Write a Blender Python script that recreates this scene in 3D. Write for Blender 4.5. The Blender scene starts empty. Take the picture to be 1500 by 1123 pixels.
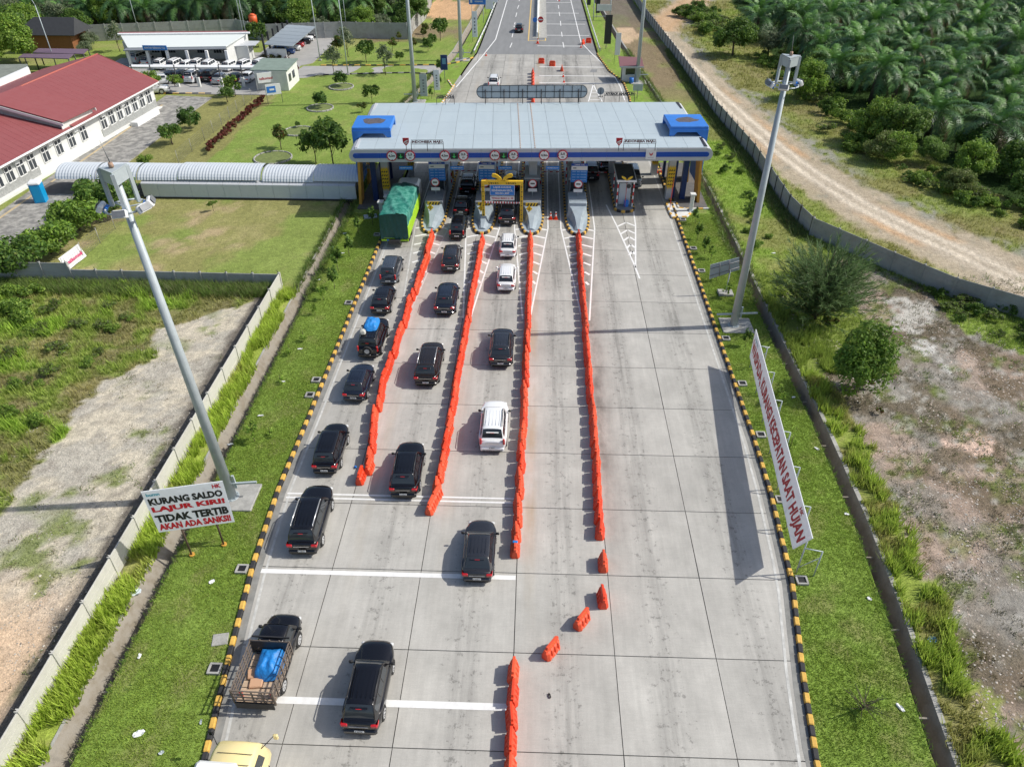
import bpy, bmesh, math, random
import numpy as np
from mathutils import Vector, Matrix
random.seed(7); np.random.seed(7)
RAD = math.radians
SC = bpy.context.scene
COL = SC.collection

# ------------------------------------------------------------------ camera, sky, sun, exposure
CAM_H, CAM_F, CAM_PITCH, CAM_YAW = 33.0, 1075.0, RAD(36.9), RAD(1.9)
cam_data = bpy.data.cameras.new('camera')
cam = bpy.data.objects.new('camera', cam_data); COL.objects.link(cam)
cam.location = (0, 0, CAM_H)
cam.rotation_euler = (RAD(90) - CAM_PITCH, 0, CAM_YAW)
cam_data.sensor_fit = 'HORIZONTAL'; cam_data.sensor_width = 36.0
cam_data.lens = 36.0 * CAM_F / 1500.0
cam_data.clip_start = 0.5; cam_data.clip_end = 4000
SC.camera = cam

SUN_DIR = Vector((1.0, 0.11, 1.02)).normalized()      # towards the sun
sun_elev = math.asin(SUN_DIR.z); sun_az = math.atan2(SUN_DIR.x, SUN_DIR.y)
world = bpy.data.worlds.new('World'); SC.world = world; world.use_nodes = True
wn = world.node_tree.nodes; wn.clear()
sky = wn.new('ShaderNodeTexSky'); sky.sky_type = 'NISHITA'; sky.sun_disc = False
sky.sun_elevation = sun_elev; sky.sun_rotation = sun_az
sky.air_density = 1.0; sky.dust_density = 2.2; sky.ozone_density = 1.0
bg = wn.new('ShaderNodeBackground'); bg.inputs['Strength'].default_value = 0.13
wo = wn.new('ShaderNodeOutputWorld')
world.node_tree.links.new(sky.outputs[0], bg.inputs[0]); world.node_tree.links.new(bg.outputs[0], wo.inputs[0])
sun_data = bpy.data.lights.new('sun', 'SUN'); sun_data.energy = 4.3; sun_data.angle = RAD(0.6)
sun_data.color = (1.0, 0.955, 0.88)
sun = bpy.data.objects.new('sun', sun_data); COL.objects.link(sun)
sun.rotation_euler = SUN_DIR.to_track_quat('Z', 'Y').to_euler()
sun.location = (60, 60, 80)
SC.view_settings.view_transform = 'Standard'; SC.view_settings.look = 'None'
SC.view_settings.gamma = 1.0; SC.view_settings.use_curve_mapping = False
SC.view_settings.exposure = -0.06
SC.cycles.max_bounces = 6; SC.cycles.transparent_max_bounces = 6
SC.cycles.diffuse_bounces = 3; SC.cycles.glossy_bounces = 3

def at(px, py, z=0.0):
    """World point on the horizontal plane z that was measured at photo pixel (px, py)."""
    a = (px - 750.0) / CAM_F; b = -(py - 561.5) / CAM_F
    cy, sy = math.cos(CAM_YAW), math.sin(CAM_YAW); cp, sp = math.cos(CAM_PITCH), math.sin(CAM_PITCH)
    d = (-sy*cp + a*cy - b*sy*sp, cy*cp + a*sy + b*cy*sp, -sp + b*cp)
    t = (z - CAM_H) / d[2]
    return Vector((d[0]*t, d[1]*t, z))

# ------------------------------------------------------------------ materials
MATS = {}
def mat(name, color, rough=0.8, metal=0.0, noise=0.0, scale=3.0, bump=0.0, bscale=None, attr=None, spec=0.5,
        rnd=0.0, trans=0.0, coat=0.0, stretch=(1, 1, 1), c2=None, world_pos=False, detail=6, alpha=None):
    if name in MATS: return MATS[name]
    m = bpy.data.materials.new(name); m.use_nodes = True
    nt = m.node_tree; N = nt.nodes; Lk = nt.links
    p = N['Principled BSDF']
    p.inputs['Roughness'].default_value = rough; p.inputs['Metallic'].default_value = metal
    p.inputs['Specular IOR Level'].default_value = spec
    p.inputs['Coat Weight'].default_value = coat
    if coat: p.inputs['Coat Roughness'].default_value = 0.06
    col = N.new('ShaderNodeRGB'); col.outputs[0].default_value = (*color, 1); out = col.outputs[0]
    if attr:
        at_ = N.new('ShaderNodeAttribute'); at_.attribute_name = attr; out = at_.outputs['Color']
    tc = N.new('ShaderNodeTexCoord'); mp = N.new('ShaderNodeMapping'); mp.inputs['Scale'].default_value = stretch
    if world_pos:
        ge = N.new('ShaderNodeNewGeometry'); Lk.new(ge.outputs['Position'], mp.inputs[0])
    else:
        Lk.new(tc.outputs['Object'], mp.inputs[0])
    if noise or c2:
        nz = N.new('ShaderNodeTexNoise'); nz.inputs['Scale'].default_value = scale; nz.inputs['Detail'].default_value = detail
        nz.inputs['Roughness'].default_value = 0.65
        Lk.new(mp.outputs[0], nz.inputs['Vector'])
        if c2:
            rp = N.new('ShaderNodeMapRange'); rp.inputs[1].default_value = 0.42; rp.inputs[2].default_value = 0.62
            Lk.new(nz.outputs[0], rp.inputs[0])
            mx = N.new('ShaderNodeMix'); mx.data_type = 'RGBA'; mx.inputs[7].default_value = (*c2, 1)
            Lk.new(rp.outputs[0], mx.inputs[0]); Lk.new(out, mx.inputs[6]); out = mx.outputs[2]
        if noise:
            mr = N.new('ShaderNodeMapRange'); mr.inputs[1].default_value = 0.25; mr.inputs[2].default_value = 0.75
            mr.inputs[3].default_value = 1 - noise; mr.inputs[4].default_value = 1 + noise
            Lk.new(nz.outputs[0], mr.inputs[0])
            vm = N.new('ShaderNodeVectorMath'); vm.operation = 'SCALE'
            Lk.new(out, vm.inputs[0]); Lk.new(mr.outputs[0], vm.inputs['Scale']); out = vm.outputs[0]
    if rnd:
        oi = N.new('ShaderNodeObjectInfo'); mr2 = N.new('ShaderNodeMapRange')
        mr2.inputs[3].default_value = 1 - rnd; mr2.inputs[4].default_value = 1 + rnd
        Lk.new(oi.outputs['Random'], mr2.inputs[0])
        vm2 = N.new('ShaderNodeVectorMath'); vm2.operation = 'SCALE'
        Lk.new(out, vm2.inputs[0]); Lk.new(mr2.outputs[0], vm2.inputs['Scale']); out = vm2.outputs[0]
    Lk.new(out, p.inputs['Base Color'])
    if bump:
        bn = N.new('ShaderNodeTexNoise'); bn.inputs['Scale'].default_value = bscale or scale*3; bn.inputs['Detail'].default_value = 5
        Lk.new(mp.outputs[0], bn.inputs['Vector'])
        bp = N.new('ShaderNodeBump'); bp.inputs['Strength'].default_value = bump; bp.inputs['Distance'].default_value = 0.05
        Lk.new(bn.outputs[0], bp.inputs['Height']); Lk.new(bp.outputs[0], p.inputs['Normal'])
    if trans:
        tl = N.new('ShaderNodeBsdfTranslucent'); Lk.new(out, tl.inputs[0])
        ms = N.new('ShaderNodeMixShader'); ms.inputs[0].default_value = trans
        Lk.new(p.outputs[0], ms.inputs[1]); Lk.new(tl.outputs[0], ms.inputs[2])
        Lk.new(ms.outputs[0], N['Material Output'].inputs[0])
    MATS[name] = m
    return m

def concrete_mat():
    """Cast concrete of the plaza: broom marks, tyre polish down each lane, oil drips, slab to slab tone."""
    m = bpy.data.materials.new('plaza_concrete'); m.use_nodes = True
    nt = m.node_tree; N = nt.nodes; Lk = nt.links; p = N['Principled BSDF']
    p.inputs['Roughness'].default_value = 0.72; p.inputs['Specular IOR Level'].default_value = 0.3
    ge = N.new('ShaderNodeNewGeometry'); oi = N.new('ShaderNodeObjectInfo')
    def noise(scale, stretch, detail=6, rough=0.6, off=None):
        mp = N.new('ShaderNodeMapping'); mp.inputs['Scale'].default_value = stretch
        Lk.new(ge.outputs['Position'], mp.inputs[0])
        if off:
            cb = N.new('ShaderNodeVectorMath'); cb.operation = 'ADD'
            cx = N.new('ShaderNodeCombineXYZ'); sc = N.new('ShaderNodeMath'); sc.operation = 'MULTIPLY'; sc.inputs[1].default_value = 40
            Lk.new(oi.outputs['Random'], sc.inputs[0]); Lk.new(sc.outputs[0], cx.inputs[0]); Lk.new(sc.outputs[0], cx.inputs[2])
            Lk.new(mp.outputs[0], cb.inputs[0]); Lk.new(cx.outputs[0], cb.inputs[1]); src = cb.outputs[0]
        else: src = mp.outputs[0]
        n = N.new('ShaderNodeTexNoise'); n.inputs['Scale'].default_value = scale; n.inputs['Detail'].default_value = detail
        n.inputs['Roughness'].default_value = rough; Lk.new(src, n.inputs['Vector']); return n.outputs[0]
    def mr(src, a, b, c, d):
        r = N.new('ShaderNodeMapRange'); r.inputs[1].default_value = a; r.inputs[2].default_value = b
        r.inputs[3].default_value = c; r.inputs[4].default_value = d; Lk.new(src, r.inputs[0]); return r.outputs[0]
    def mul(a, b):
        n = N.new('ShaderNodeMath'); n.operation = 'MULTIPLY'; Lk.new(a, n.inputs[0]); Lk.new(b, n.inputs[1]); return n.outputs[0]
    v = mr(noise(0.45, (1, 1, 1), 7, 0.66, off=True), 0.3, 0.7, 0.86, 1.11)
    v = mul(v, mr(noise(1.7, (1.6, .13, 1), 7, 0.7), 0.3, 0.7, 0.90, 1.08))
    v = mul(v, mr(noise(6.0, (0.3, 2.2, 1), 4, 0.7, off=True), 0.3, 0.7, 0.955, 1.045))     # broom marks across
    v = mul(v, mr(noise(18.0, (1, 1, 1), 3, 0.7), 0.3, 0.7, 0.93, 1.07))
    v = mul(v, mr(oi.outputs['Random'], 0, 1, 0.94, 1.05))
    # dirt line down the middle of every lane (lanes are 4.95 m apart) and darker rubber near the booths
    sx = N.new('ShaderNodeSeparateXYZ'); Lk.new(ge.outputs['Position'], sx.inputs[0])
    wv = N.new('ShaderNodeMath'); wv.operation = 'MULTIPLY_ADD'; wv.inputs[1].default_value = 2*math.pi/4.95; wv.inputs[2].default_value = 2*math.pi*(3.05/4.95)
    Lk.new(sx.outputs[0], wv.inputs[0])
    cs = N.new('ShaderNodeMath'); cs.operation = 'COSINE'; Lk.new(wv.outputs[0], cs.inputs[0])
    lane = mr(cs.outputs[0], 0.35, 1.0, 0, 1)
    streak = mr(noise(1.3, (1.6, 0.07, 1), 6, 0.7), 0.42, 0.68, 0, 1)
    neary = mr(sx.outputs[1], 30, 90, 0.55, 1.0)
    st = mul(mul(lane, streak), neary)
    dark = mr(st, 0, 1, 1.0, 0.46)
    v = mul(v, dark)
    spots = mr(mul(noise(2.6, (1, 1, 1), 8, 0.75), mr(cs.outputs[0], -.6, .8, .86, 1.06)), 0.585, 0.64, 1.0, 0.62)
    v = mul(v, spots)
    v = mul(v, mr(mul(noise(0.16, (1, .8, 1), 3, .5), neary), .30, .55, 1.04, .90))
    # grime washed against the fourth barrier row
    gr = mul(mul(mr(sx.outputs[0], 4.4, 4.75, 0, 1), mr(sx.outputs[0], 4.9, 6.1, 1, 0)), mul(mr(sx.outputs[1], 24, 38, 0, 1), mr(noise(.5, (1.5, .6, 1), 6, .7), .36, .6, .25, 1)))
    v = mul(v, mr(gr, 0, 1, 1.0, .42))
    c = N.new('ShaderNodeVectorMath'); c.operation = 'SCALE'; c.inputs[0].default_value = (0.425, 0.413, 0.378)
    Lk.new(v, c.inputs['Scale'])
    # ochre soil blown along the barriers
    ox = N.new('ShaderNodeMath'); ox.operation = 'MULTIPLY_ADD'; ox.inputs[1].default_value = 2*math.pi/4.95; ox.inputs[2].default_value = 2*math.pi*(0.35/4.95) - 0.55
    Lk.new(sx.outputs[0], ox.inputs[0]); oc = N.new('ShaderNodeMath'); oc.operation = 'COSINE'; Lk.new(ox.outputs[0], oc.inputs[0])
    och = mul(mr(oc.outputs[0], 0.84, 1.0, 0, 0.8), mr(noise(0.25, (2, 0.5, 1), 4), 0.4, 0.65, 0, 1))
    rng = mul(mul(mr(sx.outputs[0], 3.0, 3.5, 1, 0), mr(sx.outputs[0], -2.5, -2.0, .35, 1)), mr(sx.outputs[1], 22, 30, 0, 1))
    och = mul(och, rng)
    mx = N.new('ShaderNodeMix'); mx.data_type = 'RGBA'; mx.inputs[7].default_value = (0.37, 0.30, 0.20, 1)
    Lk.new(och, mx.inputs[0]); Lk.new(c.outputs[0], mx.inputs[6]); Lk.new(mx.outputs[2], p.inputs['Base Color'])
    bp = N.new('ShaderNodeBump'); bp.inputs['Strength'].default_value = 0.12; bp.inputs['Distance'].default_value = 0.01
    Lk.new(noise(14, (0.4, 2.5, 1), 4, 0.7), bp.inputs['Height']); Lk.new(bp.outputs[0], p.inputs['Normal'])
    MATS['plaza_concrete'] = m
    return m

CONC = concrete_mat()
ASPH = mat('far_asphalt', (0.22, 0.225, 0.225), 0.85, noise=0.14, scale=0.7, bump=0.1, bscale=20, world_pos=True, stretch=(1.5, 0.25, 1))
JOINT = mat('joint_filler', (0.10, 0.098, 0.09), 0.9)
PAINT = mat('road_paint', (0.78, 0.78, 0.76), 0.6, noise=0.12, scale=2.5, world_pos=True)
PAINTW = mat('worn_road_paint', (0.52, 0.52, 0.49), 0.7, noise=0.3, scale=2.0, world_pos=True)
PAINTY = mat('yellow_road_paint', (0.72, 0.5, 0.16), 0.7, noise=0.15, scale=2, world_pos=True)
KY = mat('kerb_yellow', (0.66, 0.40, 0.08), 0.75, noise=0.22, scale=5, world_pos=True, rnd=0.1)
KB = mat('kerb_black', (0.03, 0.03, 0.032), 0.75, noise=0.3, scale=5, world_pos=True, rnd=0.15)
KW = mat('kerb_white', (0.6, 0.6, 0.57), 0.75, noise=0.2, scale=5, world_pos=True, rnd=0.1)
OLDC = mat('weathered_concrete', (0.36, 0.355, 0.33), 0.9, noise=0.35, scale=1.6, bump=0.3, bscale=9, world_pos=True)
DRAINC = mat('drain_concrete', (0.33, 0.30, 0.25), 0.9, noise=0.4, scale=1.2, bump=0.4, bscale=6, world_pos=True, c2=(0.19, 0.165, 0.125))
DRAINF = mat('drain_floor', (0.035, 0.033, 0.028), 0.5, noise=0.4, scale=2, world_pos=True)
WALLW = mat('pale_wall_panel', (0.60, 0.59, 0.53), 0.9, noise=0.2, scale=1.1, bump=0.3, bscale=8, world_pos=True, c2=(0.47, 0.46, 0.41), rnd=0.05)
WALLG = mat('grey_wall_panel', (0.42, 0.43, 0.42), 0.9, noise=0.3, scale=0.9, bump=0.3, bscale=8, world_pos=True, c2=(0.28, 0.28, 0.265), rnd=0.07)
GALV = mat('galvanised_steel', (0.47, 0.53, 0.55), 0.5, metal=0.1, noise=0.12, scale=2.0, world_pos=True, c2=(0.38, 0.43, 0.45))
GALVD = mat('dull_steel', (0.22, 0.23, 0.24), 0.55, metal=0.4, noise=0.2, scale=3)
WHITE = mat('white_paint', (0.78, 0.79, 0.78), 0.5, noise=0.05, scale=2)
WHITED = mat('off_white_plaster', (0.70, 0.71, 0.68), 0.85, noise=0.12, scale=0.8, world_pos=True)
BLACK = mat('black_plastic', (0.015, 0.015, 0.016), 0.5)
BLACKM = mat('black_metal', (0.03, 0.03, 0.032), 0.5, noise=0.2, scale=3)
RED = mat('red_paint', (0.55, 0.03, 0.03), 0.5)
REDS = mat('sign_red', (0.48, 0.02, 0.035), 0.5)
BLUE = mat('canopy_blue', (0.008, 0.075, 0.42), 0.45, noise=0.08, scale=1, world_pos=True)
BLUEL = mat('bright_blue_cladding', (0.03, 0.19, 0.62), 0.45, noise=0.12, scale=0.8, world_pos=True)
BLUES = mat('sign_blue', (0.02, 0.2, 0.6), 0.5)
BLUED = mat('dark_blue_paint', (0.01, 0.035, 0.14), 0.5, noise=0.15, scale=2)
YEL = mat('yellow_paint', (0.80, 0.52, 0.03), 0.5, noise=0.06, scale=2)
OCHRE = mat('ochre_cladding', (0.60, 0.31, 0.05), 0.6, noise=0.1, scale=2, world_pos=True)
GREY = mat('fascia_grey', (0.52, 0.54, 0.56), 0.5, noise=0.06, scale=1, world_pos=True)
GREYD = mat('grey_paint', (0.20, 0.22, 0.24), 0.6, noise=0.15, scale=1.5, world_pos=True)
ISL = mat('island_blue_grey', (0.33, 0.39, 0.43), 0.6, noise=0.15, scale=1.2, world_pos=True)
ROOFM = mat('pale_blue_roof_sheet', (0.465, 0.545, 0.58), 0.55, metal=0.0, noise=0.07, scale=0.7, world_pos=True, c2=(0.42, 0.495, 0.53), rnd=0.02, stretch=(1, 0.3, 1))
RUST = mat('rusty_seam', (0.42, 0.28, 0.2), 0.8, noise=0.3, scale=3, world_pos=True)
REDROOF = mat('maroon_roof_sheet', (0.29, 0.085, 0.085), 0.6, noise=0.08, scale=0.8, world_pos=True, rnd=0.012, c2=(0.26, 0.07, 0.07))
MAROON = mat('purple_brown_roof', (0.15, 0.10, 0.14), 0.6, noise=0.1, scale=1)
GLASSD = mat('dark_glass', (0.03, 0.037, 0.044), 0.06, spec=0.7)
GLASSG = mat('grey_window_glass', (0.05, 0.06, 0.07), 0.12, spec=0.6)
ORANGE = mat('orange_plastic', (0.72, 0.055, 0.014), 0.5, noise=0.08, scale=3, rnd=0.09, trans=0.0)
ORANGE2 = mat('sun_faded_orange_plastic', (0.73, 0.085, 0.028), 0.55, noise=0.1, scale=3, rnd=0.09)
WOOD = mat('brown_timber', (0.25, 0.10, 0.04), 0.7, noise=0.2, scale=4)
BARK = mat('bark', (0.12, 0.09, 0.065), 0.9, noise=0.3, scale=6)
PBARK = mat('palm_trunk', (0.09, 0.075, 0.055), 0.95, noise=0.4, scale=5)
LEAF = mat('leaf', (0.1, 0.2, 0.05), 0.55, attr='tint', trans=0.45, spec=0.35, rnd=0.08)
PALML = mat('palm_leaflet', (0.1, 0.2, 0.05), 0.45, attr='tint', trans=0.18, spec=0.4, rnd=0.14)
GRASSB = mat('grass_blade', (0.1, 0.2, 0.05), 0.6, attr='tint', trans=0.4, spec=0.3)
TYRE = mat('tyre_rubber', (0.02, 0.02, 0.02), 0.85)
RIM = mat('wheel_rim', (0.6, 0.61, 0.62), 0.35, metal=0.4)
TAIL = mat('tail_lamp', (0.55, 0.01, 0.015), 0.15, spec=0.7, coat=0.5)
HEADL = mat('head_lamp', (0.7, 0.72, 0.72), 0.1, coat=0.5)
CHROME = mat('chrome_trim', (0.6, 0.6, 0.6), 0.2, metal=1.0)
CARRAIL = mat('bright_roof_rail', (0.7, 0.7, 0.7), 0.3, metal=0.6)
TRIM = mat('car_trim', (0.022, 0.022, 0.023), 0.55)
CARBR = mat('brown_black_car_paint', (0.018, 0.013, 0.011), 0.22, coat=0.6)
CARB = mat('black_car_paint', (0.005, 0.005, 0.007), 0.2, coat=0.6, spec=.45)
CARN = mat('dark_navy_car_paint', (0.010, 0.014, 0.026), 0.2, coat=0.75, spec=.5)
CARG = mat('dark_grey_car_paint', (0.022, 0.023, 0.028), 0.22, coat=0.75, spec=.5)
CARS = mat('blue_grey_car_paint', (0.075, 0.09, 0.11), 0.25, metal=0.4, coat=0.8)
CARW = mat('white_car_paint', (0.80, 0.81, 0.81), 0.3, coat=0.8)
CARSV = mat('silver_car_paint', (0.45, 0.47, 0.48), 0.25, metal=0.5, coat=0.8)
CARR = mat('red_car_paint', (0.5, 0.02, 0.02), 0.25, coat=0.8)
CARBL = mat('blue_car_paint', (0.03, 0.09, 0.3), 0.25, coat=0.8)
CREAM = mat('cream_yellow_paint', (0.84, 0.70, 0.34), 0.35, coat=0.5, noise=0.05, scale=1)
TARPB = mat('blue_tarpaulin', (0.02, 0.22, 0.60), 0.45, noise=0.25, scale=4, bump=0.8, bscale=6)
TARPG = mat('green_tarpaulin', (0.02, 0.19, 0.145), 0.45, noise=0.35, scale=1.6, bump=0.6, bscale=4, c2=(0.09, 0.29, 0.23))
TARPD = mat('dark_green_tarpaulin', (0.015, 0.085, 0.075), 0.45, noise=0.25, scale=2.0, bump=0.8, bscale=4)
LIME = mat('lime_green_paint', (0.40, 0.68, 0.03), 0.5, noise=0.08, scale=2)
GREENL = mat('arrow_green', (0.03, 0.35, 0.08), 0.5)
PAVER = mat('grey_block_paving', (0.24, 0.235, 0.22), 0.9, noise=0.35, scale=1.2, bump=0.3, bscale=12, world_pos=True, c2=(0.34, 0.33, 0.30))
YARD = mat('yard_concrete', (0.36, 0.355, 0.34), 0.9, noise=0.15, scale=0.6, world_pos=True)
GUTTER = mat('gutter_concrete', (0.24, 0.24, 0.225), 0.85, noise=0.3, scale=1.5, world_pos=True)
FLOORD = mat('dark_paving', (0.12, 0.115, 0.11), 0.9, noise=0.25, scale=1.5, world_pos=True)
TRANSLUC = mat('translucent_sheet', (0.55, 0.62, 0.66), 0.4, noise=0.06, scale=2)
STONE = mat('grey_stone_cladding', (0.33, 0.34, 0.33), 0.9, noise=0.35, scale=5, world_pos=True, bump=0.4, bscale=8)

# ------------------------------------------------------------------ object helpers
def link(o, parent=None):
    COL.objects.link(o)
    if parent is not None: o.parent = parent
    return o
def tag(o, label=None, cat=None, group=None, kind=None):
    if label: o['label'] = label
    if cat: o['category'] = cat
    if group: o['group'] = group
    if kind: o['kind'] = kind
    return o
def empty(name, label, cat, loc=(0, 0, 0), rz=0.0, group=None):
    o = bpy.data.objects.new(name, None); o.empty_display_size = 0.3
    COL.objects.link(o); o.location = loc; o.rotation_euler = (0, 0, rz)
    return tag(o, label, cat, group)
def kids(o): return [c for c in CH.get(o.name, [])]
CH = {}
def obj(name, me, parent=None, loc=None, rz=0.0, kind=None):
    o = bpy.data.objects.new(name, me); COL.objects.link(o)
    if parent is not None:
        o.parent = parent; CH.setdefault(parent.name, []).append(o)
    if loc is not None: o.location = loc
    if rz: o.rotation_euler = (0, 0, rz)
    if kind: o['kind'] = kind
    return o
def copy_tree(o, parent=None, swap=None):
    c = o.copy(); COL.objects.link(c); c.parent = parent
    if parent is not None: CH.setdefault(parent.name, []).append(c)
    if swap and c.type == 'MESH':
        for i, s in enumerate(c.material_slots):
            if s.material and s.material.name in swap:
                nm = MATS[swap[s.material.name]]; s.link = 'OBJECT'; s.material = nm
    for ch in list(CH.get(o.name, [])): copy_tree(ch, c, swap)
    return c

class MB:
    """Collects shapes that become ONE mesh."""
    def __init__(s): s.v = []; s.f = []; s.m = []; s.sm = []
    def add(s, vs, fs, mi=0, sm=False):
        b = len(s.v); s.v += [tuple(v) for v in vs]
        for f in fs: s.f.append([b + i for i in f]); s.m.append(mi); s.sm.append(sm)
        return s
    def box(s, c, d, mi=0, rz=0.0, M=None):
        x, y, z = d[0]/2, d[1]/2, d[2]/2
        vs = [Vector((i*x, j*y, k*z)) for k in (-1, 1) for j in (-1, 1) for i in (-1, 1)]
        R = Matrix.Rotation(rz, 3, 'Z') if M is None else M
        vs = [R @ v + Vector(c) for v in vs]
        return s.add(vs, [(0, 2, 3, 1), (4, 5, 7, 6), (0, 1, 5, 4), (2, 6, 7, 3), (0, 4, 6, 2), (1, 3, 7, 5)], mi)
    def bbox(s, c, d, b=0.03, mi=0, rz=0.0, M=None):
        """box with chamfered vertical and top edges"""
        x, y, z = d[0]/2, d[1]/2, d[2]/2; b = min(b, x*0.9, y*0.9, z*0.9)
        R = Matrix.Rotation(rz, 3, 'Z') if M is None else M
        def ring(xx, yy, zz, cc):
            return [(-xx+cc, -yy, zz), (xx-cc, -yy, zz), (xx, -yy+cc, zz), (xx, yy-cc, zz), (xx-cc, yy, zz), (-xx+cc, yy, zz), (-xx, yy-cc, zz), (-xx, -yy+cc, zz)]
        vs = ring(x, y, -z, b) + ring(x, y, z-b, b) + ring(x-b, y-b, z, b*0.6)
        vs = [R @ Vector(v) + Vector(c) for v in vs]
        fs = [tuple(range(7, -1, -1)), tuple(range(16, 24))]
        for r in (0, 8):
            for i in range(8): j = (i+1) % 8; fs.append((r+i, r+j, r+8+j, r+8+i))
        return s.add(vs, fs, mi)
    def tube(s, a, b, r, r2=None, n=8, mi=0, cap=True, sm=True):
        a, b = Vector(a), Vector(b); r2 = r if r2 is None else r2
        d = (b-a); 
        if d.length < 1e-6: return s
        d.normalize(); u = d.orthogonal().normalized(); w = d.cross(u)
        vs = []
        for P_, rr in ((a, r), (b, r2)):
            for i in range(n):
                t = 2*math.pi*i/n; vs.append(P_ + (u*math.cos(t) + w*math.sin(t))*rr)
        base = len(s.v); s.add(vs, [(i, (i+1) % n, n+(i+1) % n, n+i) for i in range(n)], mi, sm)
        if cap:
            s.f += [[base+n-1-i for i in range(n)], [base+n+i for i in range(n)]]; s.m += [mi, mi]; s.sm += [False, False]
        return s
    def path(s, pts, r, n=6, mi=0, r2=None):
        k = len(pts)-1
        for i in range(k):
            ra = r if r2 is None else r + (r2-r)*i/k; rb = r if r2 is None else r + (r2-r)*(i+1)/k
            s.tube(pts[i], pts[i+1], ra, rb, n, mi)
        return s
    def prism(s, poly, z0, z1, mi=0):
        n = len(poly)
        a = sum(poly[i][0]*poly[(i+1) % n][1] - poly[(i+1) % n][0]*poly[i][1] for i in range(n))
        if a < 0: poly = poly[::-1]
        vs = [(p[0], p[1], z0) for p in poly] + [(p[0], p[1], z1) for p in poly]
        fs = [tuple(range(n-1, -1, -1)), tuple(range(n, 2*n))] + [(i, (i+1) % n, n+(i+1) % n, n+i) for i in range(n)]
        return s.add(vs, fs, mi)
    def quad(s, a, b, c, d, mi=0): return s.add([a, b, c, d], [(0, 1, 2, 3)], mi)
    def slab(s, a, b, c, d, t, mi=0):
        """a plate through four points with thickness t below them"""
        n = (Vector(b)-Vector(a)).cross(Vector(d)-Vector(a)).normalized()*t
        tp = [Vector(p) for p in (a, b, c, d)]; bt = [p-n for p in tp]
        return s.add(tp+bt, [(0, 1, 2, 3), (7, 6, 5, 4), (0, 4, 5, 1), (1, 5, 6, 2), (2, 6, 7, 3), (3, 7, 4, 0)], mi)
    def disc(s, c, r, t, axis='y', n=20, mi=0):
        d = {'x': Vector((t/2, 0, 0)), 'y': Vector((0, t/2, 0)), 'z': Vector((0, 0, t/2))}[axis]
        return s.tube(Vector(c)-d, Vector(c)+d, r, r, n, mi)
    def mesh(s, name, mats):
        me = bpy.data.meshes.new(name); me.from_pydata(s.v, [], s.f)
        for m in (mats if isinstance(mats, (list, tuple)) else [mats]): me.materials.append(m)
        me.polygons.foreach_set('material_index', s.m); me.polygons.foreach_set('use_smooth', s.sm)
        me.update(); return me
    def build(s, name, mats, parent=None, loc=None, rz=0.0, kind=None):
        return obj(name, s.mesh(name, mats), parent, loc, rz, kind)

def npmesh(name, V, F, mats, tint=None, smooth=False):
    """fast mesh from numpy arrays; F is (n,3) or (n,4); tint is per-vertex RGB"""
    me = bpy.data.meshes.new(name); k = F.shape[1]; n = len(F)
    me.vertices.add(len(V)); me.vertices.foreach_set('co', V.astype(np.float32).ravel())
    me.loops.add(n*k); me.loops.foreach_set('vertex_index', F.astype(np.int32).ravel())
    me.polygons.add(n); me.polygons.foreach_set('loop_start', np.arange(n, dtype=np.int32)*k)
    me.polygons.foreach_set('loop_total', np.full(n, k, dtype=np.int32))
    if smooth: me.polygons.foreach_set('use_smooth', np.ones(n, dtype=bool))
    me.update(calc_edges=True)
    if tint is not None:
        a = me.color_attributes.new('tint', 'FLOAT_COLOR', 'POINT')
        c = np.ones((len(V), 4), dtype=np.float32); c[:, :3] = tint; a.data.foreach_set('color', c.ravel())
    for m in (mats if isinstance(mats, (list, tuple)) else [mats]): me.materials.append(m)
    return me

def text_obj(name, s, w, h, M, material, parent=None, bold=0.0, depth=0.01):
    """lettering as a mesh fitted into w x h, centred at the origin of matrix M (x right, y up, z out)"""
    cu = bpy.data.curves.new(name, 'FONT'); cu.body = s; cu.size = 1; cu.extrude = 0.0; cu.offset = bold
    cu.align_x = 'LEFT'; cu.resolution_u = 2
    t = bpy.data.objects.new(name, cu)
    me = bpy.data.meshes.new_from_object(t)
    bpy.data.objects.remove(t); bpy.data.curves.remove(cu)
    n = len(me.vertices)
    co = np.zeros(n*3); me.vertices.foreach_get('co', co); co = co.reshape(-1, 3)
    mn, mx = co.min(0), co.max(0); sz = np.maximum(mx-mn, 1e-6)
    co[:, 0] = (co[:, 0]-(mn[0]+mx[0])/2)/sz[0]*w; co[:, 1] = (co[:, 1]-(mn[1]+mx[1])/2)/sz[1]*h; co[:, 2] = 0
    Mn = np.array(M); co = co @ Mn[:3, :3].T + Mn[:3, 3]
    me.vertices.foreach_set('co', co.ravel()); me.materials.clear(); me.materials.append(material); me.update()
    return obj(name, me, parent)
def face_south(x, y, z):       # a matrix for flat print that faces -Y
    return Matrix(((1, 0, 0, x), (0, 0, -1, y), (0, 1, 0, z), (0, 0, 0, 1)))

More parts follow.
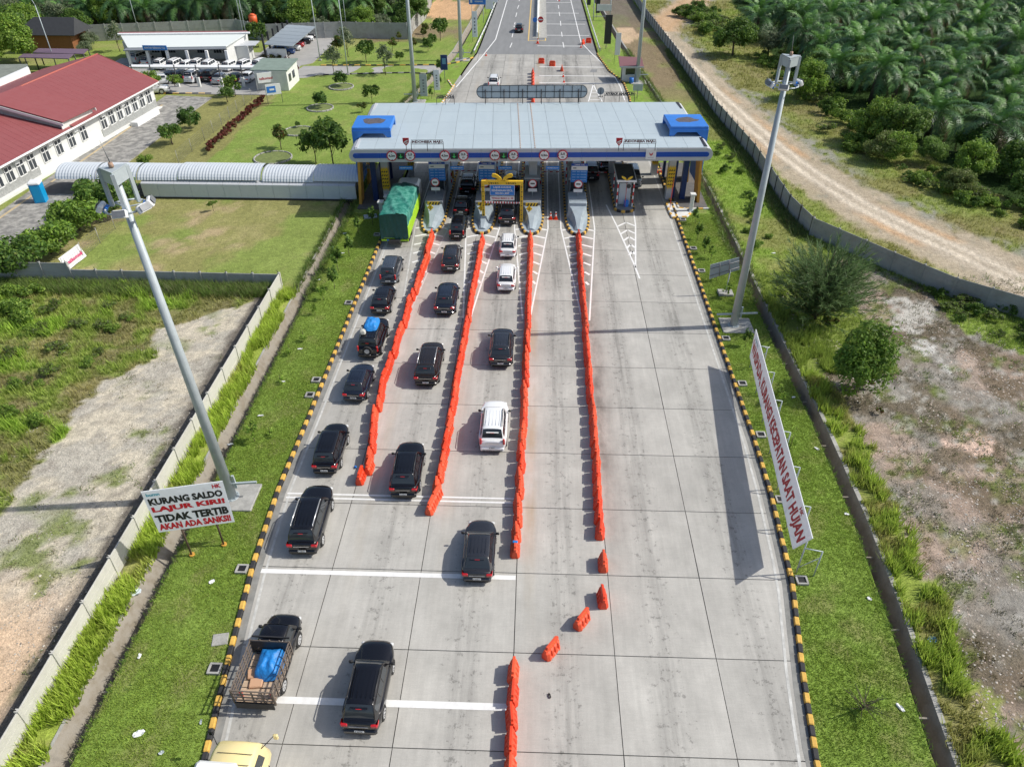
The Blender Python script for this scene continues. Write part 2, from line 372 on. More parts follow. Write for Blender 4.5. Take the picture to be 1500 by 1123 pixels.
# ------------------------------------------------------------------ numpy noise and polygons
def vnoise(x, y, scale, seed=0):
    x = np.asarray(x)/scale; y = np.asarray(y)/scale
    xi = np.floor(x).astype(np.int64); yi = np.floor(y).astype(np.int64); fx = x-xi; fy = y-yi
    fx = fx*fx*(3-2*fx); fy = fy*fy*(3-2*fy)
    def h(a, b):
        n = (a*374761393 + b*668265263 + seed*974634777) & 0x7fffffff
        n = ((n ^ (n >> 13))*1274126177) & 0x7fffffff
        return ((n ^ (n >> 16)) & 0xffff)/65535.0
    return (h(xi, yi)*(1-fx)+h(xi+1, yi)*fx)*(1-fy) + (h(xi, yi+1)*(1-fx)+h(xi+1, yi+1)*fx)*fy
def fbm(x, y, scale, seed=0, o=4):
    r = 0; a = 1; t = 0
    for i in range(o): r = r + a*vnoise(x, y, scale/(2**i), seed+i*17); t += a; a *= 0.55
    return r/t
def inpoly(x, y, poly):
    ins = np.zeros(x.shape, bool); n = len(poly)
    for i in range(n):
        x1, y1 = poly[i][:2]; x2, y2 = poly[(i+1) % n][:2]
        if y1 == y2: continue
        c = ((y1 > y) != (y2 > y)) & (x < (x2-x1)*(y-y1)/(y2-y1)+x1)
        ins ^= c
    return ins
def lerp_poly(Y, pts):
    ys = [p[1] for p in pts]; xs = [p[0] for p in pts]
    o = np.argsort(ys); return np.interp(Y, np.array(ys)[o], np.array(xs)[o])
# ------------------------------------------------------------------ alignments (x as a function of y)
XL = [(-13.6, 0), (-14.0, 15.2), (-14.7, 20.7), (-15.3, 26.3), (-15.6, 32.2), (-15.5, 40), (-15.4, 65), (-15.4, 100), (-14.6, 112), (-13.5, 123), (-12.2, 138), (-11.2, 147), (-10.0, 200), (-10, 900)]
XR = [(12.4, 0), (12.8, 16.2), (13.4, 20.6), (14.4, 26.3), (14.9, 33.2), (15.05, 38), (15.05, 75), (14.7, 96), (13.9, 112), (14.2, 118), (14.05, 127), (12.2, 134), (10.9, 145), (10.2, 201), (10.2, 900)]
XDL = [(-20.0, 0), (-20.0, 75), (-20.1, 100), (-19.3, 114), (-17.0, 128), (-15.9, 137), (-14.7, 148), (-12.6, 195), (-12.6, 900)]
XDR = [(17.9, 0), (18.2, 17), (18.9, 24), (19.4, 31), (19.6, 40), (19.4, 50), (19.3, 80), (18.1, 116), (15.4, 157), (13.4, 200), (13.4, 900)]
def xl(y): return lerp_poly(y, XL)
def xr(y): return lerp_poly(y, XR)
def xdl(y): return lerp_poly(y, XDL)
def xdr(y): return lerp_poly(y, XDR)
def W(*pts): return [tuple(at(*p)[:2]) for p in pts]

# ------------------------------------------------------------------ ground colour: what grows or lies where
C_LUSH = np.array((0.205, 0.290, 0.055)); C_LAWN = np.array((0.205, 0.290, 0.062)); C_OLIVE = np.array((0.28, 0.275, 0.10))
C_WEED = np.array((0.235, 0.30, 0.07)); C_DRY = np.array((0.31, 0.275, 0.13)); C_SAND = np.array((0.61, 0.55, 0.43))
C_GREYS = np.array((0.40, 0.385, 0.345)); C_PEACH = np.array((0.66, 0.48, 0.32)); C_SOIL = np.array((0.27, 0.24, 0.20))
C_PINK = np.array((0.50, 0.37, 0.29)); C_DARKG = np.array((0.030, 0.060, 0.014)); C_BROWN = np.array((0.19, 0.15, 0.09))
C_TRACK = np.array((0.53, 0.455, 0.35)); C_ORSOIL = np.array((0.56, 0.36, 0.20))
TRACK_PTS = W((1028, -20), (1012, 5), (985, 25), (965, 42), (975, 60), (1000, 88), (1040, 130), (1090, 175), (1140, 218), (1190, 255), (1260, 300), (1330, 335), (1420, 375), (1520, 425), (1640, 480))
def dist_poly(x, y, pts):
    d = np.full(x.shape, 1e9)
    for (x1, y1), (x2, y2) in zip(pts[:-1], pts[1:]):
        dx, dy = x2-x1, y2-y1; t = np.clip(((x-x1)*dx+(y-y1)*dy)/(dx*dx+dy*dy), 0, 1)
        d = np.minimum(d, np.hypot(x-x1-t*dx, y-y1-t*dy))
    return d
def ground_layers(x, y):
    """returns colour and a 'blade' density 0..1 with blade height and blade colour"""
    n1 = fbm(x, y, 6, 1); n2 = fbm(x, y, 1.6, 5); n3 = fbm(x, y, 18, 9); n4 = fbm(x, y, 0.7, 13, 3)
    wx = x + (n2-0.5)*2.2 + (n4-.5)*.8; wy = y + (fbm(x, y, 1.6, 31)-0.5)*2.2 + (n1-.5)*3
    col = np.empty(x.shape+(3,)); hgt = np.zeros(x.shape); den = np.zeros(x.shape)
    def mixin(w, c, h=None, d=None):
        nonlocal col, hgt, den
        w = np.clip(w, 0, 1)
        col = col*(1-w[..., None]) + np.asarray(c)*w[..., None]
        if h is not None: hgt = hgt*(1-w)+h*w
        if d is not None: den = den*(1-w)+d*w
    def P_(poly): return inpoly(wx, wy, poly).astype(float)
    def th(n, a, b): return np.clip((n-a)/(b-a), 0, 1)
    left = x < 0
    col[:] = C_WEED; hgt[:] = .35; den[:] = .6
    mixin(th(n1, .45, .65)*.7, C_DRY)
    mixin(th(n3, .5, .7)*.4, C_BROWN)
    # ---- left side
    lawnA = W((300, 240), (345, 190), (385, 158), (440, 108), (470, 80), (560, 60), (700, 60), (680, 140), (600, 200), (530, 250))
    mixin(P_(lawnA)*left, C_LAWN, .10, .9)
    mixin(P_(lawnA)*th(n2, .45, .75)*.5*left, C_OLIVE)
    mixin(P_(W((530, 60), (600, 10), (640, -30), (735, -30), (700, 60), (640, 62)))*th(n1, .3, .55)*left, C_BROWN*1.25, .08, .4)
    mixin(P_(W((625, 18), (640, 0), (700, 5), (690, 28), (640, 32)))*left, C_ORSOIL, 0, 0)
    lawnB = W((150, 245), (215, 200), (300, 130), (400, 130), (385, 160), (300, 240))
    mixin(P_(lawnB)*left, C_OLIVE*.9, .08, .8)
    lawnC = [(-50, 58.2), (-50, 66), (-46, 78), (-20, 78), (-20, 58.2)]
    inC = P_(lawnC)*left
    mixin(inC, C_OLIVE, .09, .7); mixin(inC*th(n2, .52, .75)*.6, C_DRY*1.05); mixin(inC*th(n1, .5, .62)*.75, C_LAWN)
    mixin(inC*th(fbm(x, y, 3, 77), .6, .75)*.6, C_PEACH*.75, 0, .1)
    # waste ground at the left
    W0 = inpoly(x, y, [(-22.5, 0), (-22.5, 57.5), (-80, 57.5), (-80, 0)]).astype(float)
    mixin(W0, C_WEED*1.05, .55, 1.0)
    mixin(W0*th(n1, .46, .56)*.8, np.array((.27, .40, .06)), .85, 1.0)
    mixin(W0*th(n2+(x+42)*.012, .48, .66)*.75, C_BROWN*1.15, .3, .7); mixin(W0*th(fbm(x, y, 3, 88), .56, .66)*.7, C_DRY*1.0, .4, .8)
    sand = W((-60, 860), (0, 745), (55, 690), (95, 625), (150, 570), (215, 535), (230, 480), (330, 455), (400, 432), (425, 425), (460, 500), (200, 1000), (-50, 1200), (-400, 1200))
    ins = P_(sand)*(x < -22.3)
    mixin(ins, C_SAND, 0, 0)
    f3 = fbm(x, y, .45, 71, 2)
    mixin(ins*th(n2, .46, .56)*.6, C_GREYS*.95); mixin(ins*th(n4, .60, .72)*.55, C_SOIL*.8); mixin(ins*th(f3, .6, .75)*.35, C_SOIL)
    mixin(ins*th(wy*-1+26, 0, 4)*th(n3, .1, .3), C_PEACH*1.05)
    mixin(ins*th(fbm(x, y, 2.2, 41), .62, .7)*th(n1, .35, .5)*.8, C_WEED*.8, .16, .7)
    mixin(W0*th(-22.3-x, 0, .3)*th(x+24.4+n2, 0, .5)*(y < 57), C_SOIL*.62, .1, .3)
    # strip between wall and drain
    st = ((x > -22.6) & (x < -20) & (y < 57.5)).astype(float)
    mixin(st, np.array((.31, .39, .07)), .6, 1.0)
    mixin(st*th(n2, .62, .7)*.6, C_DRY, .3, .6)
    # ---- right side
    right = x > 0
    R0 = right & (x > 16)
    mixin(R0.astype(float), C_WEED, .3, .8)
    in_wall = inpoly(x, y, [(15, 58), (28.2, 58), (28.2, 70), (27.5, 76), (27.3, 92), (26, 125), (24, 170), (22, 220), (12, 220), (15, 157), (18, 116), (19, 80)])
    mixin(in_wall.astype(float), C_LUSH*1.15, .25, .9); mixin(in_wall*th(n1, .48, .62)*.8, C_OLIVE*.9, .15, .6)
    mixin(in_wall*th(y, 112, 126)*th(n1, .25, .5), C_BROWN*1.25, .1, .4)
    mixin(in_wall*th(y, 160, 185)*.8, C_SOIL*.6, 0, .1)
    mixin(P_(W((905, 40), (930, 40), (935, 60), (905, 62)))*.8, C_PEACH*.9, 0, 0)
    waste = [(21.2, 0), (21.2, 40), (22.5, 47), (25.5, 55), (29.5, 66.5), (36, 59.5), (60, 41), (60, 0)]
    wr = P_(waste)*right
    f1 = fbm(x, y, .45, 71, 2); f2 = fbm(x, y, 3.2, 73, 5)
    mixin(wr, C_SOIL*1.05, .07, .25); mixin(wr*th(n2, .46, .54)*.75, C_GREYS*.78); mixin(wr*th(n1, .52, .60)*.65, C_PINK*.92)
    mixin(wr*th(f2, .50, .58)*.75, C_BROWN*.72, .10, .6); mixin(wr*th(f1, .55, .7)*.5, C_SOIL*.5)
    mixin(wr*th(fbm(x, y, 2.0, 51, 5), .56, .62)*th(f1, .25, .6)*.85, C_WEED*.62, .14, .8); mixin(wr*th(f1, .72, .8)*.6, C_GREYS*1.3)
    for poly, c in ((W((1290, 440), (1330, 435), (1375, 450), (1372, 470), (1340, 488), (1305, 480)), (.50, .48, .43)),
                    (W((1378, 640), (1415, 620), (1445, 635), (1440, 655), (1400, 652)), (.68, .50, .40)),
                    (W((1330, 500), (1360, 495), (1400, 545), (1380, 545)), (.55, .54, .5))):
        mixin(P_(poly)*th(n4, .25, .45), c, 0, 0)
    cover = P_(W((1340, 408), (1400, 410), (1500, 445), (1600, 480), (1600, 560), (1500, 520), (1430, 495), (1370, 440)))
    mixin(cover, C_LUSH*.9, .3, 1); mixin(cover*th(n4, .5, .7)*.6, C_WEED*1.2)
    sr = right & (x < 22.2+(n2-.5)*3.2+(n1-.5)*3.0) & (y < 58)
    mixin(sr*1.0, np.array((.28, .355, .07)), .6, 1.0); mixin(sr*th(n4, .5, .7)*.5, C_WEED*.9, .35, .8); mixin(sr*th(n2, .52, .64)*.8, C_DRY*.85, .25, .45)
    mixin(((x > 20) & (x < 28) & (y > 46) & (y < 62))*1.0, C_WEED*.9, .45, .9)
    # beyond the boundary wall
    edge = lerp_poly(y, [(28.3, 0), (60, 0), (60, 41), (36.2, 59.6), (28.6, 71), (27.9, 76), (27.6, 92), (26.2, 125), (24.2, 180), (23, 260), (23, 900)][2:])
    out = right & (x > edge)
    mixin(out*1.0, C_OLIVE*.85, .28, .8); mixin(out*th(n1, .40, .6)*.8, C_WEED, .3, .8); mixin(out*th(n2, .5, .75)*.5, C_BROWN*1.2, .2, .5)
    dt = dist_poly(x, y, TRACK_PTS)
    tw = 1.75 + (n1-.5)*1.0 + np.clip((90-y)/30, 0, .7)
    mixin(out*(1-th(dt-tw-(n2-.5)*3.0, .8, 1.6))*th(n2+.2, .35, .55)*.8, C_GREYS*.8, .03, .2); mixin(out*(x > 30+(95-y)*.35)*(1-th(dt-tw-(n1-.5)*6, 3.0, 5.0))*th(n4+.1, .45, .6)*.85, C_GREYS*.72, .05, .3)
    mixin(out*(1-th(dt-tw-1.6-(n2-.5)*2.5, .0, .9))*th(n4+.25, .4, .6)*.9, np.array((.43, .36, .26)), 0, .05)
    mixin(out*(1-th(dt-tw+.3, -.2, .4)), C_TRACK*.88, 0, 0)
    rut = np.abs(dt-.85); mixin(out*(1-th(rut, .15, .5)), np.array((.68, .60, .48)))
    mixin(out*(1-th(np.abs(dt-2.0), .2, .8))*th(130-y, 0, 20)*th(fbm(x, y, 8, 66), .45, .6)*.8, C_ORSOIL)
    mixin(out*(y > 165)*(1-th(dt, 2, 5))*.8, C_ORSOIL*.9)
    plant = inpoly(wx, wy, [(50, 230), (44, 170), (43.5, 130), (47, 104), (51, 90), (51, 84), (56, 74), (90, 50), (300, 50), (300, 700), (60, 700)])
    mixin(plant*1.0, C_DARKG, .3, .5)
    far = y > 215
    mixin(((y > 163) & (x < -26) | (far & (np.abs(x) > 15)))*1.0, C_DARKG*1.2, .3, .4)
    v = 1 + (n4-.5)*.35 + (n2-.5)*.25
    return col*v[..., None], hgt, den

def steps(a, plan):
    out = [a]
    for lim, st in plan:
        while out[-1] < lim: out.append(out[-1]+st)
    return np.array(out)
YS = steps(0, [(60, .4), (130, .8), (260, 1.8), (900, 40)])
OFF = steps(0, [(28, .4), (60, .8), (170, 2.0), (800, 40)])
def ground_mat():
    m = bpy.data.materials.new('ground'); m.use_nodes = True; N = m.node_tree.nodes; Lk = m.node_tree.links; p = N['Principled BSDF']
    p.inputs['Roughness'].default_value = .95; p.inputs['Specular IOR Level'].default_value = .12
    ge = N.new('ShaderNodeNewGeometry'); at_ = N.new('ShaderNodeAttribute'); at_.attribute_name = 'tint'
    def nz(scale, a, b, c, d, det=6, rough=.7):
        n = N.new('ShaderNodeTexNoise'); n.inputs['Scale'].default_value = scale; n.inputs['Detail'].default_value = det; n.inputs['Roughness'].default_value = rough
        Lk.new(ge.outputs['Position'], n.inputs['Vector']); r = N.new('ShaderNodeMapRange')
        for k, v_ in zip((1, 2, 3, 4), (a, b, c, d)): r.inputs[k].default_value = v_
        Lk.new(n.outputs[0], r.inputs[0]); return r.outputs[0], n.outputs[0]
    f1, h1 = nz(2.2, .3, .7, .74, 1.26, 9); f2, h2 = nz(9.0, .35, .65, .72, 1.26, 5, .75); f3, _ = nz(5.5, .60, .66, 1.0, .55, 7, .8); f4, _ = nz(4.1, .655, .70, 1.0, 1.35, 6, .8)
    prev = None
    for f in (f1, f2, f3, f4):
        if prev is None: prev = f; continue
        mm = N.new('ShaderNodeMath'); mm.operation = 'MULTIPLY'; Lk.new(prev, mm.inputs[0]); Lk.new(f, mm.inputs[1]); prev = mm.outputs[0]
    vm = N.new('ShaderNodeVectorMath'); vm.operation = 'SCALE'; Lk.new(at_.outputs['Color'], vm.inputs[0]); Lk.new(prev, vm.inputs['Scale']); Lk.new(vm.outputs[0], p.inputs['Base Color'])
    ad = N.new('ShaderNodeMath'); ad.operation = 'MULTIPLY_ADD'; ad.inputs[1].default_value = .35; Lk.new(h2, ad.inputs[0]); Lk.new(h1, ad.inputs[2])
    bp = N.new('ShaderNodeBump'); bp.inputs['Strength'].default_value = .8; bp.inputs['Distance'].default_value = .16; Lk.new(ad.outputs[0], bp.inputs['Height']); Lk.new(bp.outputs[0], p.inputs['Normal'])
    MATS['ground'] = m; return m
GM = ground_mat()
def grid_obj(name, X, Y, Z, kindtag='structure'):
    c, _, _ = ground_layers(X, Y)
    ny, nx = X.shape
    V = np.stack([X, Y, Z], -1).reshape(-1, 3)
    i = np.arange(ny-1)[:, None]*nx + np.arange(nx-1)[None, :]
    F = np.stack([i, i+1, i+1+nx, i+nx], -1).reshape(-1, 4)
    me = npmesh(name, V, F, GM, np.clip(c.reshape(-1, 3), 0.01, .9), smooth=True)
    o = obj(name, me); o['kind'] = kindtag; return o
DRN = {-1: (.80, .45, 1.25, .16), 1: (.32, .55, 1.0, .26)}   # bank, channel width, depth, rim
Yg, Og = np.meshgrid(YS, OFF, indexing='ij')
X = (xdl(YS)-1.25)[:, None] - Og; X = X[:, ::-1]
def hz(X, Y, amp=.10):
    return (fbm(X, Y, 5, 3)-.5)*amp
Z = hz(X, Yg)*np.clip(Og[:, ::-1]/2, 0, 1)
grid_obj('ground', X, Yg, Z)
X = (xdr(YS)+.87)[:, None] + Og
grid_obj('ground', X, Yg, hz(X, Yg)*np.clip(Og/2, 0, 1))
# verges (lawn between drain and kerb)
def verge(a, b, name='verge'):
    u = np.linspace(0, 1, 16)[None, :]
    X = a(YS)[:, None]*(1-u)+b(YS)[:, None]*u; Y = np.repeat(YS[:, None], 16, 1)
    n = fbm(X, Y, 1.3, 3); n1 = fbm(X, Y, 5, 8); n4 = fbm(X, Y, .6, 18)
    c = (C_LUSH*np.array((1.0, 1.06, 1.0)))[None, None]*np.ones(X.shape+(1,))
    t = np.clip((n1-.5)/.15, 0, 1)[..., None]*.55; c = c*(1-t)+C_LAWN*1.15*t
    t = np.clip((n-.54)/.12, 0, 1)[..., None]*.55; c = c*(1-t)+C_DRY*.85*t
    c *= (1+(n4-.5)*.4)[..., None]
    ny, nx = X.shape; i = np.arange(ny-1)[:, None]*nx + np.arange(nx-1)[None, :]
    F = np.stack([i, i+1, i+1+nx, i+nx], -1).reshape(-1, 4)
    V = np.stack([X, Y, .03+(n1-.5)*.08*np.sin(u*math.pi)], -1).reshape(-1, 3)
    o = obj(name, npmesh(name, V, F, GM, c.reshape(-1, 3), True)); o['kind'] = 'structure'
verge(xdl, lambda y: xl(y)-.30); verge(lambda y: xr(y)+.30, xdr)

# ------------------------------------------------------------------ drains
def drain(f, sgn, name):
    ys = steps(0, [(160, 2.4), (200, 8), (240, 40)])
    BANK, CH_W, DEPTH, RIM_ = DRN[sgn]
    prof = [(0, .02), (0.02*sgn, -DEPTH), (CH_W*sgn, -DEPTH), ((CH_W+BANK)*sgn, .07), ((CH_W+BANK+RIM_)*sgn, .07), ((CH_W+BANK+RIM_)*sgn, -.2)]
    xs = f(ys)
    V = []; F = []; M_ = []
    for y, x in zip(ys, xs):
        V += [(x+p[0], y, p[1]) for p in prof]
    k = len(prof)
    for i in range(len(ys)-1):
        for j in range(k-1):
            a = i*k+j; q = (a, a+1, a+1+k, a+k) if sgn > 0 else (a+1, a, a+k, a+k+1)
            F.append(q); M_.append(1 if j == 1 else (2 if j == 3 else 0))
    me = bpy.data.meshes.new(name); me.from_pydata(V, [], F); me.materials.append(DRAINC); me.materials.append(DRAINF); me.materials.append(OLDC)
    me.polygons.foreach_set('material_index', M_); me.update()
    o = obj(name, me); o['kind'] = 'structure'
    # cross struts and coping joints of the open channel
    pm = MB().box((0, 0, 0), (CH_W+.1, .09, .12)).mesh('strut', DRAINC)
    for y in np.arange(14, 68, 4.8):
        s = obj('strut', pm, o, (float(f(y))+sgn*CH_W/2, float(y), -.35))
    return o
drain(xdl, -1, 'left_drain'); drain(xdr, 1, 'right_drain')

# ------------------------------------------------------------------ carriageway: cast slabs on a dark joint bed
bed = MB()
ys = steps(0, [(145, 5)])
for a, b in zip(ys[:-1], ys[1:]):
    bed.quad((float(xl(a))-.1, a, -.05), (float(xr(a))+.1, a, -.05), (float(xr(b))+.1, b, -.05), (float(xl(b))-.1, b, -.05))
road = bed.build('carriageway', JOINT, kind='structure')
JX = [-10.95, -5.95, -0.62, 4.45, 9.5]
JY = [1.52+4.97*i for i in range(30)]; JY[-1] = 145.6
g = .022
for j in range(len(JY)-1):
    y0, y1 = JY[j], JY[j+1]
    if y0 > 145: break
    cols = [None]+JX+[None]
    for i in range(6):
        def ed(k, y):
            if k == 0: return float(xl(y))
            if k == 6: return float(xr(y))
            return JX[k-1]+random.uniform(-.006, .006)
        p = [(ed(i, y0)+g, y0+g), (ed(i+1, y0)-g, y0+g), (ed(i+1, y1)-g, y1-g), (ed(i, y1)+g, y1-g)]
        dz = random.uniform(-.003, 0)
        MB().prism(p, -.045, dz).build('slab', CONC, road)
am = MB()
ys = steps(145.6, [(260, 6), (900, 80)])
for a, b in zip(ys[:-1], ys[1:]):
    am.quad((float(xl(a)), a, -.004), (float(xr(a)), a, -.004), (float(xr(b)), b, -.004), (float(xl(b)), b, -.004))
am.build('asphalt_road', ASPH, kind='structure')
# access road on the left, yard, path beside the red-roofed building
def sheet(name, poly, m, z=0.13, t=.2):
    o = MB().prism(poly, z-t, z).build(name, m, kind='structure'); return o
def pxsheet(name, pts, m, z=.13): return sheet(name, W(*pts), m, z)
pxsheet('access_road', ((662, 97), (640, 96), (560, 97), (470, 97), (436, 97), (425, 120), (470, 109), (540, 107), (600, 106), (640, 109), (653, 118), (664, 128), (676, 112)), YARD, .012)
pxsheet('car_yard', ((165, 92), (200, 88), (352, 90), (362, 78), (382, 78), (405, 60), (502, 52), (458, 93), (440, 97), (428, 122), (400, 140), (232, 138), (220, 122)), YARD, .10)
for nm_, f_, s_ in (('left_gutter', xl, 1), ('right_gutter', xr, -1)):
    q_ = MB(); yy_ = steps(8, [(98, 3)])
    for a_, b_ in zip(yy_[:-1], yy_[1:]):
        p4 = [(float(f_(a_)), a_, .004), (float(f_(a_))+s_*.38, a_, .004), (float(f_(b_))+s_*.38, b_, .004), (float(f_(b_)), b_, .004)]
        q_.quad(*(p4 if s_ > 0 else p4[::-1]))
    q_.build(nm_, GUTTER, kind='structure')
sheet('path', [(-58.0, 56), (-52.0, 56), (-51.0, 78), (-50.6, 110), (-50.4, 116), (-58.0, 117)], PAVER, .11)
sheet('path_border', [(-57.35, 58), (-57.05, 58), (-56.35, 112), (-56.65, 112)], mat('tan_kerb', (.5, .40, .24), .85, noise=.2, scale=2, world_pos=True), .118)
# ------------------------------------------------------------------ road paint
mk = MB(); mw = MB(); my_ = MB()
PZ = .005
def stripe(b, x0, y0, x1, y1, w, z=PZ, mi=0):
    d = Vector((x1-x0, y1-y0, 0)).normalized(); n = Vector((-d.y, d.x, 0))*w/2
    a, c = Vector((x0, y0, z)), Vector((x1, y1, z))
    b.quad(a-n, c-n, c+n, a+n, mi) if (c-a).cross(n).z > 0 else b.quad(a+n, c+n, c-n, a-n, mi)
Z2 = .009
def cross_line(py, x0, x1, w, b=mk):
    y = at(600, py).y; stripe(b, x0, y, x1, y-.01, w, Z2)
cross_line(841.5, -14.9, -.66, .30); 
cross_line(1030.5, -13.7, -.66, .36)
cross_line(726.5, -15.1, -.66, .13); cross_line(732.5, -15.1, -.66, .13)
# edge lines following the kerbs
for f, s, b in ((xl, .62, mw), (xr, -.62, mw)):
    y = 4.0
    while y < 117:
        stripe(b, float(f(y))+s, y, float(f(y+2.4))+s, y+2.4, .14); y += 2.4
y = 117.
for (p, q) in ((W((668, 128), (707, 82))), (W((707, 82), (726, 58), )), (W((726, 58), (743, 0)))):
    stripe(mk, p[0], p[1], q[0], q[1], .2, .006)
q = W((743, 0))[0]; stripe(mk, q[0], q[1], q[0]+.2, q[1]+120, .2, .006)
rl = W((915, 147), (909, 128), (901, 113.5), (880, 91), (866, 78), (851, 62), (836, 0))
for a, c in zip(rl[:-1], rl[1:]): stripe(mk, a[0], a[1], c[0], c[1], .18, .006)
stripe(mk, rl[-1][0], rl[-1][1], rl[-1][0], rl[-1][1]+120, .2, .006)
# lane dashes on the approach
for a, c in (((747, 70), (750, 63)), ((750, 55), (752, 47)), ((753, 40), (754.5, 33)), ((755.5, 25), (757, 19)), ((758, 13), (760, 8)), ((760.5, 2), (761.5, -4))):
    p, q = W(a, c); stripe(mk, p[0], p[1], q[0], q[1], .16, .006)
for a, c in (((826, 70), (824.5, 62)), ((823.5, 54), (822.5, 47)), ((821.5, 38), (821, 31)), ((820, 24), (819, 18)), ((818.5, 13), (818, 8)), ((817, 2), (816, -4))):
    p, q = W(a, c); stripe(mk, p[0], p[1], q[0], q[1], .16, .006)
for py, xa, xb in ((4, 800, 836), (19.5, 800, 848), (35.5, 800, 857), (52, 800, 863), (67.5, 787, 852), (98, 790, 885), (111, 790, 893), (121.5, 790, 902)):
    p, q = W((xa, py), (xb, py)); stripe(mk, p[0], p[1], q[0], p[1], .3, Z2)
# yellow box round the start of the median
for a, c in (((774, 60), (779, -10)), ((799, 60), (799, -10)), ((774, 60), (799, 60))):
    p, q = W(a, c); stripe(my_, p[0], p[1], q[0], q[1], .22, .007)
# splayed nose markings before the islands
ISX = [-10.75, -5.4, -0.35, 4.5]
for k, xc in enumerate(ISX):
    hw = 1.75
    e = (xc+(-.2 if k < 3 else .0), 53.0)
    for s in (-1, 1):
        stripe(mw if k == 0 else mk, xc+s*hw, 75.5, xc+s*hw, 71.0, .14); stripe(mw if k == 0 else mk, xc+s*hw, 71.0, e[0]+s*.3, e[1], .14)
        stripe(mk, xc+s*hw, 75.5, xc+s*hw*.99, 112, .13)
    for i in range(8):
        yy = 70.5-i*1.9; half = hw*(yy-53)/18.0
        for s in (-1, 1):
            if half > .45: stripe(mk, xc+s*.28, yy+.55, xc+s*(half-.05), yy, .26)
p5 = dict(l=W((888, 300), (903, 330), (928, 385), (937, 408)), r=W((926, 296), (931, 330), (931, 392)))
for L in p5.values():
    for a, c in zip(L[:-1], L[1:]): stripe(mk, a[0], a[1], c[0], c[1], .16)
for py in (326, 337, 347, 358, 368):
    a, c, d = W((904+(py-326)*.42, py+6), (917+(py-326)*.22, py), (930, py+5))
    stripe(mk, a[0], a[1], c[0], c[1], .24, Z2); stripe(mk, c[0], c[1], d[0], d[1], .24, Z2)
# splayed triangle beyond the canopy on the right
a, c, d = W((869, 124), (862, 149), (882, 149))
stripe(mk, a[0], a[1], c[0], c[1], .18); stripe(mk, a[0], a[1], d[0], d[1], .18)
for t in (.3, .5, .7, .9): stripe(mk, a[0]+(c[0]-a[0])*t, a[1]+(c[1]-a[1])*t, a[0]+(d[0]-a[0])*t, a[1]+(d[1]-a[1])*t, .2)
mk.build('road_markings', PAINT, kind='structure'); mw.build('worn_road_markings', PAINTW, kind='structure')
my_.build('yellow_road_markings', PAINTY, kind='structure')
# dark repair patches
pt = MB()
for q in (((885, 112), (900, 112), (912, 120), (893, 120)), ((866, 102), (875, 102), (874, 106), (864, 106))):
    P4 = [(*p, .004) for p in W(*q)]; pt.quad(P4[3], P4[2], P4[1], P4[0])
pt.build('road_patch', ASPH, kind='structure')

# ------------------------------------------------------------------ kerbs: every block is a part
def kerb(name, pts_fn, y0, y1, m1=KY, m2=KB, bl=.54, h=.2, w=.26, limit=290):
    root = obj(name, MB().box((0, 0, -.3), (.1, .1, .05)).mesh(name, OLDC)); root['kind'] = 'structure'
    root.location = (float(pts_fn(y0)), y0, 0)
    b1 = MB().bbox((0, 0, h/2), (w, bl-.015, h), .04).mesh('kerb_block', m1); b2 = MB().bbox((0, 0, h/2), (w, bl-.015, h), .04).mesh('kerb_block', m2)
    y = y0; i = 0
    while y < y1 and i < limit:
        x = float(pts_fn(y)); dx = float(pts_fn(y+bl))-x; a = -math.atan2(dx, bl); dy = bl*math.cos(a)
        obj('kerb_block', (b1, b2)[i % 2], root, (x+dx/2-root.location.x+random.uniform(-.012, .012), y+dy/2-y0, random.uniform(-.01, .012)), a)
        y += dy; i += 1
    return root
kerb('left_kerb', lambda y: xl(y)-.14, 10.5, 67.5)
kerb('right_kerb', lambda y: xr(y)+.14, 10.5, 98)
kerb('far_left_kerb', lambda y: xl(y)-.14, 100, 124, KY, KW, bl=.6)
kerb('far_right_kerb', lambda y: xr(y)+.14, 98, 146, KY, KB, bl=.6)
def path_kerb(name, pts, m1=KY, m2=KB, bl=.6, h=.2):
    root = obj(name, MB().box((0, 0, -.3), (.1, .1, .05)).mesh(name, OLDC)); root['kind'] = 'structure'
    b = [MB().bbox((0, 0, h/2), (.25, bl-.015, h), .04).mesh('kerb_block', m) for m in (m1, m2)]
    i = 0
    for (xa, ya), (xb, yb) in zip(pts[:-1], pts[1:]):
        L = math.hypot(xb-xa, yb-ya); n = max(1, int(round(L/bl))); a = math.atan2(-(xb-xa), yb-ya)
        for k in range(n):
            t = (k+.5)/n; obj('kerb_block', b[i % 2], root, (xa+(xb-xa)*t, ya+(yb-ya)*t, 0), a); i += 1
    return root
path_kerb('access_kerb', W((656, 118), (663, 128)) + [], KY, KW)
path_kerb('access_kerb', W((470, 96.5), (560, 96.5), (645, 96), (668, 93), (693, 85)), KY, KB, 1.0)
path_kerb('access_kerb', W((465, 111), (540, 108.5), (600, 107.5), (640, 110)), OLDC, KB, 1.0)
path_kerb('yard_kerb', W((234, 138), (310, 138)), KY, KB, 1.0)

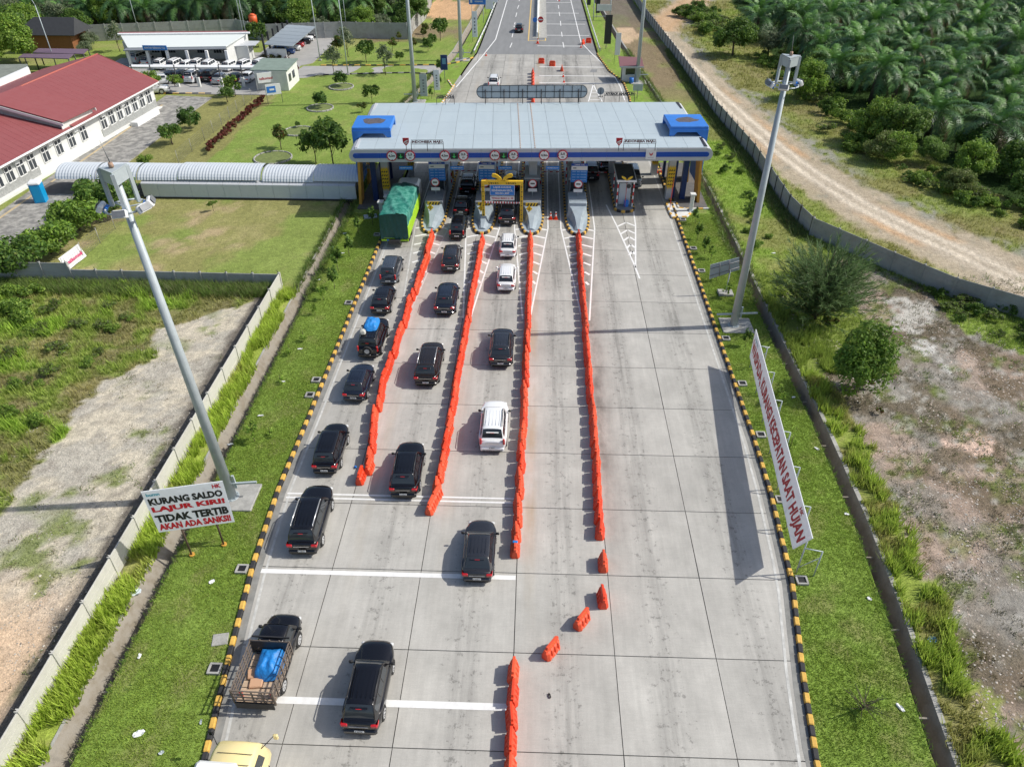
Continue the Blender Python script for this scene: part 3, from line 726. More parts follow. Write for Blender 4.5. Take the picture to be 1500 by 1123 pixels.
# ------------------------------------------------------------------ drain inlets and bits of litter
fr = MB()
for x, y, sx, sy in ((0, -.25, .62, .10), (0, .25, .62, .10), (-.27, 0, .10, .42), (.27, 0, .10, .42)): fr.box((x, y, .07), (sx, sy, .16))
inl_f = fr.mesh('frame', OLDC); inl_h = MB().box((0, 0, .035), (.46, .42, .10)).mesh('opening', BLACK)
spots = [(1057, 497, 0), (1073, 563, 1), (1101, 638, 2), (1135, 733, 3), (1157, 851, 4), (361, 835, 5), (323, 981, 6), (462, 558, 7), (445, 580, 8), (1003, 365, 9), (1018, 398, 10), (992, 323, 11), (552, 345, 12), (512, 445, 13)]
side = {0: 'beside the right mast', 1: 'just behind the far end of the long banner', 2: 'behind the middle of the long banner', 3: 'behind the near half of the long banner',
        4: 'beyond the near end of the long banner', 5: 'level with the second white line', 6: 'beside the caged pickup', 7: 'midway down the left lawn', 8: 'just nearer the camera than its twin', 9: 'beside the right grass near the toll booths',
        10: 'near the back of the small sign', 11: 'at the tip of the right verge by the canopy', 12: 'near the rear of the tarpaulined lorry', 13: 'beside the left saplings'}
for px, py, i in spots:
    p = at(px, py)
    sgn = 1 if px > 700 else -1
    f = xr if sgn > 0 else xl
    x = float(f(p.y))+sgn*.68
    t = empty('drain_inlet', 'square kerb inlet in the grass '+side[i], 'drain inlet', (x, p.y, .03), group='kerb inlets along the verges')
    obj('frame', inl_f, t); obj('opening', inl_h, t)
def scrap(px, py, sx, sy, label, m=WHITE, rz=None, z=.06, name='litter', cat='litter'):
    p = at(px, py); sx *= .62; sy *= .62
    vs = []; n = 5
    for j in range(n):
        for i in range(n):
            u, v = i/(n-1)-.5, j/(n-1)-.5
            vs.append((u*sx*(1-.5*abs(v)), v*sy*(1-.4*abs(u)), z+random.uniform(0, .08)))
    fs = [(j*n+i, j*n+i+1, (j+1)*n+i+1, (j+1)*n+i) for j in range(n-1) for i in range(n-1)]
    o = MB().add(vs, fs).build(name, m, None, (p.x, p.y, 0), rz if rz is not None else random.uniform(0, 3))
    tag(o, label, cat); return o
scrap(311, 853, .55, .4, 'crumpled white plastic scrap on the left lawn by the small banner sign')
scrap(205, 962, .5, .3, 'white plastic scrap near the left drain, uppermost of those beside the pickup')
scrap(237, 1103, .4, .3, 'greyish flat scrap lying low on the left lawn', GALV)
scrap(295, 1058, .4, .2, 'small silver wrapper on the left lawn near the kerb', GALV)
scrap(1240, 754, .5, .3, 'white slab of plastic at the right drain edge beside the long banner')
scrap(1273, 878, .45, .3, 'white scrap at the right drain edge below the long banner')
scrap(1318, 1037, .8, .3, 'long white scrap at the right drain edge near the picture bottom')
scrap(1196, 658, .6, .3, 'white scrap at the right drain edge behind the middle of the long banner')
scrap(1162, 583, .5, .3, 'white scrap at the right drain edge behind the far part of the long banner')
scrap(1366, 938, .9, .7, 'torn blue and white bag in the tall grass right of the drain', TARPB)
scrap(204, 1075, .9, .5, 'clump of white plastic waste in the grass beside the left drain')
scrap(200, 868, .9, .7, 'clear plastic sheeting in the tall grass by the left wall', TRANSLUC)
scrap(521, 685, .3, .45, 'small bright blue box on the road beside the leftmost barrier row', BLUES, .4, .05)
scrap(805, 1019, .2, .45, 'crumpled black rag lying on the concrete in the empty lane', BLACK, .3, .02)
for (px, py), lb in zip(((1133, 372), (1104, 460), (1124, 510), (382, 610), (414, 560), (440, 512), (466, 411), (502, 372), (505, 343), (338, 652)),
    ('white board scrap on the right verge near the small sign', 'white board scrap on the right verge by the right mast', 'white board scrap by the drain at the end of the long banner',
     'white board scrap by the left drain below the first left saplings', 'white board scrap by the left drain beside the low saplings', 'white board scrap by the left drain midway up the lawn',
     'white board scrap by the left drain near the wall corner', 'white board scrap by the left drain beside the tall saplings', 'white board scrap by the left drain nearest the canopy', 'white board scrap by the left drain near the left mast')):
    scrap(px, py, .7, .25, lb, WHITE, .2)
p = at(323, 937); tag(MB().bbox((0, 0, .05), (.8, .7, .1), .03).build('manhole_cover', OLDC, None, (p.x, p.y, 0), .2), 'square concrete cover in the lawn beside the caged pickup', 'manhole cover')

# ------------------------------------------------------------------ orange water-filled barriers
def barrier_mesh(m, seed=0):
    rnd = random.Random(seed)
    L = 1.08; n = 24
    prof_w = [(.0, .28), (.10, .285), (.16, .25), (.50, .18), (.58, .085), (.86, .07), (.90, .05)]
    V = []; 
    ys = []
    for i in range(n+1): ys.append(-L/2+L*i/n)
    rings = []
    for i, y in enumerate(ys):
        t = (y+L/2)/L; ph = (t*4) % 1
        groove = 1.0 if (ph < .22 and .05 < t < .97) else 0.0
        endf = min(1, .62+.38*min(t, 1-t)/.12)
        r = []
        for k, (z, w) in enumerate(prof_w):
            ww = w*(endf if k < 5 else 1)
            if 2 <= k <= 3 and groove: ww *= .70
            if k <= 1 and (abs(t-.25) < .07 or abs(t-.75) < .07): z = z + (.09 if k == 0 else .02)
            if k >= 5 and (t < .10 or t > .90): z -= .14
            r.append((ww, z))
        rings.append(r)
    for y, r in zip(ys, rings):
        V += [(-w, y, z) for w, z in r] + [(w, y, z) for w, z in reversed(r)]
    k = len(prof_w)*2; F = []
    for i in range(n):
        for j in range(k-1):
            a = i*k+j; F.append((a+k, a+k+1, a+1, a))
        F.append((i*k+k-1, (i+1)*k+k-1, (i+1)*k, i*k)[::-1])
    F.append(tuple(range(k))); F.append(tuple(n*k+j for j in range(k-1, -1, -1)))
    b = MB(); b.add(V, F)
    b.tube((0, L/2-.02, .35), (0, L/2+.06, .35), .06, .05, 8)
    return b.mesh('water_barrier', m)
BARM = [barrier_mesh(ORANGE), barrier_mesh(ORANGE2)]
yt = MB().box((.078, 0, .70), (.006, .5, .10)).mesh('yellow_lettering', YEL)
def barrier(x, y, a, label, group='orange water barriers between the lanes', letter=False):
    o = obj('water_barrier', random.choice(BARM), None, (x, y, 0), a); tag(o, label, 'barrier', group)
    if letter:
        for sgn in (1, ):
            M_ = Matrix(((0, 0, sgn, sgn*.078), (sgn, 0, 0, 0), (0, 1, 0, .70), (0, 0, 0, 1)))
            text_obj('yellow_lettering', 'JASA', .55, .13, M_, YEL, o)
    return o
def ORD(n): return str(n)+('th' if 10 < n % 100 < 14 else {1: 'st', 2: 'nd', 3: 'rd'}.get(n % 10, 'th'))
def row(pts, label, step=1.12, jit=.05, stagger=0, first=0):
    pts = [Vector((p[0], p[1])) for p in pts]; seg = 0; pos = pts[0].copy(); i = 0
    total = sum((b-a).length for a, b in zip(pts[:-1], pts[1:])); s = 0
    while s < total:
        d = s
        for a, b in zip(pts[:-1], pts[1:]):
            L = (b-a).length
            if d <= L: q = a+(b-a)*(d/L); dr = (b-a)/L; break
            d -= L
        a_ = math.atan2(-dr.x, dr.y)+random.uniform(-.10, .10)
        off = stagger*math.sin(i*1.3)
        barrier(q.x+random.uniform(-jit, jit)+off, q.y, a_, label % ORD(i+1+first) if '%s' in label else label); s += step; i += 1
R1 = 'orange water barrier, %s from the near end of the row beside the leftmost queue'
R2 = 'orange water barrier, %s from the near end of the row between second and third queues'
R3 = 'orange water barrier, %s from the near end of the row right of the white cars'
R4 = 'orange water barrier, %s from the near end of the row beside the empty right lanes'
row([(-10.55, 35.2), (-10.95, 40), (-11.05, 43), (-10.85, 50), (-10.7, 55), (-10.35, 62), (-10.5, 68.2)], R1, 1.10, .06, .07, first=2)
row([(-5.75, 32.6), (-5.62, 39.2), (-5.55, 48), (-5.45, 56), (-5.35, 62), (-5.25, 68.4)], R2, 1.12, first=2)
row([(-.68, 29.0), (-.55, 37.9), (-.42, 49.6), (-.38, 60), (-.38, 68.5)], R3, 1.15, first=1)
row([(4.2, 29.4), (4.3, 36.6), (4.35, 49.8), (4.42, 60), (4.45, 68.6)], R4, 1.15)
for dx, dy, l in ((-10.72, 33.4, 'nearest orange barrier of the leftmost row, beside the blue box'), (-10.35, 34.3, 'second nearest orange barrier of the leftmost row, set to its right')):
    barrier(dx, dy, -.05, l)
barrier(-5.95, 31.0, -.22, 'nearest orange barrier of the second row, turned slightly on the white double line')
barrier(-5.72, 31.9, -.30, 'orange barrier second from the near end of the second row, turned slightly')
p = at(755, 796); b = barrier(p.x, 27.9, 0, 'nearest orange barrier of the third row with a blue rag on top', letter=False)
tag(MB().bbox((0, 0, .04), (.3, .16, .06), .03).build('rag', TARPB, None, (p.x, 27.85, .86)), 'blue rag lying on the nearest barrier of the third row', 'rag')
def single(px, py, a, label):
    p = at(px, py); barrier(p.x, p.y, a, label, 'loose barriers closing the fourth lane', True)
single(883, 828, -.03, 'lone orange barrier just off the near end of the fourth row')
single(882, 880, .05, 'lone orange barrier second off the near end of the fourth row')
single(852, 912, -.62, 'lone orange barrier turned diagonally across the lane, farther of the two')
single(807, 955, -.62, 'lone orange barrier turned diagonally across the lane, nearer of the two')
row([(-.55, 12.0), (-.62, 20.6)], 'orange water barrier, %s from the bottom in the short row at the picture bottom', 1.17, .03)
# barriers and cones beyond the canopy
for i in range(10):
    barrier(*W((780.5, 150-i*4.6))[0], .02, 'orange barrier beyond the canopy roof, %s from the roof edge in its short row' % ORD(i+1), 'barriers beyond the canopy')
for px, py, a, l in ((793, 93, 1.5, 'small red barrier on the far pavement, left of the pair'), (809, 97, 1.5, 'small red barrier on the far pavement, right of the pair'),
                     (823, 104, 0, 'red barrier standing above the far cones'), (854, 65, -.4, 'red barrier at the right road edge beside another'), (862, 63, 1.57, 'red barrier on the right shoulder crossways')):
    barrier(*W((px, py))[0], a, l, 'barriers beyond the canopy')
def cone(px, py, label, s=1.0, red=True):
    p = at(px, py); t = empty('traffic_cone', label, 'traffic cone', (p.x, p.y, .01), group='traffic cones')
    b = MB().bbox((0, 0, .03), (.4*s, .4*s, .05), .04); b.build('base', ORANGE, t)
    b = MB().tube((0, 0, .05), (0, 0, .32*s), .15*s, .10*s, 12).tube((0, 0, .45*s), (0, 0, .6*s), .075*s, .045*s, 12); b.build('cone_body', ORANGE, t)
    MB().tube((0, 0, .32*s), (0, 0, .45*s), .10*s, .075*s, 12).tube((0, 0, .6*s), (0, 0, .72*s), .045*s, .03*s, 12).build('reflective_band', WHITE, t)
cone(806.5, 321, 'orange and white cone in the empty lane under the canopy edge, left of the pair', 1.15)
cone(814, 321, 'orange and white cone in the empty lane under the canopy edge, right of the pair', 1.15)
cone(962, 253, 'red cone on the right apron under the canopy, left of the pair'); cone(967, 253, 'red cone on the right apron under the canopy, right of the pair')
cone(825, 113, 'red cone on the far pavement, upper of the two'); cone(826, 121, 'red cone on the far pavement, lower of the two'); cone(828, 131, 'red cone on the far pavement nearest the roof')
cone(787.5, 64, 'red cone at the tip of the far median', 1.5); cone(712, 82, 'red cone at the left edge of the far road'); cone(851, 70, 'red cone at the right edge of the far road')
cone(819, 2, 'red cone far up the right carriageway')

# ------------------------------------------------------------------ precast boundary walls: panels and posts are parts
def bwall(name, pts, label, m, h=1.6, bay=2.4, spike=.35, planks=4, lean=0, pm_=None):
    root = empty(name, label, 'wall')
    PM = {}
    for (xa, ya), (xb, yb) in zip(pts[:-1], pts[1:]):
        L = math.hypot(xb-xa, yb-ya); n = max(1, int(round(L/bay))); a = math.atan2(yb-ya, xb-xa); bl = L/n
        key = round(bl, 2)
        if key not in PM:
            pm = MB()
            for k in range(planks):
                pm.box((0, 0, (k+.5)*h/planks), (bl-.16, .09-.03*(k % 2), h/planks-.05))
            pm.box((0, 0, h/2), (bl-.17, .04, h-.02))
            PM[key] = pm.mesh('wall_panel', m)
            q = MB().box((0, 0, (h+.08)/2), (.17, .2, h+.08))
            q.tube((0, 0, h), (-.05, .14, h+spike), .03, .02, 5, 1)
            PM['post'] = q.mesh('post', [pm_ or m, BLACKM])
        for i in range(n):
            t = (i+.5)/n; obj('wall_panel', PM[key], root, (xa+(xb-xa)*t, ya+(yb-ya)*t, 0), a+random.uniform(-.006, .006))
            t = i/n; obj('post', PM['post'], root, (xa+(xb-xa)*t, ya+(yb-ya)*t, 0), a)
        obj('post', PM['post'], root, (xb, yb, 0), a) if (xb, yb) == tuple(pts[-1]) else None
    return root
bwall('precast_wall', [(-22.75, 8), (-22.75, 57.6)], 'low pale precast wall running beside the left drain from the picture bottom', WALLW, 1.5, 2.9, planks=3)
bwall('precast_wall', [(-22.9, 57.9), (-42.2, 58.2)], 'low grey precast wall crossing behind the waste ground on the left', WALLG, 1.25, 2.3, planks=3)
bwall('precast_wall', [(-42.3, 58.2), (-62, 58.0)], 'taller grey precast wall at the left picture edge', WALLG, 1.9, 2.6)
bwall('precast_wall', [(41.5, 58.2-3.6), (37, 58.0), (33.4, 62.8), (28.2, 70.2)][::-1] + [(46.5, 50.5), (60, 41)], 'grey precast wall crossing the right side beside the dirt track', WALLG, 1.9, 2.6)
bwall('precast_wall', [(28.2, 70.4), (27.4, 76), (27.3, 92), (26.0, 110), (25.3, 136), (23.6, 181), (23.0, 215)], 'long grey precast wall beside the dirt track behind the toll canopy', WALLG, 1.9, 2.6, planks=4, spike=.6, pm_=mat('dark_wall_post', (.11, .11, .105), .9, noise=.3, scale=3))
bw = W((110, 62), (350, 52), (385, 60), (500, 56), (597, 58))
bwall('precast_wall', bw, 'grey precast wall behind the offices and parking yard', WALLG, 3.0, 3.2, spike=.2)
bwall('precast_wall', W((600, 58), (606, 45), (622, 30), (632, 8), (634, -20)), 'pale precast wall climbing away behind the far lawn', OLDC, 2.6, 3.2, spike=.2)

# ------------------------------------------------------------------ lighting masts
def floodlight(t, x, y, z, rz, tilt=-.5, seed=0):
    R = Matrix.Rotation(rz, 3, 'Z') @ Matrix.Rotation(tilt, 3, 'X')
    b = MB(); b.bbox((0, 0, 0), (.66, .24, .36), .06, 0, 0, R)
    b.box(tuple(R @ Vector((0, -.18, 0))), (.56, .02, .28), 1, 0, R)
    b.box(tuple(R @ Vector((0, .22, .0))), (.35, .14, .3), 2, 0, R)
    o = b.build('floodlight', [WHITE, GALVD, BLUEL], t, (x, y, z)); return o
def mast(base, h, label, head=True, seed=1, rz=0, r0=.33, heads=None, hr=0, lean=0):
    t = empty('light_mast', label, 'light mast', (base[0], base[1], 0), rz); t.rotation_euler[1] = lean
    sides = 12
    b = MB(); b.tube((0, 0, .1), (0, 0, h), r0, .17, sides)
    b.tube((0, 0, .1), (0, 0, .16), r0+.14, r0+.14, 16)
    for i in range(10):
        a = i*.628; b.tube((math.cos(a)*(r0+.08), math.sin(a)*(r0+.08), .1), (math.cos(a)*(r0+.08), math.sin(a)*(r0+.08), .27), .025, .025, 5)
    b.build('pole', GALV, t)
    MB().bbox((0.25, 0, .06), (2.6, 2.3, .14), .04).build('concrete_pad', OLDC, t)
    if head:
        R_ = .70; v = [(math.cos(a+hr)*R_, math.sin(a+hr)*R_) for a in (RAD(-90), RAD(30), RAD(150))]
        MB().prism(v, h+.50, h+.56).build('triangular_top_plate', GALV, t)
        for i in range(3):
            a, c = v[i], v[(i+1) % 3]
            q = MB(); q.slab((a[0], a[1], h-.08), (c[0], c[1], h-.08), (c[0], c[1], h+.49), (a[0], a[1], h+.49), .03); q.build('side_plate', GALV, t)
            MB().box((a[0]*.95, a[1]*.95, h-.40), (.16, .16, 1.75), 0, math.atan2(a[1], a[0])).build('corner_leg', GALV, t)
        q = MB()
        for i in range(12):
            a1, a2 = i*math.pi/6, (i+1)*math.pi/6
            q.tube((math.cos(a1)*.92, math.sin(a1)*.92, h-1.3), (math.cos(a2)*.92, math.sin(a2)*.92, h-1.3), .05, .05, 6)
        for a in (0.52, 2.6, -1.57): q.tube((0, 0, h-1.3), (math.cos(a)*.92, math.sin(a)*.92, h-1.3), .04, .04, 6)
        q.build('carrier_ring', GALV, t)
        for a, tl in (heads or ((-1.45, -.5), (-.6, -.5), (.35, -.5), (3.0, -.6))):
            floodlight(t, math.cos(a)*1.08, math.sin(a)*1.08, h-1.2, a+math.pi/2, tl)
        q = MB(); q.tube((0, 0, h+.6), (0, 0, h+.8), .12, .1, 8, 1); q.tube((0, 0, h+.8), (-.1, 0, h+1.8), .025, .01, 5); q.build('lightning_rod', [GALVD, RUST], t)
    else:
        MB().tube((0, 0, h), (0, 0, h+.4), .3, .3, 8).build('mast_head', GALV, t)
    # maintenance arm near the foot
    q = MB(); q.box((.1, -.05, 1.25), (3.4, .12, .12), 0, .1); q.box((.45, .05, 1.35), (.14, .14, 1.0), 0, .1); q.build('maintenance_arm', GALV, t)
    return t
mast((-18.4, 31.55), 20.4, 'tall galvanised light mast with triangular head standing behind the small white banner sign', heads=((-1.35, -.5), (-.35, -.5), (.35, -.5), (3.3, -.6)), hr=.42, lean=-.030)
mast((16.75, 52.5), 20.6, 'tall galvanised light mast with triangular head standing on the right verge', heads=((-1.9, -.5), (-2.9, -.5), (.3, -.5), (2.9, -.6)), hr=-.32)
mast((-18.6, 114.8), 24, 'tall light mast rising behind the left end of the toll canopy', head=False)
mast((-13.9, 141), 24, 'farther tall light mast beside the left of the far road', head=False)
mast((16.3, 127), 24, 'tall light mast standing beside the small guard hut on the right', head=False)
def pole(px, py, h, label, m=GALV, r=.09, top=None, name='lamp_post', cat='lamp post'):
    p = at(px, py); t = empty(name, label, cat, (p.x, p.y, 0))
    MB().tube((0, 0, 0), (0, 0, h), r, r*.6, 8).build('pole', m, t); MB().bbox((0, 0, .1), (.5, .5, .2), .03).build('foot', OLDC, t)
    if top:
        q = MB(); q.path([(0, 0, h), (-.2, 0, h+.7), (-.7, 0, h+1.1), (-1.7, 0, h+1.2)], .055, 6, 0, .04); q.build('arm', m, t)
        MB().bbox((-2.0, 0, h+1.18), (.8, .28, .12), .04).build('lamp_head', GALV, t)
    return t
pole(510, 110, 14, 'slender pole at the left lawn corner by the access road', GALV, .1)
pole(602, 96, 14, 'slender pole behind the access road, right of the shrubs', GALV, .1)
pole(469, 89, 12, 'slender pole beside the sloping carport driveway', GALV, .09)
pole(509, 52, 12, 'slender pole in front of the back wall behind the lawn trees', GALV, .08)
pole(362, 78, 16, 'tall flagpole at the right end of the white office, left of the pair', GALV, .07, name='flagpole', cat='flagpole')
pole(366, 79, 16, 'tall flagpole at the right end of the white office, right of the pair', GALV, .07, name='flagpole', cat='flagpole')
pole(84, 101, 10, 'curved arm street lamp behind the red roof', GALV, .1, top=1)
pole(204, 50, 9, 'lamp post in front of the back wall behind the white office', GALV, .08)
# ------------------------------------------------------------------ toll islands
def pip(parts, name, label, cat, loc, rz=0, group=None):
    t = empty(name, label, cat, loc, rz, group); return t
ISN = ['beside the tarpaulined lorry', 'left of the yellow gantry', 'right of the yellow gantry', 'right of the two cones']
blkY = MB().bbox((0, 0, .13), (.24, .40, .26), .04).mesh('kerb_block', KY); blkB = MB().bbox((0, 0, .13), (.24, .40, .26), .04).mesh('kerb_block', KB)
def island_outline(hw, y0, ynose, y1):
    pts = []
    for i in range(9):
        a = i/8; pts.append((-hw*math.sin(a*math.pi/2)**.75 if a > 0 else 0, y0+(ynose-y0)*(1-math.cos(a*math.pi/2))**1.0))
    left = pts+[(-hw, y1)]
    right = [(-x, y) for x, y in pts]+[(hw, y1)]
    return left, right
def resample(pts, st):
    out = []; pts = [Vector(p) for p in pts]; acc = 0
    for a, b in zip(pts[:-1], pts[1:]):
        L = (b-a).length; s = acc
        while s < L: out.append((a+(b-a)*(s/L), math.atan2(-(b-a).x, (b-a).y))); s += st
        acc = s-L
    return out
DARKP = mat('sign_dark', (.02, .02, .025), .5)
def round_sign(parent, x, y, z, r, l1, l2=None, bar=False):
    o = MB().tube((x, y-.02, z), (x, y+.03, z), r, r, 24).build('sign_rim', REDS, parent)
    MB().tube((x, y-.03, z), (x, y-.021, z), r*.80, r*.80, 24).build('sign_face', WHITE, o)
    if bar: MB().box((x, y-.036, z), (r*1.0, .006, r*.3)).build('black_bar', DARKP, o)
    else:
        if l2: text_obj('lettering', l1, r*.85, r*.5, face_south(x, y-.036, z+r*.24), DARKP, o, .05); text_obj('lettering', l2, r*.42, r*.32, face_south(x, y-.036, z-r*.38), DARKP, o, .02)
        else: text_obj('lettering', l1, r*1.3, r*.5, face_south(x, y-.036, z), DARKP, o, .05)
        for s in (-1, 1):
            if l2: tri = [(x+s*r*.88, y-.037, z+.09*1), (x+s*r*.60, y-.037, z), (x+s*r*.88, y-.037, z-.09)]
            else: tri = [(x-.1, y-.037, z+s*r*.88), (x, y-.037, z+s*r*.58), (x+.1, y-.037, z+s*r*.88)]
            n_ = (Vector(tri[1])-Vector(tri[0])).cross(Vector(tri[2])-Vector(tri[0]))
            if n_.y > 0: tri = tri[::-1]
            MB().add(tri, [(0, 1, 2)]).build('arrow_mark', DARKP, o)
    return o
for k, xc in enumerate(ISX):
    t = empty('toll_island', 'toll island with pointed nose and striped kerb '+ISN[k], 'toll island', (xc, 69.3, 0), 0, 'toll islands')
    hw = 1.22; y1 = 28.5
    le, ri = island_outline(hw, 0.0, 4.6, y1)
    poly = le+[(x, y) for x, y in reversed(ri[1:])]
    MB().prism(poly, 0, .22).build('island_deck', ISL if True else GREYD, t)
    cnt = 0
    for side in (le, ri):
        for i, (p, a) in enumerate(resample(side, .42)):
            if p.y > 14: break
            obj('kerb_block', (blkY, blkB)[i % 2], t, (p.x, p.y, 0), a)
    for s in (-1, 1):
        q = MB(); 
        for i in range(16): q.box((s*hw, 14.4+i*.9, .14), (.24, .44, .27), 0); q.box((s*hw, 14.85+i*.9, .14), (.235, .44, .265), 1)
        q.build('far_kerb', [KY, KB], t)
    # crash wedge: narrow at the nose, flaring and climbing to the block
    q = MB()
    st = [(0.7, .12, .40), (1.6, .20, .62), (2.6, .32, .92), (3.7, .62, 1.25), (4.1, .86, 1.45)]
    V = []
    for y, w, z in st: V += [(-w-.30, y, .22), (-w, y, z), (w, y, z), (w+.30, y, .22)]
    F = []
    for i in range(len(st)-1):
        for j in range(3): a = i*4+j; F.append((a, a+1, a+5, a+4))
    F += [(3, 2, 1, 0)]
    q.add(V, F); q.build('crash_wedge', ISL, t)
    q = MB(); q.bbox((0, 5.6, .98), (1.95, 3.0, 1.62), .06); q.build('crash_block', ISL if k == 3 else GREYD, t)
    if k < 3:
        hb = MB(); hb.box((0, 4.02, 1.46), (1.3, .05, .56), 0)
        for i in range(4):
            x = -.55+i*.31; hb.add([(x-.02, 3.985, 1.2), (x+.13, 3.985, 1.2), (x+.32, 3.985, 1.72), (x+.17, 3.985, 1.72)], [(0, 1, 2, 3)], 1)
        hb.build('hazard_board', [YEL, DARKP], t)
        ds = MB(); ds.box((-.25, 3.2, 1.45), (.50, .03, .50), 0, M=Matrix.Rotation(RAD(45), 3, 'Y')); ds.box((-.25, 3.18, 1.48), (.07, .02, .2), 1); ds.box((-.25, 3.18, 1.3), (.16, .02, .05), 1)
        ds.build('diamond_sign', [YEL, DARKP], t)
        MB().tube((-.25, 3.22, .9), (-.25, 3.22, 1.2), .03, .03, 6).build('sign_post', GALV, t)
    MB().tube((.05, 5.9, 1.7), (.05, 5.9, 2.6), .035, .035, 6).build('sign_post', GALV, t)
    round_sign(t, .05, 5.85, 3.15, .46, '', bar=True)
    MB().box((.05, 5.84, 2.42), (.95, .03, .34)).build('name_plate', WHITE, t)
    # booth
    bt = empty('toll_booth', 'grey toll booth on the island '+ISN[k], 'toll booth', (xc, 77.4, .22), 0, 'toll booths')
    q = MB(); q.box((0, 1.9, .55), (1.5, 3.4, 1.1), 0); q.box((0, 1.9, 2.35), (1.5, 3.4, .3), 0)
    for sx in (-.7, .7):
        for sy in (.25, 1.9, 3.55): q.box((sx, sy, 1.65), (.1, .1, 1.2), 0)
    q.build('wall', GREYD, bt)
    MB().box((0, 1.9, 1.65), (1.42, 3.3, 1.1)).build('window_glass', GLASSG, bt)
    MB().bbox((0, 1.9, 2.58), (1.75, 3.8, .16), .04).build('roof', GREY, bt)
    MB().bbox((0, -.6, .7), (1.1, .8, 1.4), .05).build('equipment_cabinet', GREYD, bt)
    # tariff board
    if k != 2:
        tb = empty('tariff_board', 'blue and white tariff board at the booth '+ISN[k], 'tariff board', (xc+.15, 76.5, 2.9), RAD(4) if k == 0 else 0, 'tariff boards')
        MB().box((0, 0, .95), (1.75, .1, 2.05)).build('panel', BLUES, tb)
        MB().box((0, -.06, 1.87), (1.75, .02, .22)).build('header', BLUE, tb)
        text_obj('lettering', 'TARIF TOL', 1.1, .12, face_south(0, -.075, 1.87), WHITE, tb, .02)
        MB().box((0, -.06, 1.5), (1.7, .02, .45)).build('white_row', WHITE, tb)
        MB().box((-.5, -.075, 1.5), (.35, .006, .12)).build('print_block', GREYD, tb)
        for i, z in enumerate((1.1, .8, .5, .2)):
            for j, x in enumerate((-.55, -.1, .3, .62)):
                MB().box((x, -.055, z), (.3 if j else .36, .012, .10)).build('tariff_row', mat('pale_blue_print', (.25, .45, .75), .5), tb)
    # tall striped posts and lane barrier machines
    po = MB()
    for i in range(7): po.box((0, 0, .2+i*.4), (.14, .14, .39), i % 2)
    pm = po.mesh('striped_post', [RED, WHITE])
    for sx in (-.95, .95):
        o = obj('striped_post', pm, None, (xc+sx, 82.5, .22)); tag(o, 'striped guard post at the '+('left' if sx < 0 else 'right')+' edge of the island '+ISN[k], 'post', 'striped guard posts')
    bm = empty('boom_barrier', 'lane boom barrier behind the booth '+ISN[k], 'boom barrier', (xc+.9, 84.0, .22), 0, 'boom barriers')
    MB().bbox((0, 0, .5), (.35, .3, 1.0), .04).build('housing', OCHRE, bm)
    q = MB()
    for i in range(8): q.box((.2+i*.36, -.2, .95), (.355, .05, .08), i % 2)
    q.build('boom', [WHITE, RED], bm)

# ------------------------------------------------------------------ toll canopy
CA = RAD(2.6)
cn = empty('toll_canopy', 'wide flat pale blue toll plaza roof with blue-striped fascia and blue end frames', 'canopy', (-.45, 74.35, 0), CA)
XA, XB, DP, ZB, ZT = -18.05, 18.0, 15.8, 5.85, 7.15
npan = 18; pw = (XB-XA)/npan
rows_ = [0.0, 4.0, 8.0, 12.0, DP]
def rz_(y): return ZT+.05+.18*(1-abs(y-8)/8)
for i in range(npan):
    for j in range(4):
        y0, y1 = rows_[j], rows_[j+1]
        if (i == 0 or i == npan-1) and j == 1: pass
        x0, x1 = XA+i*pw, XA+(i+1)*pw
        q = MB(); q.slab((x0+.012, y0+.01, rz_(y0)), (x1-.012, y0+.01, rz_(y0)), (x1-.012, y1-.01, rz_(y1)), (x0+.012, y1-.01, rz_(y1)), .03)
        for r in range(10):
            yy = y0+(r+.5)*(y1-y0)/10; z = rz_(yy)
            q.box(((x0+x1)/2, yy, z+.002), (pw-.03, .035, .012))
        q.build('roof_panel', ROOFM, cn)
MB().box(((XA+XB)/2, DP/2, (ZB+ZT)/2-.02), (XB-XA-.1, DP-.1, ZT-ZB-.1)).build('roof_core', GREYD, cn)
for x in (-1.15, .35):
    q = MB()
    for r in range(26):
        y = .2+r*.6; q.box((x, y, rz_(y)+.02), (.10, .34, .03))
    q.build('rusty_seam', RUST, cn)
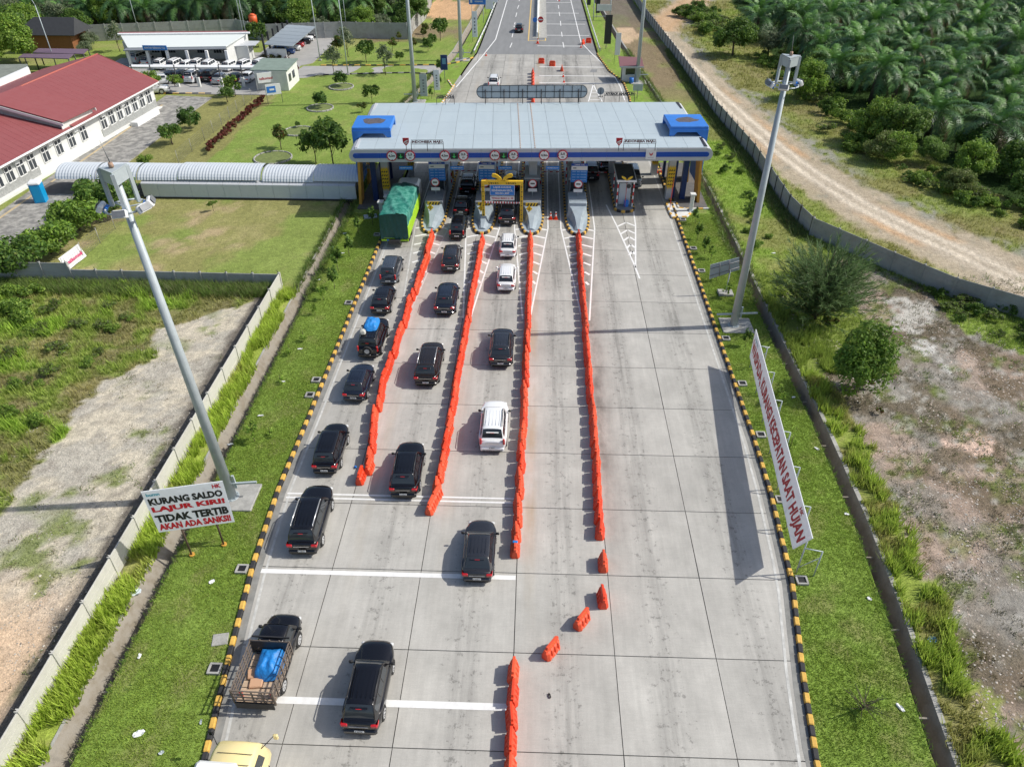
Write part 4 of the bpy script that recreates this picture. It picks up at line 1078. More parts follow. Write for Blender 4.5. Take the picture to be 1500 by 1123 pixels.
# fascia: stadium section extruded, panels split every 2 m
nf = 14; fw = (XB-XA)/nf
fm = MB().box((0, 0, 0), (fw-.02, .12, ZT-ZB)).mesh('fascia_panel', GREY)
for i in range(nf):
    o = obj('fascia_panel', fm, cn, (XA+(i+.5)*fw, 0, (ZB+ZT)/2)); obj('fascia_panel', fm, cn, (XA+(i+.5)*fw, DP, (ZB+ZT)/2))
bm_ = MB().box((0, 0, 0), (fw-.015, .06, .50)).mesh('blue_band', BLUE)
for i in range(nf): obj('blue_band', bm_, cn, (XA+(i+.5)*fw, -.07, 6.52))
for s, X0 in ((-1, XA), (1, XB)):
    segs = [(0, 3.1), (7.4, DP)]
    for y0, y1 in segs:
        q = MB(); n = 12; R_ = (ZT-ZB)/2; V = []
        for y in (y0-.06, y1):
            for i in range(n+1):
                a = -math.pi/2+math.pi*i/n; V.append((X0+s*math.cos(a)*R_, y, (ZB+ZT)/2+math.sin(a)*R_))
        F = [(i, i+1, n+2+i, n+1+i) for i in range(n)]; F = [f if s > 0 else f[::-1] for f in F]
        q.add(V, F, 0, True); q.add([V[i] for i in range(n+1)], [tuple(range(n+1))[::(-1 if s > 0 else 1)]]); q.add([V[n+1+i] for i in range(n+1)], [tuple(range(n+1))[::(1 if s > 0 else -1)]])
        q.build('rounded_edge', WHITED if False else GREY, cn)
        MB().box((X0-s*.12, (y0+y1)/2, ZT+.09), (.30, y1-y0-.4, .06)).build('edge_gutter', BLACKM if s > 0 else GREY, cn)
    q = MB(); q.tube((X0, -.13, 6.52), (X0, -.02, 6.52), .25, .25, 16); q.build('blue_band_end', BLUE, cn)
    # bright blue end frame that wraps over the roof
    q = MB()
    xo = X0+s*.72; xi = X0-s*3.35
    q.bbox(((xo+xi)/2, 5.3, 8.12), (abs(xo-xi), 4.1, .42), .06)
    # front face with a chamfered arch under it
    yF = 3.28
    for yF in (3.3, 7.3):
        pts = [(xo, 8.0), (xi, 8.0), (xi, 7.33), (xi+s*.45, 7.33), (xi+s*.8, 7.72), (X0-s*.5, 7.72), (X0-s*.1, 7.35), (X0-s*.1+s*.2, 7.2), (X0+s*.25, 7.2), (X0+s*.25, 6.9), (xo, 6.9)]
        V = [(x, yF-.12, z) for x, z in pts]+[(x, yF+.12, z) for x, z in pts]; n = len(pts)
        F = [tuple(range(n)), tuple(range(2*n-1, n-1, -1))]+[(i, n+i, n+(i+1) % n, (i+1) % n) for i in range(n)]
        if s < 0: pass
        q.add(V, F)
    q.bbox((xo-s*.15, 5.3, 5.0), (.35, 4.1, 6.1), .04)
    q.build('end_frame', BLUEL, cn)
    lumpm = mat('burnt_stain', (.10, .09, .10), .8, noise=.5, scale=3)
    n_ = 14; V = []
    for i in range(n_): a = 2*math.pi*i/n_; r = random.uniform(.75, 1.15); V.append(((xo+xi)/2+math.cos(a)*1.35*r, 5.4+math.sin(a)*.95*r, 8.335))
    MB().add(V, [tuple(range(n_))]).build('weather_stain', lumpm, cn)
    # raking ochre wall and dark blue frame below
    for y in (3.4, 9.4):
        q = MB(); V = [(X0+s*.35, y-.18, ZB), (X0-s*.15, y-.18, ZB), (X0+s*.35, y-.18, 0), (X0+s*.8, y-.18, 0)]
        xs0, xs1 = X0+s*.2, X0+s*.65
        q.add([(xs0-.14, y-.9, ZB), (xs0+.14, y-.9, ZB), (xs0+.14, y+.9, ZB), (xs0-.14, y+.9, ZB), (xs1-.14, y-.9, 0), (xs1+.14, y-.9, 0), (xs1+.14, y+.9, 0), (xs1-.14, y+.9, 0)],
              [(0, 1, 2, 3), (7, 6, 5, 4), (0, 4, 5, 1), (1, 5, 6, 2), (2, 6, 7, 3), (3, 7, 4, 0)]); q.build('ochre_wall', OCHRE, cn)
        MB().box((X0-s*.95, y+.4, ZB/2), (.55, .55, ZB)).build('blue_column', BLUED, cn)
        MB().box((X0-s*1.9, y+.8, ZB/2), (.3, .3, ZB)).build('blue_column', BLUED, cn)
# columns with yellow ornament
def column(x, y, z1=ZB, w=.72, ornate=True, base='grey'):
    o = MB().box((x, y, z1/2), (w, w, z1)).build('column', GREY, cn)
    if ornate:
        q = MB(); q.box((x, y, 2.55), (w+.04, w+.04, 2.2), 0)
        for i in range(3):
            for j in range(5):
                q.box((x-.24+i*.24, y-w/2-.03, 1.75+j*.4), (.11, .03, .20), 1, M=Matrix.Rotation(RAD(45), 3, 'Y'))
        for i in range(4):
            for z0, sgn in ((3.66, 1), (1.44, -1)):
                xx = x-w/2+.09+i*.18; q.add([(xx-.085, y-w/2-.025, z0), (xx+.085, y-w/2-.025, z0), (xx, y-w/2-.025, z0+sgn*.28)], [(0, 1, 2) if sgn > 0 else (0, 2, 1)], 0)
        q.build('ornament', [YEL, BLACKM], o)
    return o
column(-15.9, 4.2); column(15.6, 4.2); column(-13.9, 11.5); column(15.2, 11.5, w=.7); column(.35, 4.3, ornate=False, w=.85); column(.5, 11.6)
column(-10.3, 11.6, ornate=False); column(-5, 11.6, ornate=False); column(5, 11.6, ornate=False); column(10.1, 11.6, ornate=False)
# fascia signs
def on_canopy(name, label, cat, x, z, group=None, y=-.16):
    t = empty(name, label, cat, (0, 0, 0), 0, group)
    t.matrix_world = cn_mat @ Matrix.Translation((x, y, z)); return t
cn_mat = Matrix.Translation(cn.location) @ Matrix.Rotation(CA, 4, 'Z')
where = ['above the tarpaulined lorry', 'above the second lane', 'above the yellow gantry lane', 'above the lane with two cones']
pairs = [(575, 601.5, 588), (652, 679, 665.7), (725, 752, 738), (797, 824, None)]
for (a, b, c), wv in zip(pairs, where):
    xa = at(a, 226, 6.5).x+.45; xb = at(b, 226, 6.5).x+.45
    t = on_canopy('height_limit_sign', 'round 4.2 m height sign on the fascia '+wv, 'height sign', xa, 6.52); round_sign(t, 0, 0, 0, .54, '4,2m')
    t = on_canopy('width_limit_sign', 'round 2.5 m width sign on the fascia '+wv, 'width sign', xb, 6.52); round_sign(t, 0, 0, 0, .54, '2,5', 'm')
    if c:
        xc = at(c, 226, 6.5).x+.45
        t = on_canopy('lane_signal', 'small dark lane signal with green down arrow '+wv, 'lane signal', xc, 6.5, 'lane signals')
        MB().box((0, 0, 0), (.72, .12, .62)).build('housing', mat('dark_green_panel', (.01, .035, .025), .4), t)
        q = MB(); q.box((0, -.07, .06), (.09, .02, .34)); q.add([(-.2, -.075, -.02), (.2, -.075, -.02), (0, -.075, -.22)], [(2, 1, 0)]); q.build('green_arrow', mat('arrow_led', (.05, .6, .15), .4), t)
t = on_canopy('emblem_sign', 'square white sign with red emblem on the right of the fascia', 'sign', at(953, 226, 6.5).x+.45, 6.6, y=-.2)
MB().box((0, 0, 0), (1.05, .06, 1.05)).build('panel', WHITE, t)
q = MB(); q.add([(-.22, -.04, .20), (-.12, -.04, -.05), (0, -.04, -.18), (-.02, -.04, .02)], [(0, 1, 2, 3)]); q.add([(.22, -.04, .22), (.0, -.04, .02), (.02, -.04, -.18), (.16, -.04, -.05)], [(0, 1, 2, 3)]); q.build('red_emblem', RED, t)
MB().box((0, -.04, -.34), (.6, .012, .06)).build('print_line', GREY, t)
# name boards hanging below the fascia
for px, wv in ((594.5, where[0]), (669.5, where[1]), (740, where[2]), (809.5, where[3])):
    p = at(px, 246, 4.9); t = empty('name_board', 'small blue hanging name board '+wv, 'name board', (p.x, p.y, 4.9), CA, 'hanging name boards')
    MB().box((0, 0, 0), (1.4, .05, .36)).build('panel', BLUES, t); text_obj('lettering', 'SELAMAT JALAN', 1.15, .13, face_south(0, -.035, 0), WHITE, t, .02)
    q = MB(); q.tube((-.5, 0, .18), (-.5, 0, .95), .015, .015, 5); q.tube((.5, 0, .18), (.5, 0, .95), .015, .015, 5); q.build('hanger', GALVD, t)
# lettering that stands on the roof
def roof_sign(px0, px1, py, y, z, s, label, flip=False, ph=.34):
    x0 = at(px0, py, z).x; x1 = at(px1, py, z).x; w = x1-x0
    t = empty('roof_lettering', label, 'lettering', ((x0+x1)/2, y, z), CA)
    M_ = face_south(0, -.03, 0)
    if flip: M_ = M_ @ Matrix.Scale(-1, 4, (1, 0, 0))
    text_obj('lettering', s, w*.96, ph*.95, M_, DARKP if flip else mat('sign_maroon', (.10, .015, .02), .5), t, .06)
    q = MB(); q.box((0, 0, ph/2+.03), (w, .04, .04)); q.box((0, 0, -ph/2-.03), (w, .04, .04))
    for x in (-w/2, 0, w/2): q.box((x, 0, -.45), (.05, .05, 1.0))
    q.build('frame', BLACKM, t); return t
pL = at(625, 209, 7.9)
roof_sign(602, 649, 208.5, pL.y+.0, 7.95, 'INDONESIA MAJU', 'INDONESIA MAJU lettering on a frame at the left front of the canopy roof')
roof_sign(914, 961, 207.5, at(937, 208, 7.9).y, 7.95, 'INDONESIA MAJU', 'INDONESIA MAJU lettering on a frame at the right front of the canopy roof')
roof_sign(639, 665, 142.5, 89.0, 8.1, 'INDONESIA', 'reversed lettering on a frame at the left rear of the canopy roof', True)
roof_sign(886, 931, 140, 90.9, 8.1, 'HUTAMA KARYA', 'reversed lettering on a frame at the right rear of the canopy roof', True)
for px, py, lb in ((594.5, 208, 'red and white shield emblem beside the left roof lettering'), (907, 208, 'red and white shield emblem beside the right roof lettering')):
    p = at(px, py, 8.0); t = empty('shield_emblem', lb, 'emblem', (p.x, p.y, 8.0), CA)
    sh = [(-.32, .4), (.32, .4), (.3, -.05), (0, -.42), (-.3, -.05)]
    V = [(x, -.03, z) for x, z in sh]+[(x, .03, z) for x, z in sh]; n = 5
    MB().add(V, [tuple(range(n-1, -1, -1)), tuple(range(n, 2*n))]+[(i, (i+1) % n, n+(i+1) % n, n+i) for i in range(n)]).build('shield', REDS, t)
    MB().add([(-.2, -.04, .02), (.2, -.04, .22), (.2, -.04, .10), (-.2, -.04, -.10)], [(0, 3, 2, 1)]).add([(-.1, -.04, -.12), (.2, -.04, .0), (.15, -.04, -.12), (0, -.04, -.22)], [(0, 3, 2, 1)]).build('white_stroke', WHITE, t)
    MB().tube((0, 0, -.9), (0, 0, -.35), .03, .03, 6).build('post', BLACKM, t)
p = at(881, 138, 8.4); t = empty('round_emblem', 'dark round emblem seen from behind at the right rear of the roof', 'emblem', (p.x, 90.9, 8.4), CA)
q = MB(); q.tube((0, -.03, 0), (0, .03, 0), .42, .42, 20, 0); q.box((0, -.04, 0), (.06, .02, .7), 1); q.tube((0, 0, -.4), (0, 0, -1.1), .03, .03, 6, 0); q.build('disc', [GREYD, DARKP], t)
text_obj('lettering', 'BUMN', .6, .2, face_south(0, -.05, -.62) @ Matrix.Scale(-1, 4, (1, 0, 0)), DARKP, t, .03)
# long pill-shaped board at the rear edge, seen from behind
a, b = at(698, 139, 8.6), at(860, 139, 8.6); wL = b.x-a.x-1.2
t = empty('pill_board', 'long pill-shaped sign board seen from behind at the rear edge of the canopy roof', 'sign board', ((a.x+b.x)/2, 90.2, 8.45), CA)
R_ = .72; pts = [(-wL/2+R_*math.cos(x), R_*math.sin(x)) for x in np.linspace(math.pi/2, 3*math.pi/2, 13)]+[(wL/2+R_*math.cos(x), R_*math.sin(x)) for x in np.linspace(-math.pi/2, math.pi/2, 13)]
V = [(x, -.04, z) for x, z in pts]+[(x, .04, z) for x, z in pts]; n = len(pts)
MB().add(V, [tuple(range(n)), tuple(range(2*n-1, n-1, -1))]+[(i, n+i, n+(i+1) % n, (i+1) % n) for i in range(n)]).build('panel', mat('board_back', (.42, .46, .48), .5, noise=.08, scale=1), t)
q = MB()
for (x0, z0), (x1, z1) in zip(pts, pts[1:]+pts[:1]): q.tube((x0, -.07, z0), (x1, -.07, z1), .035, .035, 5)
for i in range(12): q.box((-wL/2+i*wL/11, -.08, 0), (.05, .05, 1.44))
q.box((0, -.08, 0), (wL+1.3, .05, .05))
for i in range(6): q.box((-wL/2+.3+i*(wL-.6)/5, -.12, -.5), (.09, .09, 1.5)); 
for i in range(6): q.tube((-wL/2+.3+i*(wL-.6)/5, -.1, .3), (-wL/2+.3+i*(wL-.6)/5, -1.2, -1.1), .03, .03, 5)
q.build('frame', BLACKM, t)

# yellow ornamental height gantry
gy = empty('height_gantry', 'yellow ornamented height limit gantry with blue LAJUR KHUSUS board', 'gantry', (-3.38, 71.95, 0), RAD(.5))
for s in (-1, 1):
    q = MB(); q.box((s*1.98, 0, 2.3), (.30, .26, 4.6), 0)
    for i in range(8):
        q.box((s*1.98, -.14, .55+i*.5), (.12, .02, .12), 1, M=Matrix.Rotation(RAD(45), 3, 'Y')); q.box((s*1.98, -.14, .8+i*.5), (.03, .02, .22), 1)
    q.build('post', [YEL, BLACKM], gy)
q = MB(); q.box((0, 0, 4.48), (4.26, .30, .40), 0)
for s in (-1, 1):
    for i in range(5): q.box((s*(.45+i*.22), -.16, 4.46), (.16, .02, .08+.05*(i % 2)), 1, M=Matrix.Rotation(RAD(30), 3, 'Y'))
q.build('top_beam', [YEL, BLACKM], gy)
for s in (-1, 1):
    w_ = [(0.02, 4.68), (.35, 4.75), (.62, 4.98), (1.0, 5.05), (1.08, 5.22), (.98, 5.42), (.72, 5.40), (.5, 5.30), (.32, 5.15), (.12, 4.98)]
    V = [(s*x, -.08, z) for x, z in w_]+[(s*x, .08, z) for x, z in w_]; n = len(w_)
    f0 = tuple(range(n)) if s > 0 else tuple(range(n-1, -1, -1))
    q = MB().add(V, [f0, tuple(n+i for i in reversed(f0))]+[(i, n+i, n+(i+1) % n, (i+1) % n) if s > 0 else ((i+1) % n, n+(i+1) % n, n+i, i) for i in range(n)])
    q.build('carved_wing', YEL, gy)
sb = MB().box((0, -.12, 3.72), (2.55, .06, 1.15)).build('direction_board', BLUES, gy)
q = MB(); 
for z in (3.17, 4.27): q.box((0, -.16, z), (2.5, .02, .03))
for x in (-1.24, 1.24): q.box((x, -.16, 3.72), (.03, .02, 1.1))
q.build('white_border', WHITE, sb)
text_obj('lettering', 'LAJUR KHUSUS', 1.8, .22, face_south(0, -.17, 4.02), WHITE, sb, .03)
text_obj('lettering', 'KENDARAAN KECIL', 2.15, .22, face_south(0, -.17, 3.70), WHITE, sb, .03)
text_obj('lettering', 'SEDAN, JEEP', 1.45, .22, face_south(0, -.17, 3.38), WHITE, sb, .03)
sb = MB().box((0, -.12, 2.85), (2.5, .06, .42)).build('height_board', WHITE, gy)
text_obj('lettering', 'TINGGI MAKS 2,1 M', 2.2, .24, face_south(0, -.17, 2.85), REDS, sb, .02)
q = MB(); n = 26; L = 3.66
for i in range(n): q.box((-L/2+(i+.5)*L/n, -.05, 2.35), (L/n, .12, .14), i % 2, M=Matrix.Rotation(0, 3, 'Y'))
q.build('striped_bar', [REDS, WHITE], gy)

# fifth booth: dark roofed frame with striped corner posts
t = empty('toll_booth', 'narrow dark-roofed booth with striped corner posts on the fifth island', 'toll booth', (9.75, 75.9, 0))
pl = []
for i in range(13):
    a = -math.pi*i/12; pl.append((.98*math.cos(a), .98*math.sin(a)*.75))
pl = [(.98, 14)]+pl+[(-.98, 14)]
MB().prism(pl, 0, .25).build('island_deck', GREYD, t)
for i, (p, a) in enumerate(resample([(x*1.03, y*1.03) for x, y in pl[::1]], .5)):
    obj('kerb_block', (blkY, blkB)[i % 2], t, (p.x, p.y, 0.0), a)
po = MB()
for i in range(7): po.box((0, 0, .45+i*.42), (.13, .13, .415), i % 2)
pm = po.mesh('striped_post', [WHITE, RED])
for sx in (-.85, .85):
    for sy in (.35, 4.6): obj('striped_post', pm, t, (sx, sy, 0))
MB().box((0, 2.6, 3.22), (2.0, 4.9, .14)).build('roof', mat('dark_roof', (.07, .075, .07), .8, noise=.3, scale=2), t)
q = MB(); q.box((0, .12, 3.2), (2.1, .1, .22)); q.box((-1.02, 2.6, 3.24), (.08, 4.9, .2)); q.box((1.02, 2.6, 3.24), (.08, 4.9, .2)); q.build('roof_edge', WHITE, t)
q = MB(); q.box((0, .9, 1.5), (1.25, .08, 2.4)); q.build('metal_sheet', TRANSLUC, t)
MB().tube((0.05, .2, .25), (.05, .2, 3.0), .03, .03, 6).build('red_pipe', RED, t)
MB().tube((.25, .05, 2.65), (.25, .12, 2.65), .24, .24, 16).build('round_lamp', BLACKM, t)
for s in (-1, 1):
    w_ = [(0, 3.3), (.3, 3.42), (.55, 3.6), (.6, 3.78), (.4, 3.74), (.15, 3.6)]
    V = [(s*x, .0, z) for x, z in w_]+[(s*x, .12, z) for x, z in w_]; n = len(w_); f0 = tuple(range(n)) if s > 0 else tuple(range(n-1, -1, -1))
    MB().add(V, [f0, tuple(n+i for i in reversed(f0))]+[(i, n+i, n+(i+1) % n, (i+1) % n) if s > 0 else ((i+1) % n, n+(i+1) % n, n+i, i) for i in range(n)]).build('carved_wing', YEL, t)
tag(MB().bbox((0, 0, .35), (.5, .4, .7), .08).build('water_drum', BLUEL, None, (9.95, 76.3, .25)), 'blue drum at the foot of the narrow fifth booth', 'drum')

# aprons left and right under the canopy, with small cabinets
sheet('apron', [(15.5, 76.2), (18.9, 76.4), (18.9, 90), (15.3, 90)], FLOORD, .17)
sheet('apron', [(-19.4, 75), (-15.9, 75), (-15.9, 90), (-19.4, 90)], FLOORD, .17)
path_kerb('apron_kerb', [(16.4, 76.1), (19.0, 76.3)], KY, KW, .7)
def cab_(x, y, s, label, m=GREY, cap=True, z=0.17, name='ticket_cabinet', cat='cabinet'):
    t = empty(name, label, cat, (x, y, z)); MB().bbox((0, 0, s[2]/2), s, .05).build('housing', m, t)
    if cap: MB().bbox((0, 0, s[2]+.08), (s[0]*1.6, s[1]*1.6, .14), .03).build('cap', WHITED, t)
    MB().bbox((0, -.05, .12), (s[0]*1.5, s[1]*1.5, .24), .03).build('plinth', ISL, t); return t
cab_(16.9, 75.6, (.38, .4, 1.9), 'slim white capped pillar on the right apron edge', WHITED, z=.05)
cab_(-16.3, 73.0, (.42, .45, 1.7), 'grey ticket machine pillar by the left front corner of the canopy, front one', z=.03)
cab_(-15.8, 74.1, (.42, .45, 1.9), 'grey ticket machine pillar by the left front corner of the canopy, rear one', z=.03)
wp = [(x, y) for x, y in W((976, 299), (990, 298), (994, 306), (1008, 308), (1011, 314), (1005, 319), (985, 320), (980, 310))]
sheet('paved_tongue', wp, WHITED, .16); path_kerb('paved_tongue_kerb', wp+[wp[0]], KY, KW, .6)
p = at(981, 306); tag(MB().tube((0, 0, 0), (0, 0, 3.4), .04, .04, 6).build('pipe', RED, None, (p.x, p.y, .15)), 'thin red pole on the pale paved tongue right of the lanes', 'pole')
p = at(555, 318); tag(MB().bbox((0, 0, .06), (1.4, 1.0, .16), .04).build('concrete_block', ISL, None, (p.x-.9, p.y, 0), .3), 'grey concrete slab in the grass left of the lorry', 'concrete slab')

# ------------------------------------------------------------------ covered walkway left of the canopy
wk = empty('covered_walkway', 'long walkway with barrel-vaulted corrugated roofs leading left from the canopy', 'walkway', (0, 0, 0))
bx = [at(px, 256, 3).x for px in (66, 128, 190, 252, 378, 456, 532)]
for i in range(6):
    x0, x1 = bx[i]+.0, bx[i+1]-.0
    lift = .12 if i in (3, 5) else 0
    n = 12; V = []; xs_ = np.arange(x0, x1+.01, .17); 
    for k, x in enumerate(xs_):
        rr = 2.0+(.045 if k % 2 else 0)
        for j in range(n+1):
            a = math.pi*(.06+.88*j/n); V.append((x, 79.6-math.cos(a)*rr, 1.75+lift+math.sin(a)*(1.25+(.045 if k % 2 else 0))))
    F = []
    for k in range(len(xs_)-1):
        for j in range(n): a = k*(n+1)+j; F.append((a, a+n+1, a+n+2, a+1))
    MB().add(V, F).build('vault_roof', mat('silver_corrugated', (.60, .645, .68), .42, metal=.1, noise=.05, scale=2), wk)
nw = 13
x0, x1 = -44.0, -19.9
for i in range(nw):
    xa = x0+(x1-x0)*i/nw; xb = x0+(x1-x0)*(i+1)/nw
    q = MB(); q.box(((xa+xb)/2, 77.35, .95), (xb-xa-.03, .12, 1.5)); q.build('wall_panel', TRANSLUC, wk)
    q = MB(); q.slab((xa+.015, 77.3, 1.72), (xb-.015, 77.3, 1.72), (xb-.015, 77.95, 2.02), (xa+.015, 77.95, 2.02), .05); q.build('ledge_panel', GREY, wk)
    MB().tube((xa, 77.9, 0), (xa, 77.9, 2.2), .05, .05, 6).build('post', GALVD, wk); MB().tube((xa, 81.4, 0), (xa, 81.4, 2.2), .05, .05, 6).build('post', GALVD, wk)
MB().box(((x0+x1)/2, 77.35, .08), (x1-x0, .3, .22)).build('base_gap_shade', BLACKM, wk)  # black strip stands in for the dark, shaded gap at the wall foot
MB().box(((-57+x1)/2, 79.6, .05), (x1+57, 3.4, .16)).build('walk_floor', FLOORD, wk)

# ------------------------------------------------------------------ red-roofed building
rb = empty('office_building', 'long white office building with maroon metal roofs at the left', 'building', (0, 0, 0))
def strips(A, B, C, D_, n, name, m, parent, t=.08):
    """A-B along the ridge, D-C along the eave; cut into n roof sheets"""
    A, B, C, D_ = map(Vector, (A, B, C, D_))
    for i in range(n):
        u, v = i/n, (i+1)/n; e = .0006
        MB().slab(*[tuple(p) for p in (A.lerp(B, u), D_.lerp(C, u), D_.lerp(C, v-e), A.lerp(B, v-e))], t).build(name, m, parent)
def up(v, dz): return Vector((v[0], v[1], v[2]+dz))
A = at(143, 80, 6.0); B = at(232, 120, 3.6)
dirv = (at(232, 120, 3.6)-at(0, 244, 3.6)).normalized()
rid0 = A; eav0 = B
L1 = 21.0
strips(rid0, rid0-dirv*L1, eav0-dirv*L1, eav0, 22, 'roof_sheet', REDROOF, rb)
e3 = eav0-dirv*14.2; r3 = rid0-dirv*14.2
dn = Vector((0, 0, -.0))
strips(r3-dirv*7.0+Vector((0, 0, -.35)), r3-dirv*44+Vector((0, 0, -.35)), e3-dirv*44+Vector((0, 0, -.12)), e3-dirv*7.0+Vector((0, 0, -.12)), 40, 'roof_sheet', REDROOF, rb)
# raised middle section
s2e0 = at(140, 157, 4.5); s2e1 = at(92, 180, 4.5); s2r0 = s2e0+Vector((-9.6, 1.0, 2.25)); s2r1 = s2e1+Vector((-9.6, 1.0, 2.25))
strips(s2r0, s2r1, s2e1, s2e0, 8, 'roof_sheet', REDROOF, rb)
for a, b in ((s2r1, s2e1), (s2r0, s2e0)):
    MB().slab(up(a, -.1), up(b, -.1), up(b, -.42), up(a, -.42), .1).build('barge_board', WHITE, rb)
MB().add([up(s2r1, -.4)+Vector((0, .3, 0)), up(s2e1, -.4)+Vector((-.4, .3, 0)), up(s2e1, -1.6)+Vector((-.4, .3, 0)), up(s2r1, -2.6)+Vector((0, .3, 0))], [(0, 1, 2, 3), (3, 2, 1, 0)]).build('gable_wall', WHITED, rb)
MB().box(tuple(((s2e0+s2e1)/2)+Vector((-.5, 0, -.55))), (.1, (s2e0-s2e1).length, .9), 0, -.09).build('clerestory_wall', WHITED, rb)
# far slope and ridge cap
for q0, q1, dz in ((rid0, rid0-dirv*60, 0),):
    nrm = Vector((-9.8, .9, -2.4))
    MB().slab(q0+nrm, q0, q1, q1+nrm, .08).build('rear_roof_slope', REDROOF, rb)
q = MB(); q.path([tuple(up(rid0, .05)), tuple(up(rid0-dirv*22, .05))], .14, 6); q.path([tuple(up(rid0, .03)), tuple(up(eav0, .03))], .11, 6); q.build('ridge_cap', mat('red_cap', (.42, .11, .08), .6), rb)
q = MB(); q.path([tuple(up(eav0, -.07)), tuple(up(eav0-dirv*58, -.17))], .13, 6); q.build('gutter', WHITE, rb)
# front wall: local frame along the eave
wallx = Vector((-.9, 0, 0)); w0 = Vector((eav0.x, eav0.y, 0))+wallx-dirv*.5; ang = math.atan2(dirv.y, dirv.x)-math.pi/2
def wl(s, z=0, out=0): return w0-dirv*s+Vector((out*math.cos(ang), out*math.sin(ang), z))
Lw = 57
bd = [(0, 14.2, 'stone'), (14.2, 27.4, 'white'), (27.4, Lw, 'stone')]
for a, b, k in bd:
    c = wl((a+b)/2, 1.75, -.1); MB().box(tuple(c), (.2, b-a, 3.5), 0, ang).build('front_wall', WHITED, rb)
    if k == 'stone':
        c = wl((a+b)/2, .62, .03); MB().box(tuple(c), (.1, b-a-.05, 1.24), 0, ang).build('stone_cladding', STONE, rb)
MB().box(tuple(wl(Lw/2, .12, .35)), (.9, Lw, .24), 0, ang).build('plinth', WHITED, rb)
c = wl(0, 1.75, -5); MB().box(tuple(c), (10, .2, 3.5), 0, ang).build('end_wall', WHITED, rb)
wf = MB()
for sy in (-.62, 0, .62): wf.box((0, sy, 0), (.10, .09, 1.75))
for sz in (-.87, .30, .87): wf.box((0, 0, sz), (.10, 1.33, .09))
wfm = wf.mesh('window', WHITE); pm = MB().box((-.02, 0, 0), (.05, .52, 1.6)).mesh('pane', GLASSG)
s_ = 1.6
while s_ < Lw-2:
    inwhite = 14.5 < s_ < 27.2
    if not (inwhite and (s_ < 17 or s_ > 26)):
        c = wl(s_, 2.02, .07); w_ = obj('window', wfm, rb, tuple(c), ang)
        for sy in (-.31, .31): obj('pane', pm, w_, (0, sy, 0))
    s_ += 1.95 if not inwhite else 2.6
for s_ in (4.5, 8.4, 13.2, 19.3, 24.5, 30.6, 36.4):
    o = MB().bbox(tuple(wl(s_+.1, 3.0, .22)), (.32, .8, .55), .03, 0, ang).build('air_conditioner', WHITE, rb)
q = MB(); q.prism([tuple(wl(3, 0, .9)[:2]), tuple(wl(9, 0, .9)[:2]), tuple(wl(9, 0, 2.0)[:2]), tuple(wl(3, 0, 2.0)[:2])], .05, .65); o = q.build('planter', WHITE, None); tag(o, 'long white planter against the red-roofed building', 'planter')
# grey roofed block with white fascia at far left
t = empty('office_annex', 'grey flat-roofed annex with thick white fascia at the left edge', 'building', (0, 0, 0))
a, b, c, d = at(0, 122, 4.2), at(42, 101, 4.2), at(40, 94, 4.2), at(-60, 96, 4.2)
MB().slab(up(at(-70, 140, 4.2), 0), b, c, at(-90, 96, 4.2), .2).build('roof', mat('mossy_roof', (.2, .22, .19), .9, noise=.25, scale=1), t)
MB().slab(at(-70, 150, 4.5), at(42, 99, 4.5), up(at(42, 99, 4.5), .02)+Vector((-.5, .5, 0)), at(-70, 148, 4.5)+Vector((-.5, .5, 0)), .9).build('fascia', WHITE, t)
MB().box((-90.5, 121, 1.6), (7, 4, 3.2)).build('wall', WHITED, t)

# ------------------------------------------------------------------ white office behind the yard
wo_ = empty('white_office', 'white single-storey office with pale sloping roof and colonnade behind the yard', 'building', (0, 0, 0))
XO0, XO1, YO = -74.6, -54.3, 139.6
MB().box(((XO0+XO1)/2, YO+2, 1.5), (XO1-XO0, 4, 3.0)).build('wall', WHITED, wo_)
ga, gb = at(331, 68, 3.05), at(362, 48.5, 3.9); MB().slab((ga.x, ga.y+.3, 0), (gb.x, gb.y-.3, 0), tuple(gb), tuple(ga), .2).build('gable_wall', WHITED, wo_)
MB().slab(at(187, 70, 3.15), at(331, 68, 3.15), at(362, 48.5, 4.0), at(176, 50.5, 4.0), .15).build('sloped_roof', mat('pale_office_roof', (.70, .745, .72), .6), wo_)  # pale roof slab rising from the porch towards the red strip
MB().slab(at(172, 50.3, 4.15), at(366, 48.3, 4.15), at(366, 46.8, 4.2), at(172, 48.8, 4.2), .2).build('ridge_cap', WHITE, wo_)
MB().slab(at(174, 48.7, 4.18), at(362, 46.6, 4.18), at(362, 45.2, 4.1), at(174, 47.3, 4.1), .12).build('roof', REDROOF, wo_)
MB().slab(at(180, 74, 2.95), at(331, 71.5, 2.95), at(331, 68.5, 3.05), at(185, 70.5, 3.05), .14).build('porch_roof', GREYD, wo_)
for i in range(6):
    p_ = at(184+i*29, 74, 2.9); MB().box((p_.x, p_.y+.5, 1.4), (.45, .45, 2.75), 0).build('column', WHITE, wo_)
MB().box(((XO0+XO1)/2-1, YO-2, .1), (XO1-XO0, 4, .2)).build('porch_floor', YARD, wo_)
for i, x in enumerate((-71.6, -68.9, -66.0, -60.6, -57.6, -55.9)):
    w_ = MB().box((x, YO-.03, 1.75), (1.5, .08, 1.2)).build('window', WHITE, wo_)
    for dx in (-.48, 0, .48): MB().box((x+dx, YO-.09, 1.75), (.42, .04, 1.1)).build('pane', GLASSG, w_)
MB().box((-67.4, YO-.04, 1.2), (1.1, .06, 2.2)).build('door', GLASSG, wo_)
